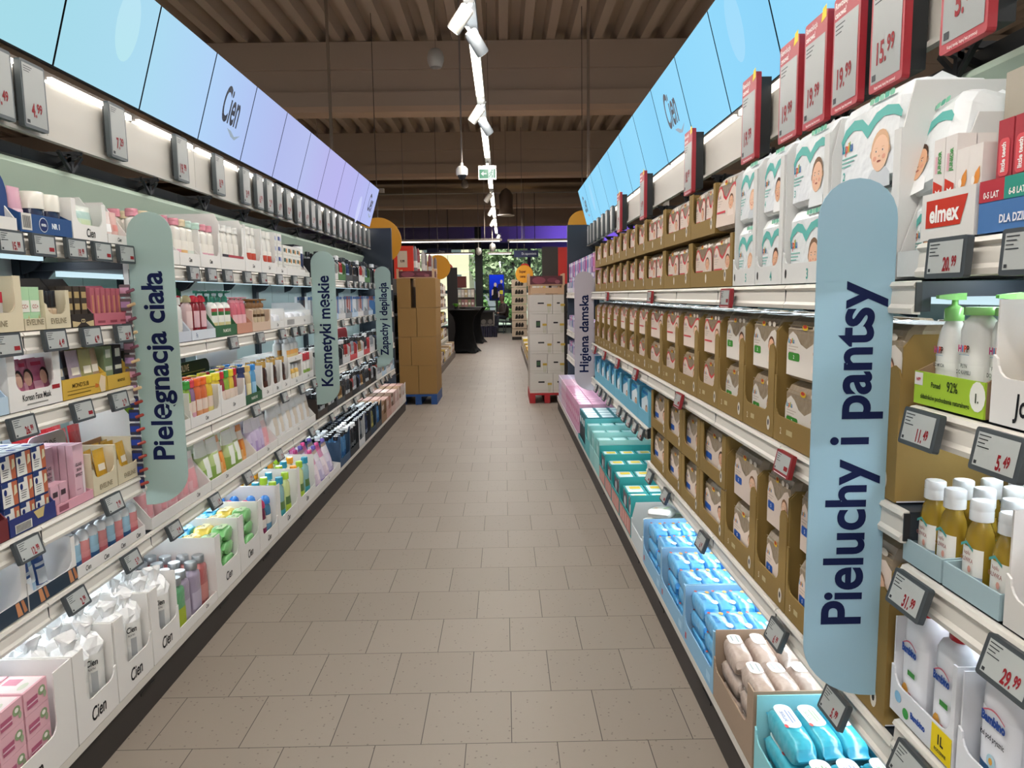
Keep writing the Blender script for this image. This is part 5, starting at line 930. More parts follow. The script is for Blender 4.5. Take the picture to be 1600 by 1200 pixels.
def water(b):
    b.text('WATER', .0, .004, .020, 0, m('3f86c4', 'print'), .9, .02, fit=.08); b.ell(.05, -.02, .02, .012, 0, m('d3eaf6', 'print'), 10); b.ell(-.045, -.018, .012, .008, 0, m('e0a050', 'print'), 8); b.ell(-.055, .022, .008, .006, 0, m('c2554a', 'print'), 8)
LBW = flowpack('light blue wipes pack', .20, .062, .066, '62b4e6', '2f8fd8', None, print_=water, e=5)
for a, c, P, col, nm, hh in ((1.38, 1.86, TW, '8fd0d8', 'turquoise', .225), (1.87, 2.25, BW, 'a08a76', 'brown', .225)):
    pl = rtray('r', a, c, DK, d=.50, hs=.225, hf=.10, style='K', post=.05, col=col, inner='c9d3d6' if nm[0] == 't' else 'c9c3c0', desc=nm+' tray of wipes')
    for lv in (0, 1, 2):
        for j in range(7):
            for i in range(2):
                if lv < 2 and j > 0: continue
                p = P[(i+j) % 2] if isinstance(P, list) else P
                s = a+.012+(c-a-.024)*(i+.5)/2
                p.put(world_at('r', s, .044+.067*j, DK+.006+.072*lv), (R(random.uniform(-3, 3)), R(random.uniform(-3, 3)), face('r')+R(random.uniform(-4, 4))), '%s, %s%s rank, %s from camera, %s' % (p.desc, LAY[3][lv], 'front' if j == 0 else ORD[j], ORD[i], pl), pl+' goods', scale=(min(1, (c-a)/.44), .98, 1))
for a, c in ((2.25, 2.64), (2.64, 3.05), (3.05, 3.46)):
    pl = rtray('r', a, c, DK, d=.50, hs=.215, hf=.075, style='U', post=.012, col='8fb9d6', inner='b3bccb', desc='light blue tray of wipes', deco=lambda f, w, y: (f.quad(-w*.45, -w*.40, .02, .045, y, m('b5434a', 'print')), f.quad(w*.3, w*.42, .02, .05, y, m('a8cfe6', 'print'))))
    for lv in (0, 1, 2):
        for j in range(7):
            for i in range(2):
                if lv < 2 and j > 0: continue
                s = a+.012+(c-a-.024)*(i+.5)/2
                LBW.put(world_at('r', s, .045+.065*j, DK+.006+.069*lv), (R(random.uniform(-2, 2)), R(random.uniform(-3, 3)), face('r')+R(random.uniform(-2, 2))), '%s, %s%s rank, %s from camera, %s' % (LBW.desc, LAY[3][lv], 'front' if j == 0 else ORD[j], ORD[i], pl), pl+' goods', scale=(min(1, (c-a)/.42), .99, 1))
WGP = flowpack('white green-striped wipes pack', .20, .12, .05, 'e6e7e2', 'dfe0dc', None, print_=lambda b: (b.quad(-.06, .06, -.03, -.015, 0, m('b8cfa8', 'print')), b.quad(-.05, .02, .0, .02, 0, m('cfd8ce', 'print')), b.ell(.05, .02, .012, .01, 0, m('c99a6a', 'print'), 8)))
pl = rtray('r', 3.46, 3.80, DK, d=.50, hs=.12, hf=.09, style='U', post=.02, back=.2, col='cfd6d8', desc='grey-white tray of jumbled packs')
for q, (s, d, z, ry, rz) in enumerate(((3.60, .10, .02, 8, 10), (3.66, .22, .03, -6, 30), (3.60, .33, .05, 4, 80), (3.62, .12, .085, -10, -25), (3.68, .28, .10, 10, 50), (3.60, .40, .10, 0, 90), (3.64, .20, .16, 12, 15), (3.70, .38, .16, -8, 70))):
    WGP.put(world_at('r', s, d, DK+.085+z), (0, R(ry), face('r')+R(rz)), 'white green-striped wipes pack, %s of the jumbled pile in %s' % (ORD[q], pl), pl+' goods')
PAD = carton('teal pad pack with yellow label', .16, .19, .11, '2b9a9c', lambda b, w, h: (b.quad(-w*.4, w*.4, h*.3, h*.9, -.001, m('6f5a62', 'print')), b.ell(0, h*.6, w*.2, h*.2, -.0014, m('e3e7e6', 'print')), b.ell(-w*.2, h*.95, w*.05, h*.04, -.0016, m('e08a9a', 'print'), 8)), 'pad_pack', 'pack', top=lambda b, w, d: (b.poly(rr(-w*.42, w*.42, -d*.36, d*.42, .012), 0, m('dfe9ea', 'film')), b.quad(-w*.3, w*.02, -d*.3, d*.25, .0006, m('e6c93a', 'print')), b.quad(w*.06, w*.12, -d*.25, d*.2, .0006, m('8fc4c6', 'print'))))
MINT = carton('mint napkin pack', .14, .23, .10, '8fc9c6', lambda b, w, h: b.quad(-w*.4, w*.4, h*.2, h*.8, -.001, m('aed7d3', 'print')), 'napkin_pack', 'pack', top=lambda b, w, d: b.quad(-w*.4, w*.4, -d*.4, d*.4, 0, m('bfe3e2', 'film')))
for q, (a, c) in enumerate(((3.80, 4.20), (4.20, 4.52), (4.52, 4.82), (4.82, 5.12))):
    pl = rtray('r', a, c, DK, d=.50, hs=.235, hf=.115, style='U', post=.014, col='2f9c9d', inner='c3cdd2', desc='teal tray of yellow-labelled pads', deco=lambda f, w, y: (f.quad(-w*.46, w*.46, .008, .10, y, m('c8857c', 'print')), [f.quad(-w*.4+w*.2*i, -w*.28+w*.2*i, .02, .085, y-.0004, m('d9a79e', 'print')) for i in range(4)]))
    fill('r', a+.02, c-.02, DK, PAD, 2, pl, 4, 1, .118, 0, .012)
for q, (a, c) in enumerate(((5.12, 5.42), (5.42, 5.71), (5.71, 6.04))):
    pl = rtray('r', a, c, DK, d=.50, hs=.27, hf=.13, style='U', post=.012, col=('9ccfcb', '8fc6c4', '5fb3b6')[q], inner='cfd9dc', desc=('pale mint', 'mint', 'teal mint')[q]+' tray of napkin packs'); fill('r', a+.02, c-.02, DK, MINT, 2, pl, 4, 1, .115, 0, .012)
DKP = carton('dark teal pack', .14, .27, .12, '1f6f78', lambda b, w, h: (b.quad(-w*.44, w*.44, h*.1, h*.55, -.001, m('22313a', 'print')), b.quad(-w*.3, w*.3, h*.6, h*.8, -.001, m('dfe6e8', 'print'))), 'pad_pack', 'pack', top=lambda b, w, d: b.quad(-w*.4, w*.4, -d*.4, d*.4, 0, m('cfe3e6', 'film')))
pl = rtray('r', 6.04, 6.62, DK, d=.50, hs=.05, hf=.04, col='4fa3a8', desc='low teal tray of dark packs'); fill('r', 6.06, 6.60, DK, DKP, 4, pl, 3, 1, .125, 0, .012)
PKP = [carton('%s pack' % n, .148, .29, .12, c, (lambda c2: lambda b, w, h: (b.quad(-w*.4, w*.4, h*.3, h*.75, -.001, m(c2, 'print')), b.ell(w*.1, h*.5, w*.15, h*.12, -.0014, m('f0dfe6', 'print'), 10)))(c2), 'liner_pack', 'pack', top=(lambda c2: lambda b, w, d: b.quad(-w*.42, w*.42, -d*.42, d*.42, 0, m(c2, 'film')))(c2)) for n, c, c2 in (('pink flowered liner', 'dba6bf', 'cf7fa4'), ('pale pink liner', 'e3c6d3', 'd9a3bd'), ('white lilac liner', 'ddd3e0', 'c6b4d0'))]
pl = rtray('r', 6.66, 9.24, DK, d=.50, hs=.04, hf=.03, col='d9cfd4', desc='low white tray of pink packs', what='long tray'); fill('r', 6.68, 9.22, DK, lambda i, j, k: PKP[0 if i < 9 else 1 if i < 13 else 2], 16, pl, 3, 1, .125, 0, .012)

# ---- gold diaper trays
GOLD = '8a6f38'
def circ(f, w, y, n=''):
    f.ell(w*.36, .040, .013, .022, y, m('d9d2c4', 'print'), 14); f.ell(w*.36, .042, .006, .010, y-.0005, m('2b2a2a', 'print'), 10)
    if n: f.text(n, -w*.34, .026, .026, y, m('d9cdb4', 'print'), .8, .02); f.quad(-w*.22, -w*.1, .03, .045, y, m('b9a97e', 'print'))
SH = 'right lower shelf'; Z = .525
DG_ = diaper('gold diaper pack', .20, .185, .20, 'blue', '', seed=1)
DB_ = diaper('gold blue-badged diaper pack', .19, .19, .20, 'blue', '5', seed=2)
for n, (a, c) in enumerate(((2.61, 2.96), (2.96, 3.27), (3.27, 3.59), (3.59, 3.97))):
    for lv in range(2):
        pl = rtray('R', a, c, Z+.205*lv, d=.285, hs=.20, hf=.055, style='U', post=.045, col=GOLD, inner='a9a7a8' if lv == 0 else 'b9b7b8', deco=lambda f, w, y: circ(f, w, y), desc=('lower', 'upper')[lv]+' gold tray of diapers')
        p = DG_; 
        for i in range(1):
            p.put(world_at('R', (a+c)/2, .012, Z+.205*lv+.004), (0, 0, face('R')), 'gold diaper pack filling %s' % pl, 'gold diaper packs', scale=((c-a-.03)/.20, 1, 1.03 if lv else .98))
for n, (a, c) in enumerate(((1.46, 1.79), (1.79, 2.02), (2.02, 2.28), (2.28, 2.61))):
    pl = rtray('R', a, c, Z, d=.285, hs=.34, hf=.075, style='arch', post=.055, col=GOLD, inner='c4c3c6', deco=lambda f, w, y: circ(f, w, y, '5'), desc='tall gold tray of blue-badged diapers', back=.36)
    for lv in range(2): DB_.put(world_at('R', (a+c)/2-.02, .012, Z+.006+.198*lv), (0, 0, face('R')), 'gold blue-badged diaper pack, %s one in %s' % (('lower', 'upper')[lv], pl), 'gold diaper packs', scale=((c-a-.06)/.19, 1, 1))
SH = 'right middle shelf'; Z = 1.015
DGr = diaper('gold green-badged diaper pack', .20, .175, .20, 'green', '2', seed=0); DR = diaper('gold red-banded diaper pack', .18, .175, .20, 'red', '', seed=2)
E_ = [1.46, 1.79, 2.15, 2.43, 2.72, 3.02, 3.37, 3.71, 4.11, 4.46, 4.80, 5.16, 5.50, 5.82, 6.13, 6.47]
for n, (a, c) in enumerate(zip(E_, E_[1:])):
    pl = rtray('R', a, c, Z, d=.285, hs=.32, hf=.075, style='arch', post=.05, col=GOLD, inner='c9c8cc', deco=lambda f, w, y: circ(f, w, y, '2'), desc='tall gold tray of diapers', back=.345)
    p = DGr if n < 4 else DR; w = (c-a-.05)
    for lv in range(2):
        p.put(world_at('R', (a+c)/2-.012, .012, Z+.006+.182*lv), (0, 0, face('R')), '%s, %s one in %s' % (p.desc, ('lower', 'upper')[lv], pl), 'gold diaper packs', scale=(w/(.20 if p is DGr else .18), 1, 1))
        p.put(world_at('R', (a+c)/2-.012, .215, Z+.006+.182*lv), (0, 0, face('R')), '%s, %s one at the back of %s' % (p.desc, ('lower', 'upper')[lv], pl), 'gold diaper packs', scale=(w/(.20 if p is DGr else .18), .3, 1)) if lv else None
SH = 'right top shelf'; Z = 1.47
DRd = diaper('gold diaper pack with red heart', .17, .178, .20, 'red', '', seed=0)
GT = [2.58, 3.16, 3.68, 4.17, 4.47, 4.77, 5.06, 5.35, 5.68, 6.05, 6.43]
for lv in range(2):
    for n, (a, c) in enumerate(zip(GT, GT[1:])):
        if lv == 1 and n == 0: a = 2.80
        two = n < 3; z = Z+.20*lv
        pl = rtray('R', a, c, z, d=.285, hs=.185, hf=.06, style='U', post=.03, col=GOLD, deco=lambda f, w, y: (circ(f, w, y), f.ell(-w*.08, .034, .010, .018, y, m('d9d2c4', 'print'), 12)) if w > .4 else circ(f, w, y), desc=('lower', 'upper')[lv]+' gold tray of red-heart diapers')
        for i in range(2 if two else 1):
            ww = (c-a-.05)/(2 if two else 1); s = a+.025+ww*(i+.5)
            DRd.put(world_at('R', s, .010, z+.004), (0, 0, face('R')), 'gold diaper pack with red heart, %s from camera in %s' % (ORD[i], pl), 'gold diaper packs', scale=(ww*.95/.17, 1, 1.04))
DRd.put(world_at('R', 2.69, .0, Z+.205), (R(-3), 0, face('R')+R(4)), 'loose gold diaper pack with red heart on top, beside the white packs', 'gold diaper packs', scale=(1.15, 1, 1.1))
DWs = {n: diaper('white diaper pack numbered %s' % n, w, .20, .21, 'white', n, seed=int(n) % 3) for n, w in (('1', .22), ('2', .25), ('3', .25), ('4', .20), ('5', .19))}
for n, (a, c, num) in enumerate(((1.50, 1.83, '2'), (1.83, 2.12, '3'), (2.12, 2.345, '4'), (2.345, 2.575, '5'))):
    pl = rtray('R', a, c, Z, d=.285, hs=.36 if n else .30, hf=.055, style='K', post=.028, col='d5d5d3', inner='c6c5c4', desc='tall white tray of diapers number %s' % num, back=.39, deco=(lambda q: lambda f, w, y: (f.text(q, w*.12, .012, .038, y, m('4fa99f', 'print'), .8, .02), f.ell(-w*.40, .028, .007, .013, y, m('2b2a2a', 'print'), 10)))(num))
    for lv in range(2): DWs[num].put(world_at('R', (a+c)/2+.008, .010, Z+.006+.203*lv), (R(-2*lv), 0, face('R')), 'white diaper pack with green heart numbered %s, %s of two' % (num, ('lower', 'upper')[lv]), 'white diaper packs', scale=((c-a-.045)/({'1': .22, '2': .25, '3': .25, '4': .20, '5': .19}[num]), 1, 1))
# near bay of the right side
SH = 'near-right top shelf'; Z = 1.54
pl = rtray('R', 1.40, 1.50, Z-.065, d=.285, hs=.16, hf=.05, col='cfcfcd', desc='white tray behind the large sign', back=.3)
DWs['1'].put(world_at('R', 1.50, .02, Z+.098), (R(-14), R(-9), face('R')), 'tilted white diaper pack numbered 1 with a sleeping infant above the large sign', 'white diaper packs', scale=(.95, 1, .95))
DWs['1'].put(world_at('R', 1.455, .03, Z-.055), (0, 0, face('R')), 'white diaper pack numbered 1 under the tilted one behind the large sign', 'white diaper packs', scale=(.42, 1, .72))
r = MB(); r.box(-.16, .16, 0, .004, 0, .30, m('a59d8f', 'card')); ob('grey_divider', r.mesh('divider'), None, world_at('R', 1.24, .13, Z+.002), (0, 0, face('R')), 'plain grey cardboard divider standing behind the toothpaste cartons', 'card')
JC = [carton('tall white junior toothpaste', .034, .155, .034, 'ddd6d2', lambda b, w, h: (b.poly([(-w*.42, 0), (w*.42, 0), (w*.42, h*.44), (-w*.42, h*.52)], -.001, m('c2341f', 'print')), b.text('elmex', w*.2, h*.24, .026, -.0016, m('f3eeea', 'print'), .8, .03, rot=90), b.text('JUNIOR', w*.22, h*.72, .013, -.001, m('3f9a4a', 'print'), .9, .03, rot=90), b.quad(-w*.3, -w*.1, h*.6, h*.8, -.001, m('d9a9b0', 'print'))), 'toothpaste_carton'),
      carton('short white orange-print toothpaste', .036, .125, .034, 'e0d9d4', lambda b, w, h: (b.poly([(-w*.42, 0), (w*.42, 0), (w*.42, h*.18), (-w*.42, h*.30)], -.001, m('c2341f', 'print')), b.poly([(-w*.2, h*.42), (w*.1, h*.36), (w*.4, h*.55), (w*.36, h*.70), (w*.05, h*.62)], -.001, m('d98a3a', 'print')), b.ell(-w*.1, h*.52, w*.14, h*.06, -.0014, m('efe9e2', 'print'), 10)), 'toothpaste_carton')]
pl = rtray('R', 1.255, 1.42, Z, d=.30, hs=.05, hf=.085, col='d8d5d1', desc='white red-lettered toothpaste tray', deco=lambda f, w, y: (f.poly([(-w*.40, .022), (w*.26, .022), (w*.38, .072), (-w*.40, .072)], y, m('c2341f', 'print')), f.text('elmex', -w*.04, .032, .042, y-.0006, m('f3eeea', 'print'), .9, .035, fit=w*.56)))
fill('R', 1.27, 1.415, Z, lambda i, j, k: JC[0] if i >= 2 else JC[1], 4, pl, 2, 1, .036, 0, .012, lift=.03)
KC = [carton('%s children toothpaste' % n, .036, .15, .03, c, (lambda c2, t: lambda b, w, h: (b.quad(-w*.5, w*.5, 0, h*.30, -.001, m('e6e6ea', 'print')), b.poly(rr(-w*.35, w*.35, h*.40, h*.80, .008), -.001, m(c2, 'print')), b.text(t, w*.10, h*.60, .014, -.0016, m('f3eeea', 'print'), .8, .03, rot=90, fit=h*.36), b.ell(0, h*.22, w*.3, h*.07, -.0014, m('c9a27a', 'print'), 10)))(c2, t), 'toothpaste_carton') for n, c, c2, t in (('red', 'a8303c', 'd9545a', 'little teeth'), ('teal', '2a7f96', '3f9fb5', 'BIG teeth'), ('pink blue', 'c2608f', 'd0333f', 'Splash'))]
pl = rtray('R', 1.06, 1.25, Z, d=.30, hs=.05, hf=.085, col='3f6fa8', desc='colourful toothpaste tray at the right picture edge', deco=lambda f, w, y: ([f.quad(-w*.5+w*q/3, -w*.5+w*(q+1)/3, .05, .085, y, m(c, 'print')) for q, c in enumerate(('b0303c', '2f8f7f', 'd08aa5'))], [f.text(t, -w*.5+w*(q+.5)/3, .056, .014, y-.0006, m('f0ece8', 'print'), .8, .03) for q, t in enumerate(('0-5 LAT', '6-8 LAT', '5-8 LAT'))], f.text('DLA DZIECI', 0, .014, .018, y-.0006, m('e6e9f0', 'print'), .8, .03)))
fill('R', 1.075, 1.235, Z, lambda i, j, k: KC[2-min(i//1, 2)] if i < 3 else KC[0], 4, pl, 2, 1, .034, 0, .012, lift=.03)
r = MB(); r.prism(rr(-.13, .13, 0, .21, .06, 5, (1, 1, 0, 0)), -.003, 0, m('b9b4ae', 'card')); ob('header_card', r.mesh('card'), None, world_at('R', 1.14, .09, Z+.004), (0, 0, face('R')), 'grey rounded card behind the colourful toothpaste', 'card')
SH = 'near-right upper shelf'; Z = 1.232
HIPP = lambda b, w, d, hb: ([b.text(c, -w*.17+w*.105*i, hb*.60, .016, -d/2-.003, m(k, 'print'), .9, .05) for i, (c, k) in enumerate(zip('HiPP', ('c23a78', '2f6fb5', 'd0402f', '4a2a20')))], b.quad(-w*.2, w*.2, hb*.565, hb*.57, -d/2-.003, m('6f9ab5', 'print')), [b.ell(w*(.02+.08*math.cos(q*1.3)), hb*(.22+.05*math.sin(q*1.9)), w*.035, hb*.018, -d/2-.003, m(('a9c46a', 'd9a98a', '8fbf9a')[q % 3], 'print'), 6) for q in range(9)], b.quad(w*.01, w*.03, hb*.1, hb*.22, -d/2-.003, m('b5a58a', 'print')))
H1 = bottle('baby_lotion_bottle', 'bottle', 'white lotion with green pump', .205, .062, .045, 'oil', 'e7e6e2', '93d27c', .05, .034, 'pump', (.40, .48, [(1, 'e7e6e2')], [('DO MYCIA', .43, .009)], '3f4a4a'), 2.4, extra=HIPP)
H2 = bottle('baby_bath_bottle', 'bottle', 'white bath wash with green collar', .18, .072, .05, 'round', 'e7e6e2', '9ad67e', .012, .066, 'cyl', (.30, .46, [(1, 'e7e6e2')], [('PŁYN', .43, .010), ('DO KĄPIELI', .36, .010)], '3f4a4a'), 2.4, extra=HIPP)
pl = rtray('R', 1.20, 1.415, Z, d=.26, hs=.19, hf=.062, style='low', back=.10, col='9dbf2c', inner='9a7a5e', side_col='94785c', desc='lime green tray of white baby bottles', deco=lambda f, w, y: (f.text('Ponad', -w*.16, .036, .014, y, m('20300f', 'print'), .85, .02), f.text('92%', w*.08, .034, .026, y, m('20300f', 'print'), .75, .01), f.text('składników pochodzenia naturalnego', -w*.03, .012, .0125, y, m('20300f', 'print'), .8, .02, fit=w*.86), f.quad(-w*.49, -w*.36, .036, .060, y, m('e3dfda', 'print')), f.text('HiPP', -w*.425, .044, .009, y-.0006, m('b5353f', 'print'), .8, .03), f.ell(w*.42, .036, w*.10, .026, y, m('e3e4da', 'print')), f.text('1.', w*.42, .026, .022, y-.0006, m('20300f', 'print'), .8, .03)))
for q, (s, d, p) in enumerate(((1.385, .05, H1), (1.305, .05, H2), (1.235, .06, H2), (1.32, .12, H1), (1.245, .13, H1), (1.20, .12, H1))): p.put(world_at('R', s, d, Z+.005), (0, 0, face('R')), '%s, %s from the large sign in the lime green tray' % (p.desc, ORD[q]), 'white baby bottles')
r = MB(); r.prism(rr(-.115, .105, 0, .205, .05, 6, (1, 1, 0, 0)), -.003, 0, m('94785c', 'card')); ob('back_card', r.mesh('card'), None, world_at('R', 1.31, .20, Z+.004), (0, 0, face('R')), 'brown rounded card standing behind the white baby bottles', 'card')
JB = bottle('baby_wash_bottle', 'bottle', 'amber baby wash with pump', .22, .09, .055, 'curvy', 'c9a062', 'e8e4da', .045, .03, 'pump', (.08, .66, [(.28, '6f9fc4'), (.72, 'e6c35a')], [("Johnson’s", .44, .020), ('top-to-toe', .30, .010)], '1f2430'), 2.3)
pl = rtray('R', .98, 1.19, Z, d=.26, hs=.20, hf=.075, style='K', post=.02, back=.2, col='dcdad7', inner='a08a78', text='Johnson’s', th=.05, txf=.62, shear=.1, desc='white tray of amber baby wash at the picture edge'); fill('R', 1.0, 1.16, Z, JB, 2, pl, 2, 1, .08, 0, .06)
SH = 'near-right lower shelf'; Z = .912
OB_ = bottle('baby_oil_bottle', 'bottle', 'clear yellow baby oil bottle', .165, .058, .040, 'oil', m('d8b23e', 'clear', .08, .55), 'eceef0', .034, .036, 'flip', (.05, .62, [(.34, '9fb1c2'), (.66, 'e9e8e2')], [('lupilu', .52, .010), ('OLIWKA', .42, .011)], '9a5f5a'), 2.5, extra=lambda b, w, d, hb: (b.poly([(-w*.30, hb*.60), (-w*.05, hb*.66), (w*.28, hb*.58), (w*.28, hb*.62), (-w*.05, hb*.70), (-w*.30, hb*.64)], -d/2-.0026, m('4f9a94', 'print')), b.ell(w*.14, hb*.33, w*.08, hb*.05, -d/2-.0026, m('d9a090', 'print'), 8)))
for n, (a, c) in enumerate(((1.29, 1.425), (1.13, 1.29))):
    pl = rtray('R', a, c, Z, d=.30, hs=.05, hf=.045, col='9fb6bd', desc='pale blue-grey tray of baby oil'); fill('R', a+.004, c-.004, Z, OB_, 2, pl, 5, 1, .055, 0, .035)
PBO = bottle('baby_lotion_bottle', 'bottle', 'white lotion with pink cap', .15, .06, .045, 'curvy', 'ebe6e2', 'd9708f', .03, .03, 'flip', (.06, .6, [(.3, 'd0567a'), (.7, 'efe9e6')], [('Cien', .5, .018)], INK), 2.4)
pl = rtray('R', .95, 1.125, Z, d=.30, hs=.19, hf=.05, style='K', post=.03, col='d3d0cb', inner='cdd0d6', desc='tall pale tray of pink-capped lotion'); fill('R', .965, 1.09, Z, PBO, 2, pl, 2, 1, .07, 0, .05)
SH = 'near-right bottom-most shelf'; Z = .582
def bamb(b, w, d, hb):
    b.text('Bambino', 0, hb*.60, .022, -d/2-.003, m('2a4f9f', 'print'), .85, .06, fit=w*.6); b.add([(-w*.28+w*.56*t, -d/2-.0028, hb*(.665+.05*math.sin(math.pi*t))+o) for o in (0, .003) for t in [i/8 for i in range(9)]], [(i, i+1, i+10, i+9) for i in range(8)], m('d0667a', 'print'))
def kids(b, w, d, hb): bamb(b, w, d, hb); b.quad(-w*.02, w*.28, hb*.40, hb*.45, -d/2-.003, m('3f8a3f', 'print')); b.ell(-w*.1, hb*.2, w*.14, hb*.10, -d/2-.003, m('d9a04a', 'print'), 10); b.ell(w*.1, hb*.16, w*.12, hb*.08, -d/2-.003, m('d98a92', 'print'), 10)
def shower(b, w, d, hb): bamb(b, w, d, hb); b.text('żel pod prysznic', 0, hb*.47, .014, -d/2-.003, m('2b2f3a', 'print'), .85, .02, fit=w*.6); b.ell(0, hb*.30, w*.11, hb*.06, -d/2-.003, m('a9c9d6', 'print')); b.ell(0, hb*.30, w*.05, hb*.03, -d/2-.0034, m('d9a04a', 'print'), 10)
B1 = bottle('bath_pump_bottle', 'bottle', 'large white wash with red pump', .27, .085, .065, 'wash', 'e9eaf0', 'ab1f2a', .055, .040, 'slant', (.05, .7, [(1, 'e9eaf0')], None, INK), 3, extra=kids)
B2 = bottle('shower_pump_bottle', 'bottle', 'large white wash with blue pump', .27, .10, .065, 'wash', 'e9eaf0', '58a9dd', .055, .05, 'pump', (.04, .7, [(.3, '3f6f9f'), (.7, 'e9eaf0')], None, INK), 3, extra=shower)
pl = rtray('R', 1.225, 1.445, Z, d=.24, hs=.20, hf=.062, style='K', post=.012, col='d3d5da', inner='cfd2dc', desc='pale tray of red-pump washes', deco=lambda f, w, y: (f.text('Bambino', -w*.02, .022, .018, y, m('2a4f9f', 'print'), .8, .05), f.ell(-w*.36, .04, .012, .012, y, m('7fb0d0', 'print')), f.ell(-w*.22, .02, .011, .011, y, m('3f9a4a', 'print')), f.quad(w*.20, w*.49, .002, .06, y-.0004, m('e3c91f', 'print')), f.text('1L', w*.34, .028, .026, y-.001, m('20232a', 'print'), .8, .04), f.text('RODZINNE', w*.34, .012, .009, y-.001, m('20232a', 'print'), .8, .02)))
for q, (s, d) in enumerate(((1.405, .045), (1.295, .045), (1.37, .13), (1.28, .13))): B1.put(world_at('R', s, d, Z+.005), (0, 0, face('R')), 'large white wash with red pump, %s from the large sign' % ORD[q], 'red-pump washes')
pl = rtray('R', .98, 1.22, Z, d=.24, hs=.20, hf=.062, style='K', post=.012, col='d3d5da', inner='cfd2dc', desc='pale tray of blue-pump washes')
for q, (s, d) in enumerate(((1.155, .05), (1.04, .05), (1.10, .14))): B2.put(world_at('R', s, d, Z+.005), (0, 0, face('R')), 'large white wash with blue pump, %s from the large sign' % ORD[q], 'blue-pump washes')

# ---- blue packs on the short shelf, then the far bays of the right side
SH = 'right short shelf'; Z = .705
DC = diaper('bright blue diaper pants pack', .20, .19, .20, 'cyan', '', seed=1)
E_ = [4.03, 4.36, 4.70, 5.04, 5.30, 5.56, 5.85, 6.13, 6.47]
for n, (a, c) in enumerate(zip(E_, E_[1:])):
    pl = rtray('R', a, c, Z, d=.285, hs=.20, hf=.075, style='U', post=.03, col='6fb3cc', inner='a9c3d2', desc='pale blue tray of diaper pants')
    for j in range(2): DC.put(world_at('R', (a+c)/2, .010+.19*j, Z+.004), (0, 0, face('R')), 'bright blue diaper pants pack, %s rank, %s' % (('front', 'back')[j], pl), 'blue diaper pants packs', scale=((c-a-.03)/.20, .9, 1.06))
FAR = [carton('%s pad pack' % n, .105, .17, .11, c, (lambda c2: lambda b, w, h: (b.quad(-w*.4, w*.4, h*.3, h*.75, -.001, m(c2, 'print')), b.quad(-w*.3, w*.1, h*.8, h*.9, -.001, m('efe9ee', 'print'))))(c2), 'pad_pack', 'pack') for n, c, c2 in (('lilac', 'b7a6c6', '8d6fa8'), ('pink', 'd493b4', 'c04f8a'), ('white', 'd9d5da', 'b59fc0'), ('purple', '7d4f95', 'a97fbf'), ('blue', '7f9cc4', '4f74b0'))]
for z, nm, rows in ((.705, 'far-right short shelf', 1), (1.015, 'far-right middle shelf', 1), (1.47, 'far-right top shelf', 2)):
    SH = nm
    for q in range(7):
        a = 6.68+q*.37; c = a+.36
        if z == .705 or 1: pl = rtray('R', a, c, z, d=.28, hs=.12, hf=.05, style='U', post=.008, col=('d6d2d6', 'cdbfd0', 'c9c9cf')[q % 3], desc=('white', 'lilac white', 'grey white')[q % 3]+' tray of pad packs'); fill('R', a+.01, c-.01, z, (lambda q: lambda i, j, k: FAR[(q+i*2+k) % 5])(q), 3, pl, 1, rows, 0, .175, .02)
# price tags of the right side
def rtags(z, ss, prices, nm, red=False, **k):
    for q, s in enumerate(ss):
        t = prices[q] if q < len(prices) else ''
        esl('R', s, z, t, '%s price tag %s, %s from camera, %s rail' % ('red-framed' if red else 'dark-framed', ('reading '+t) if t else 'with small print', ORD[q], nm), 'price tags on the right rails', red=red, **k)
rtags(1.468, [1.275, 1.075], ['20.99', ''], 'near-right top', tilt=-3, w=.115, h=.07)
rtags(1.158, [1.325, 1.11], ['11.49', '5.49'], 'near-right upper', tilt=-10, w=.115, h=.07)
rtags(.838, [1.33, 1.05], ['31.99', '29.99'], 'near-right lower', tilt=-16, w=.115, h=.07)
rtags(.508, [1.29, 1.07], ['', ''], 'near-right bottom-most', tilt=-20, w=.115, h=.07)
rtags(1.395, [2.54, 3.87, 5.5], [], 'right top', True, tilt=-4)
rtags(.945, [1.97, 3.2, 4.28, 4.97, 5.63, 6.22], [], 'right middle', True, tilt=-12)
rtags(.450, [1.61, 1.98, 2.77, 3.43, 3.81], ['5.99', '6.99', '6.99'], 'right lower', tilt=-20)
rtags(.632, [4.07, 4.27, 4.47, 4.67, 4.87, 5.35, 5.60, 5.85, 6.10], [], 'right short', tilt=-16)
for q, (s, t) in enumerate(zip([1.63, 1.95, 2.18, 2.39, 2.605, 3.015, 3.98, 5.28, 6.35], ['5.99', '15.99', '19.99', '19.99', '19.99', '19.99', '18.99', '9.99', '7.99'])):
    header_tag('R', s, .998, 1.965, .165, .325, t, 'red-framed price card reading %s on the right header, %s from the camera' % (t, ORD[q]), 'red price cards on the right header', True)
for q, s in enumerate([6.98, 7.32, 7.64, 8.0, 8.33, 8.63, 8.89]):
    header_tag('R', s, 1.028, 2.03, .135, .225, '', 'dark price card at the far end of the right header, %s from the red ones' % ORD[q], 'dark price cards on the right header')
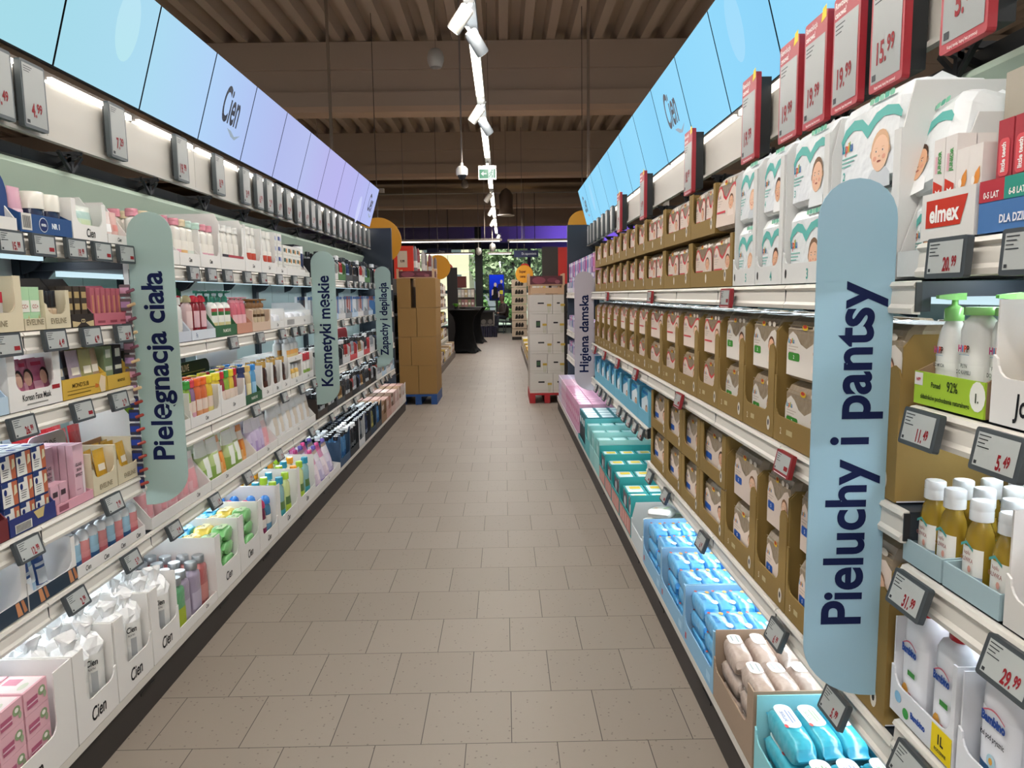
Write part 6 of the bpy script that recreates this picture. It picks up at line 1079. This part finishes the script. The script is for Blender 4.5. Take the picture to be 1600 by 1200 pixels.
# ================================================================== beyond the gondolas
def pallet(x0, x1, y0, y1, col, lab):
    T = ob('pallet', None, None, ((x0+x1)/2, y0, 0), (0, 0, 0), lab, 'pallet'); w = x1-x0; d = y1-y0; mc = m(col, '', .5)
    b = MB(); b.box(-w/2, w/2, 0, d, .11, .135, mc); ob('deck', b.mesh('deck'), T)
    for q in (-1, 0, 1):
        b = MB(); b.box(q*w*.42-w*.08, q*w*.42+w*.08, 0, d, .0, .11, mc); ob('runner', b.mesh('runner'), T)
pallet(-1.42, -.915, 9.82, 10.62, '1f4a86', 'blue plastic pallet under the tall stack of plain brown cartons')
pallet(.33, .80, 9.78, 10.58, 'b0262a', 'red plastic pallet under the stack of white fruit boxes')
def kraft(w, h, d, col='9a7540'):
    b = MB(); b.box(-w/2, w/2, 0, d, 0, h-.004, m(col, 'card')); b.quad(-w/2, w/2, h*.0, h*.006, -.0006, m('7d6238', 'card'))
    t = MB(); t.box(-w/2, -w/2+.5*w-.001, .0, d, h-.004, h-.001, m('a07c48', 'card')); t.box(.001, w/2, 0, d, h-.004, h-.001, m('a07c48', 'card'))
    return b, t
zt = .137; n = 0
for lv, (z, h, cuts) in enumerate(((.137, .388, (-1.42, -1.16, -.915)), (.526, .385, (-1.42, -1.25, -.91)), (.912, .385, (-1.42, -1.165, -.905)), (1.298, .388, (-1.42, -1.235, -1.17, -.90)))):
    for q, (a, c) in enumerate(zip(cuts, cuts[1:])):
        if lv == 3 and q == 1: continue
        for r in range(2):
            b, t = kraft(c-a-.006, h, .38); nm = ('bottom', 'second', 'third', 'top')[lv]
            P_ = Proto('carton', 'box', '', b, [('flaps', t)]); P_.put(((a+c)/2, 9.86+.385*r, z), (0, 0, 0), 'plain brown carton in the %s tier, %s, %s of the pallet stack' % (nm, 'beside the end panel' if q == 0 else 'towards the aisle', ('front', 'back')[r]), 'brown cartons on the blue pallet')
def crate(w, d, h, lab, loc, wood='c9a582', art=True):
    T = ob('fruit_crate', None, None, loc, (0, 0, 0), lab, 'crate'); mw = m(wood, 'card'); b = MB()
    for sx in (-1, 1):
        for y in (0, d-.03): b = MB(); b.box(sx*(w/2)-(.03 if sx > 0 else 0), sx*(w/2)+(.03 if sx < 0 else 0), y, y+.03, 0, h+.02, mw); ob('corner_post', b.mesh('post'), T)
    b = MB()
    b.box(-w/2+.03, w/2-.03, .002, .012, .015, h-.01, m('5a2a30' if art else wood, 'card')); b.box(-w/2+.03, w/2-.03, d-.012, d, .015, h-.01, mw)
    for sx in (-1, 1): b.box(sx*(w/2-.012)-.005, sx*(w/2-.012)+.005, .03, d-.03, .015, h-.01, m('5a2a30' if art else wood, 'card'))
    b.box(-w/2+.01, w/2-.01, .01, d-.01, 0, .01, mw)
    if art: b.ell(-w*.2, h*.5, w*.18, h*.34, .0012, m('8a4a55', 'print'), 16); b.ell(w*.16, h*.52, w*.14, h*.22, .0012, m('7a3f4a', 'print'), 14); b.ell(w*.3, h*.35, w*.07, h*.18, .0008, m('9a5f66', 'print'), 12)
    ob('sides', b.mesh('sides'), T)
    for q in range(5 if art else 0):
        r = MB(); r.lathe([(.02, -.09), (.055, -.05), (.06, .02), (.04, .07), (.01, .09)], m('8a5048', '', .7), 10)
        ob('sweet_potato', r.mesh('root'), None, (loc[0]+(q-2)*w*.16, loc[1]+d*(.36+.22*(q % 2)), loc[2]+h*.55), (R(80), 0, R(4*q)), 'purple root vegetable, %s from the left inside the %s' % (ORD[q], 'crate on the brown cartons' if loc[0] < 0 else 'printed crate on the white boxes'), 'vegetable', 'roots in the crates')
crate(.50, .38, .105, 'pale wooden fruit crate with printed sides topping the brown carton stack', (-1.165, 9.86, 1.687))
# white fruit boxes
def fbox(w, h, d, kind):
    b = MB(); b.box(-w/2, w/2, 0, d, 0, h, m('cfc8bd', 'card')); b.quad(-w/2, w/2, h*.12, h*.14, -.0006, m('bdb4a4', 'card'))
    f = MB(); y = -.001
    if kind == 'slot': f.poly(rr(-w*.14, w*.14, h*.52, h*.60, h*.035), y, m('1d1814'))
    else: f.quad(-w*.12, w*.12, h*.32, h*.66, y, m('23282a', 'card')); f.quad(-w*.10, w*.1, h*.40, h*.60, y-.0004, m('3f5a3a', 'card'))
    for q in range(3): f.add([(w*.30+.012*q, y, h*.04), (w*.30+.012*q+.003, y, h*.04), (w*.34+.018*q-.01, y, h*.42), (w*.34+.018*q-.014, y, h*.42)], [(0, 1, 2, 3)], m('8f9a5a', 'print')); f.ell(w*.34+.018*q-.012, h*.46, .012, .018, y, m('c9a64a', 'print'), 8)
    return b, f
for lv in range(5):
    cut = (.335, .57 if lv % 2 else .645, .80); h = .262 if lv < 4 else .25; z = .137+.2645*lv
    for q, (a, c) in enumerate(zip(cut, cut[1:])):
        b, f = fbox(c-a-.004, h, .39, 'slot' if lv % 2 == 0 or q == 1 else 'label')
        for r in range(2): Proto('fruit_box', 'box', '', b, [('print', f)]).put(((a+c)/2, 9.80+.395*r, z), (0, 0, 0), 'white fruit box with hand slot, %s tier from the floor, %s, %s rank' % (ORD[lv], ('aisle side', 'shelf side')[q], ('front', 'back')[r]), 'white fruit boxes on the red pallet')
for q in range(2): crate(.45, .38, .10, 'plain wooden crate between the white boxes and the printed crate, %s rank' % ('front', 'back')[q], (.575, 9.80+.395*q, 1.447), art=False)
crate(.49, .38, .135, 'wooden crate printed with purple vegetables topping the white box stack', (.565, 9.80, 1.568))
# yellow discs, red and black boards above the second run of shelves
def disc(x, y, z, r, lab, txt=None):
    b = MB(); b.ell(0, 0, r, r, 0, m('d9961f', '', .5), 40); b.lathe([(2*r, 0), (2*r, .012)], m('d9961f', '', .5), 40) if 0 else None
    b.T = Matrix.Rotation(R(90), 4, 'X'); b.lathe([(2*r, -.02), (2*r, -.001)], m('d9961f', '', .5), 40); b.T = Matrix()
    q = MB(); q.bar((0, .01, r-.02), (0, .01, 4.99-z), .008, m('4a3f38'))
    if txt:
        for k, t in enumerate(txt): b.text(t, -.04, .03-.11*k, .085, -.003, m('5a2a1a', 'print'), .8, .03)
    Proto('round_sign', 'sign', '', b, [('cable', q)]).put((x, y, z), (0, 0, 0), lab)
disc(-1.62, 9.75, 2.17, .30, 'yellow round sign peeping out behind the left navy end panel')
disc(1.02, 9.6, 2.33, .18, 'yellow round sign behind the right navy end panel')
disc(-1.31, 15, 2.02, .245, 'large yellow round sign hanging farther down the left run')
disc(.48, 17, 1.92, .20, 'yellow round sign with short words at the far right run', ('Super', 'cena'))
def board(x0, x1, y, z0, z1, col, lab, tag=None, cat='board', th=.03):
    b = MB(); b.box(x0, x1, y, y+th, z0, z1, m(col, '', .5)); pp = MB(); pp.box((x0+x1)/2-.02, (x0+x1)/2+.02, y+th+.001, y+th+.03, 0, z1-.05, m('2a2522')); parts = [('post', pp)]
    if tag: q = MB(); q.quad(*tag, y-.004, m('c9b9a6', 'print')); cx = (tag[0]+tag[1])/2; q.text('9.99', cx, tag[2]+(tag[3]-tag[2])*.3, .05, y-.005, m('3a2a2a', 'print'), .7, .04); parts.append(('price_sheet', q))
    Proto('display_board', cat, '', b, parts).put((0, 0, 0), (0, 0, 0), lab)
board(-1.55, -1.275, 10.6, 1.70, 2.16, 'd2301c', 'bright red board with a price sheet behind the brown carton stack', (-1.50, -1.36, 1.86, 2.09))
board(.56, .79, 10.72, 1.60, 2.13, '2f2823', 'dark brown board behind the crates on the right')
board(.79, 1.0, 10.72, 1.60, 2.12, 'b8241a', 'red board next to the right navy end panel')
board(-1.52, -1.24, 20, .2, 2.20, '1a1413', 'tall black board at the end of the far left run')
# second run of shelves
for side, x, y0, y1, xs in (('left', -1.36, 11.0, 17.6, -1), ('right', .62, 11.0, 19.5, 1)):
    nb = 3; L_ = (y1-y0)/nb
    for k in range(nb):
        T = ob('far_gondola_bay', None, None, (x, y0+L_*(k+.5), 0), (0, 0, R(90) if xs < 0 else R(-90)), '%s bay of the farther gondola on the %s side' % (ORD[k], side), 'shelving', 'far gondolas')
        w = L_; du = .18
        b = MB(); b.box(-w/2, w/2, -du, .45, 0, .14, m('6a6058')); ob('base', b.mesh('base'), T)
        b = MB(); b.box(-w/2, w/2, .46, .5, .14, 1.75, m('4a4a4c')); ob('back_panel', b.mesh('back'), T)
        for z in (.5, .85, 1.2, 1.5):
            b = MB(); b.box(-w/2, w/2, .0, .46, z-.03, z, NAVY); s_ = ob('shelf', b.mesh('shelf'), T); b = MB(); b.box(-w/2, w/2, -.014, 0, z-.055, z, RAIL); ob('price_rail', b.mesh('price_rail'), s_)
    cols = ['c9b9ab', '7a4a3a', 'd9d2ca', '4a3f4f', 'b59a7a', 'e0d6c9', '8f8a86', 'c7a84a'] if xs < 0 else ['d9b51f', 'd6cfc4', 'e0c23a', 'b7a6c4', 'd9d0c9', 'c98a3a', 'ece6dc', 'd2b44a']
    GP_ = [carton('%s box' % n, .26, .24, .16, c, lambda b, w, h: (b.quad(-w*.35, w*.35, h*.35, h*.7, -.001, m('e3dcd2', 'print')), b.quad(-w*.2, w*.3, h*.12, h*.2, -.001, m('5a4a44', 'print'))), 'goods_box', 'box') for n, c in zip(('sand', 'russet', 'cream', 'plum', 'tan', 'ivory', 'grey', 'mustard') if xs < 0 else ('yellow', 'stone', 'lemon', 'lilac', 'pearl', 'amber', 'white', 'ochre'), cols)]
    nr = 0
    for z, d0, nmz in ((.142, -.16, 'floor level'), (.5, .02, 'lowest shelf'), (.85, .02, 'second shelf'), (1.2, .02, 'third shelf'), (1.5, .02, 'top shelf')):
        n = int((y1-y0)/.30)
        for i in range(n):
            y = y0+.15+i*.30; p = GP_[(i*3+nr*5+(i//4)) % 8] if not (xs > 0 and i in (5, 6, 7, 8, 9) and z < .6) else GP_[0]
            p.put((x+(d0*(-1 if xs < 0 else 1)), y, z+.002), (0, 0, R(90) if xs < 0 else R(-90)), '%s on the %s of the far %s gondola, %s from the camera' % (p.desc, nmz, side, ORD[i]), 'boxes on the far gondolas', scale=(1, 1, random.uniform(.75, 1.0)))
        nr += 1
# chocolate pack sleeves
for q in range(7):
    r = MB(); r.lathe([(.06, 0), (.062, .02), (.062, .36), (.02, .42)], m(('7d6f73', '8a3f45', 'b9b3ad')[q % 3], 'film'), 10); g = MB(); g.lathe([(.064, .10), (.064, .2)], m('d9d4cf', 'print'), 10, caps=False)
    Proto('hanging_pack', 'pack', '', r, [('band', g)]).put((-1.33-.02*(q % 2), 11.3+.55*q, 1.78), (0, 0, 0), '%s tall slim pack from the camera standing on top of the far left gondola' % ORD[q], 'slim packs on the far gondola')
# cocktail tables in black stretch covers
def cocktail(x, y, lab, r0=.40):
    b = MB(); secs = []
    for t, rw in ((0, .47), (.03, .45), (.12, .36), (.3, .27), (.5, .23), (.7, .235), (.85, .28), (.95, .37), (1, .41)):
        ring = []
        for i in range(32):
            a = 2*math.pi*i/32; k = max(0, math.cos(4*a))**1.5 if t < .3 else 0
            rr_ = rw*(1+k*.10*(1-t/.3) - (.22*(1-t/.3)*(1-k) if t < .3 else 0)); ring.append((rr_*math.cos(a+.6), rr_*math.sin(a+.6), 1.08*t+(.05*(1-k) if t == 0 else 0)))
        secs.append(ring)
    b.loft(secs, m('050506', 'print', .9)); q = MB(); q.lathe([(.82, 1.075), (.84, 1.085), (.84, 1.10), (.82, 1.105)], m('0d0d10', '', .5), 32)
    Proto('cocktail_table', 'table', '', b, [('table_top', q)]).put((x, y, 0), (0, 0, 0), lab)
cocktail(-1.02, 18.9, 'nearer tall round table under a black stretch cover in the aisle'); cocktail(-.95, 22.6, 'farther tall round table under a black stretch cover behind the first')
r = MB(); r.box(-.2, .2, -.14, .14, 0, .03, m('15161a')); Proto('tray', 'tray', '', r).put((-.78, 18.9, 1.108), (0, 0, 0), 'flat black tray lying on the nearer black table')
r = MB(); r.lathe([(.08, 0), (.10, .06)], m('1d1d1f'), 12); f = MB()
for q in range(22):
    a = q*2.4; l = .07+.05*random.random(); c, s = math.cos(a), math.sin(a); u = .05+.05*random.random()
    f.add([(.01*c, .01*s, .05), (l*.6*c-.025*s, l*.6*s+.025*c, .05+u), (l*1.3*c, l*1.3*s, .05+u*.9), (l*.6*c+.025*s, l*.6*s-.025*c, .05+u)], [(0, 1, 2, 3)], m('6fbf3a', '', .5))
Proto('potted_plant', 'plant', '', r, [('leaves', f)]).put((-1.22, 18.85, 1.108), (0, 0, 0), 'small bright green potted plant on the nearer black table')
# hanging department signs and tubes
def hang(x0, x1, y, z0, z1, txt, lab):
    b = MB(); b.box(x0, x1, y, y+.03, z0, z1, m('1a2450', '', .45)); q = MB(); q.text(txt, x0+(x1-x0)*.62, z0+(z1-z0)*.34, (z1-z0)*.5, y-.004, m('c9cdd9', 'print'), .8, .02, fit=(x1-x0)*.6); c = MB()
    for x in (x0+.1, x1-.1): c.bar((x, y+.01, z1), (x, y+.01, 5.01), .02, m('2a2522'))
    Proto('department_sign', 'sign', '', b, [('lettering', q), ('rods', c)]).put((0, 0, 0), (0, 0, 0), lab)
hang(-2.65, -1.80, 26, 2.87, 3.10, 'Prasa', 'dark navy hanging sign reading Prasa before the far window')
hang(.32, 1.04, 22, 2.55, 2.75, 'Do zapomnienia', 'dark navy hanging sign with two words right of the far window')
for k, (x0, x1, y, z, lab) in enumerate(((-2.5, -.02, 16.2, 2.62, 'long bright tube lamp hung across the aisle'), (.10, 2.2, 16.2, 2.60, 'right-hand bright tube lamp continuing across the aisle'), (-3.2, -.93, 24, 2.78, 'left tube lamp across the aisle nearer the window'), (-.5, .3, 24, 2.77, 'short tube lamp across the aisle nearer the window'))):
    b = MB(); b.box(x0, x1, y, y+.06, z, z+.05, m('6a625a')); q = MB(); q.box(x0+.05, x1-.05, y-.01, y+.05, z-.014, z, m('fff1e2', 'em', None, 6)); c = MB()
    for t in (.15, .85): c.bar((x0+(x1-x0)*t, y+.03, z+.05), (x0+(x1-x0)*t, y+.03, 5.01), .012, m('8f857b'))
    Proto('tube_lamp', 'lamp', '', b, [('tube', q), ('rods', c)]).put((0, 0, 0), (0, 0, 0), lab)
for k, (x, y, z) in enumerate(((-.72, 22, 2.74), (-.28, 20, 2.72))):
    r = MB(); r.lathe([(.02, -.12), (.14, -.08), (.18, 0), (.14, .08), (.03, .11)], m('a9a39b'), 12); q = MB(); q.bar((0, 0, .1), (0, 0, 5.01-z), .016, m('9a9188')); Proto('ball_speaker', 'speaker', '', r, [('rod', q)]).put((x, y, z), (0, 0, 0), '%s grey ball fitting on a rod in front of the window' % ('left', 'right')[k])
# display shelf, crate tower, advertising screen, bench, bags, person by the window
T = ob('magazine_rack', None, None, (-1.33, 26, 0), (0, 0, 0), 'wide rack of small printed packs left of the black pillar', 'rack')
b = MB(); b.box(-.40, .32, 0, .3, 0, 1.70, m('5f5650')); ob('body', b.mesh('body'), T)
for k in range(4):
    b = MB(); b.box(-.40, .32, -.1, 0, .35+.34*k, .37+.34*k, m('8f867c')); s_ = ob('shelf', b.mesh('shelf'), T)
for k in range(4):
    for i in range(6):
        c = ('b9857a', 'd9cfc4', '8d8f6a', 'c9b58a', '9a6f6f', 'd6d9d2')[(i*2+k*3) % 6]
        carton('printed rack pack %s' % c, .10, .26, .06, c, lambda b, w, h: b.quad(-w*.35, w*.35, h*.3, h*.6, -.001, m('efe9df', 'print')), 'rack_pack', 'pack').put((-1.33-.33+.115*i, 25.90, .375+.34*k), (0, 0, 0), 'small printed pack on the rack left of the pillar, %s shelf, %s from left' % (ORD[k], ORD[i]), 'packs on the far rack')
b = MB(); b.box(-1.72, -1.30, 26.1, 26.14, 1.72, 2.12, m('6a2f28')); Proto('poster_board', 'board', '', b).put((0, 0, 0), (0, 0, 0), 'dark red board standing above the far rack')
for k in range(7):
    T = ob('crate', None, None, (.50, 23.9, .10+.265*k), (0, 0, 0), 'stacked cardboard crate with dark pattern, %s from the bottom of the far right tower' % ORD[k], 'crate', 'far crate tower')
    b = MB(); b.box(-.24, .24, 0, .4, 0, .25, m('c7b39c', 'card')); ob('body', b.mesh('body'), T); q = MB()
    for t in (-.09, .0, .09): q.poly([(t-.05, .05), (t+.03, .05), (t+.05, .12), (t+.02, .2), (t-.03, .17)], -.002, m('2a2420', 'print'))
    ob('print', q.mesh('print'), T)
b = MB(); b.box(.26, .74, 23.9, 24.3, 0, .10, m('241f1d')); Proto('plinth', 'plinth', '', b).put((0, 0, 0), (0, 0, 0), 'low dark plinth under the far crate tower')
b = MB(); b.box(-.30, .30, 0, .06, .0, 1.02, m('14151a')); d = MB(); d.quad(-.28, .28, .02, 1.0, -.002, m_grad('0a1030', '1038e0', 1.0, 'Z')); SKN = m('c9b0a4', 'em', None, .8)
d.poly([(-.2, .06), (.05, .06), (.07, .42), (-.02, .55), (-.12, .55), (-.18, .4)], -.003, m('0d0d14', 'print')); d.ell(-.05, .62, .055, .08, -.004, SKN, 14); d.poly([(-.2, .2), (-.14, .24), (-.13, .44), (-.19, .42)], -.004, SKN); d.poly([(.06, .12), (.12, .14), (.10, .36), (.06, .36)], -.004, SKN)
d.poly([(.0, .30), (.22, .18), (.26, .5), (.2, .66), (.06, .64)], -.0034, m('1a1a5a', 'print')); d.ell(.19, .74, .05, .07, -.004, SKN, 14); d.poly([(.12, .26), (.25, .24), (.25, .40), (.12, .40)], -.0042, m('c9b92a', 'em', None, .7))
s = MB(); s.box(-.05, .05, .0, .05, -1.2, 0, m('14151a')); s.box(-.3, .3, -.2, .2, -1.235, -1.2, m('14151a'))
Proto('advertising_screen', 'screen', '', b, [('display', d), ('stand', s)]).put((-.27, 29.0, 1.235), (0, 0, 0), 'upright blue advertising screen with two people by the far window')
T = ob('packing_bench', None, None, (-.62, 26, 0), (0, 0, 0), 'grey counter unit with two rolls beneath its top beside the black tables', 'counter')
b = MB(); b.box(-.30, .32, 0, .5, .86, .92, m('1c1c20')); ob('top', b.mesh('top'), T); b = MB(); b.box(-.28, -.24, .0, .5, .0, .86, m('8d857d')); b.box(.24, .28, 0, .5, .0, .86, m('8d857d')); b.box(-.24, .24, .4, .5, .4, .86, m('4a4542')); b.box(-.28, .28, 0, .5, .38, .42, m('8d857d')); ob('frame', b.mesh('frame'), T)
for sx in (-.11, .13): b = MB(); b.lathe([(.16, -.1), (.16, .1)], m('77706a'), 14); ob('roll', b.mesh('roll'), T, (sx, .2, .52), (R(90), 0, 0))
for q in range(4):
    b = MB(); b.loft([[(x, y, z) for x, y in sect(a, .2, 12, 4)] for a, z in ((.145, 0), (.15, .02), (.145, .34), (.12, .38))], m('1d1c33', 'film')); h = MB(); h.bar((-.04, 0, .37), (-.04, 0, .42), .012, m('15142a')); h.bar((.04, 0, .37), (.04, 0, .42), .012, m('15142a')); h.bar((-.04, 0, .42), (.04, 0, .42), .012, m('15142a'))
    Proto('bag', 'bag', '', b, [('handle', h)]).put((-.78+.155*q, 25.7, 0), (0, 0, 0), 'dark blue bag on the floor before the counter unit, %s from left' % ORD[q], 'bags on the floor')
# chair and seated person
T = ob('chair', None, None, (.02, 28.2, 0), (0, 0, R(35)), 'metal chair under the seated person by the window', 'chair')
b = MB(); b.box(-.2, .2, -.2, .2, .43, .46, m('3a4048')); ob('seat', b.mesh('seat'), T); b = MB(); b.box(-.2, .2, .17, .2, .6, .85, m('3a4048')); ob('backrest', b.mesh('backrest'), T)
for x in (-.18, .18):
    for y in (-.18, .18): b = MB(); b.bar((x, y, 0), (x, y, .85 if y > 0 else .43), .025, m('8d9196', 'metal')); ob('leg', b.mesh('leg'), T)
def skin_body(name, pts, edges, rad, mats):
    me = bpy.data.meshes.new(name); me.from_pydata(pts, edges, []); o = bpy.data.objects.new(name, me); COL.objects.link(o)
    md = o.modifiers.new('Skin', 'SKIN'); md.use_smooth_shade = True; o.modifiers.new('Sub', 'SUBSURF').levels = 1
    for i, r_ in enumerate(rad): me.skin_vertices[0].data[i].radius = (r_, r_)
    me.skin_vertices[0].data[0].use_root = True
    dg = bpy.context.evaluated_depsgraph_get(); m2 = bpy.data.meshes.new_from_object(o.evaluated_get(dg)); bpy.data.objects.remove(o)
    for mt in mats: m2.materials.append(mt)
    return m2
# pelvis at the origin, facing -x/-y (towards the counter)
V = [(0, 0, 0), (-.01, .0, .16), (-.03, -.0, .34), (-.06, -.0, .47), (-.09, 0, .56), (-.12, 0, .63), (-.13, 0, .75),
     (.0, -.09, 0), (-.40, -.11, .03), (-.42, -.11, -.40), (-.54, -.11, -.43), (.0, .09, 0), (-.40, .11, .03), (-.36, .11, -.40), (-.48, .11, -.43),
     (-.05, -.17, .42), (-.14, -.22, .18), (-.36, -.16, .16), (-.05, .17, .42), (-.14, .22, .18), (-.36, .16, .16), (-.44, -.15, .17), (-.44, .15, .17)]
E_ = [(0, 1), (1, 2), (2, 3), (3, 4), (4, 5), (5, 6), (0, 7), (7, 8), (8, 9), (9, 10), (0, 11), (11, 12), (12, 13), (13, 14), (3, 15), (15, 16), (16, 17), (3, 18), (18, 19), (19, 20), (17, 21), (20, 22)]
RD = [.14, .14, .15, .11, .05, .085, .075, .10, .07, .05, .04, .10, .07, .05, .04, .065, .05, .038, .065, .05, .038, .035, .035]
me = skin_body('body', V, E_, RD, [m('3a3330', '', .8), m('b98a72', '', .6), m('2b2f3a', '', .8)])
for p in me.polygons:
    c = p.center; p.material_index = 1 if (c.z > .54 or c.x < -.38 and c.z > .08) else (2 if c.z < .06 else 0)
pr = ob('person', me, None, (.02, 28.2, .615), (0, 0, R(35)), 'seated person in a dark brown top with short brown hair, leaning over the counter', 'person')
h = MB(); h.lathe([(.20, .62), (.215, .68), (.20, .76), (.13, .825), (.02, .845)], m('5a3f30', '', .7), 14, 2, .95, .0, 0); hr = ob('hair', h.mesh('hair'), pr, (-.115, 0, .0)); 
h = MB(); h.lathe([(.34, -.02), (.36, .15), (.38, .3), (.33, .42), (.2, .50), (.13, .53)], m('3a2f2a', '', .85), 16, 2.2, .95, -.02, 0); ob('jacket', h.mesh('jacket'), pr)
# ------------------------------------------------------------------ outside the glass
b = MB(); b.box(-25, 25, 33.3, 70, -.12, -.02, m('9aa59a', '', .9)); struct('ground', b)
b = MB(); b.box(-9, -2.2, 48, 56, 0, 9, m('d6cdb4', '', .9))
w = MB()
for i in range(4):
    for j in range(2): w.quad(-8.4+i*1.6, -7.5+i*1.6, 1.2+3*j, 2.8+3*j, 47.98, m('5a6468', '', .3))
Proto('building', 'building', '', b, [('windows', w)]).put((0, 0, 0), (0, 0, 0), 'pale cream building seen through the window behind the tree')
def tree(x, y, h, rad, n, lab, seed, cols=('8a9f76', 'a8b692', '6f875e')):
    rnd = random.Random(seed); t = MB(); t.lathe([(.3, -.05), (.22, h*.5), (.1, h*.8)], m('5a4a3c', '', .9), 10); f = MB()
    for k in range(n):
        a = rnd.uniform(0, 6.283); u = rnd.uniform(-1, 1); r_ = rad*rnd.uniform(.3, 1)**.6; c = Vector((math.cos(a)*math.sqrt(1-u*u), math.sin(a)*math.sqrt(1-u*u), u*.95))*r_+Vector((0, 0, h*.62))
        if c.z < .3: continue
        d1 = Vector((rnd.uniform(-1, 1), rnd.uniform(-1, 1), rnd.uniform(-1, 1))).normalized(); d2 = d1.cross(Vector((rnd.uniform(-1, 1), rnd.uniform(-1, 1), .3))).normalized(); s = rnd.uniform(.10, .24)
        f.add([c+d1*s, c+d2*s*.5, c-d1*s, c-d2*s*.5], [(0, 1, 2, 3)], m(cols[k % 3], '', .7))
    Proto('tree', 'tree', '', t, [('crown', f)]).put((x, y, 0), (0, 0, 0), lab)
tree(.55, 42, 5.2, 2.45, 4200, 'large leafy green tree outside the far window, behind the advertising screen', 3)
tree(4.2, 46, 4.6, 2.2, 3200, 'green tree outside the right part of the far window', 5)
tree(-6.5, 45, 4.4, 1.8, 1800, 'darker green tree outside, left of the big one', 8)
for k, x in enumerate((-1.6, .4, 2.2)):
    tree(x, 39.5, 1.3, .8, 900, 'low green shrub outside under the big tree, %s from left' % ORD[k], 20+k, ('6f9a5a', '86ad6c', '55803f'))
b = MB(); b.bar((-4, 35, 1.62), (5, 35, 1.62), .16, m('2f7f86', '', .5)); q = MB()
for x in (-3.5, -1.6, .4, 2.4): q.bar((x, 35, -.02), (x, 35, 1.6), .06, m('8f979a'))
b.bar((-4, 35, .9), (5, 35, .9), .05, m('7fb0b5')); Proto('guard_rail', 'railing', '', b, [('posts', q)]).put((0, 0, 0), (0, 0, 0), 'teal guard rail running outside the far window')
for k, (x, z, t, c) in enumerate(((-1.86, 2.36, '1', 'd04a4a'), (.72, 2.33, '2', 'd0262a'))):
    b = MB(); b.ell(0, 0, .17, .17, -.002, m(c, '', .5), 20); b.T = Matrix.Rotation(R(90), 4, 'X'); b.lathe([(.34, -.02), (.34, 0)], m(c, '', .5), 20); b.T = Matrix(); q = MB(); q.text(t, 0, -.1, .26, -.004, m('f3e9e6', 'print'), .9, .03); c_ = MB(); c_.bar((0, .01, .16), (0, .01, 5.01-z), .01, m('6a625a'))
    Proto('checkout_sign', 'sign', '', b, [('number', q), ('cable', c_)]).put((x, 25, z), (0, 0, 0), ('pale red hanging checkout sign numbered one, left of the pillar', 'bright red hanging checkout sign numbered two, right of the pillar')[k])
dup_ = [k for k, v in LABELS.items() if v > 1]
print('DUP LABELS', len(dup_), dup_[:6]); lw = [k for k in LABELS if not 4 <= len(k.split()) <= 16]; print('LONG', len(lw), lw[:8]); print('OBJECTS', len(bpy.data.objects))
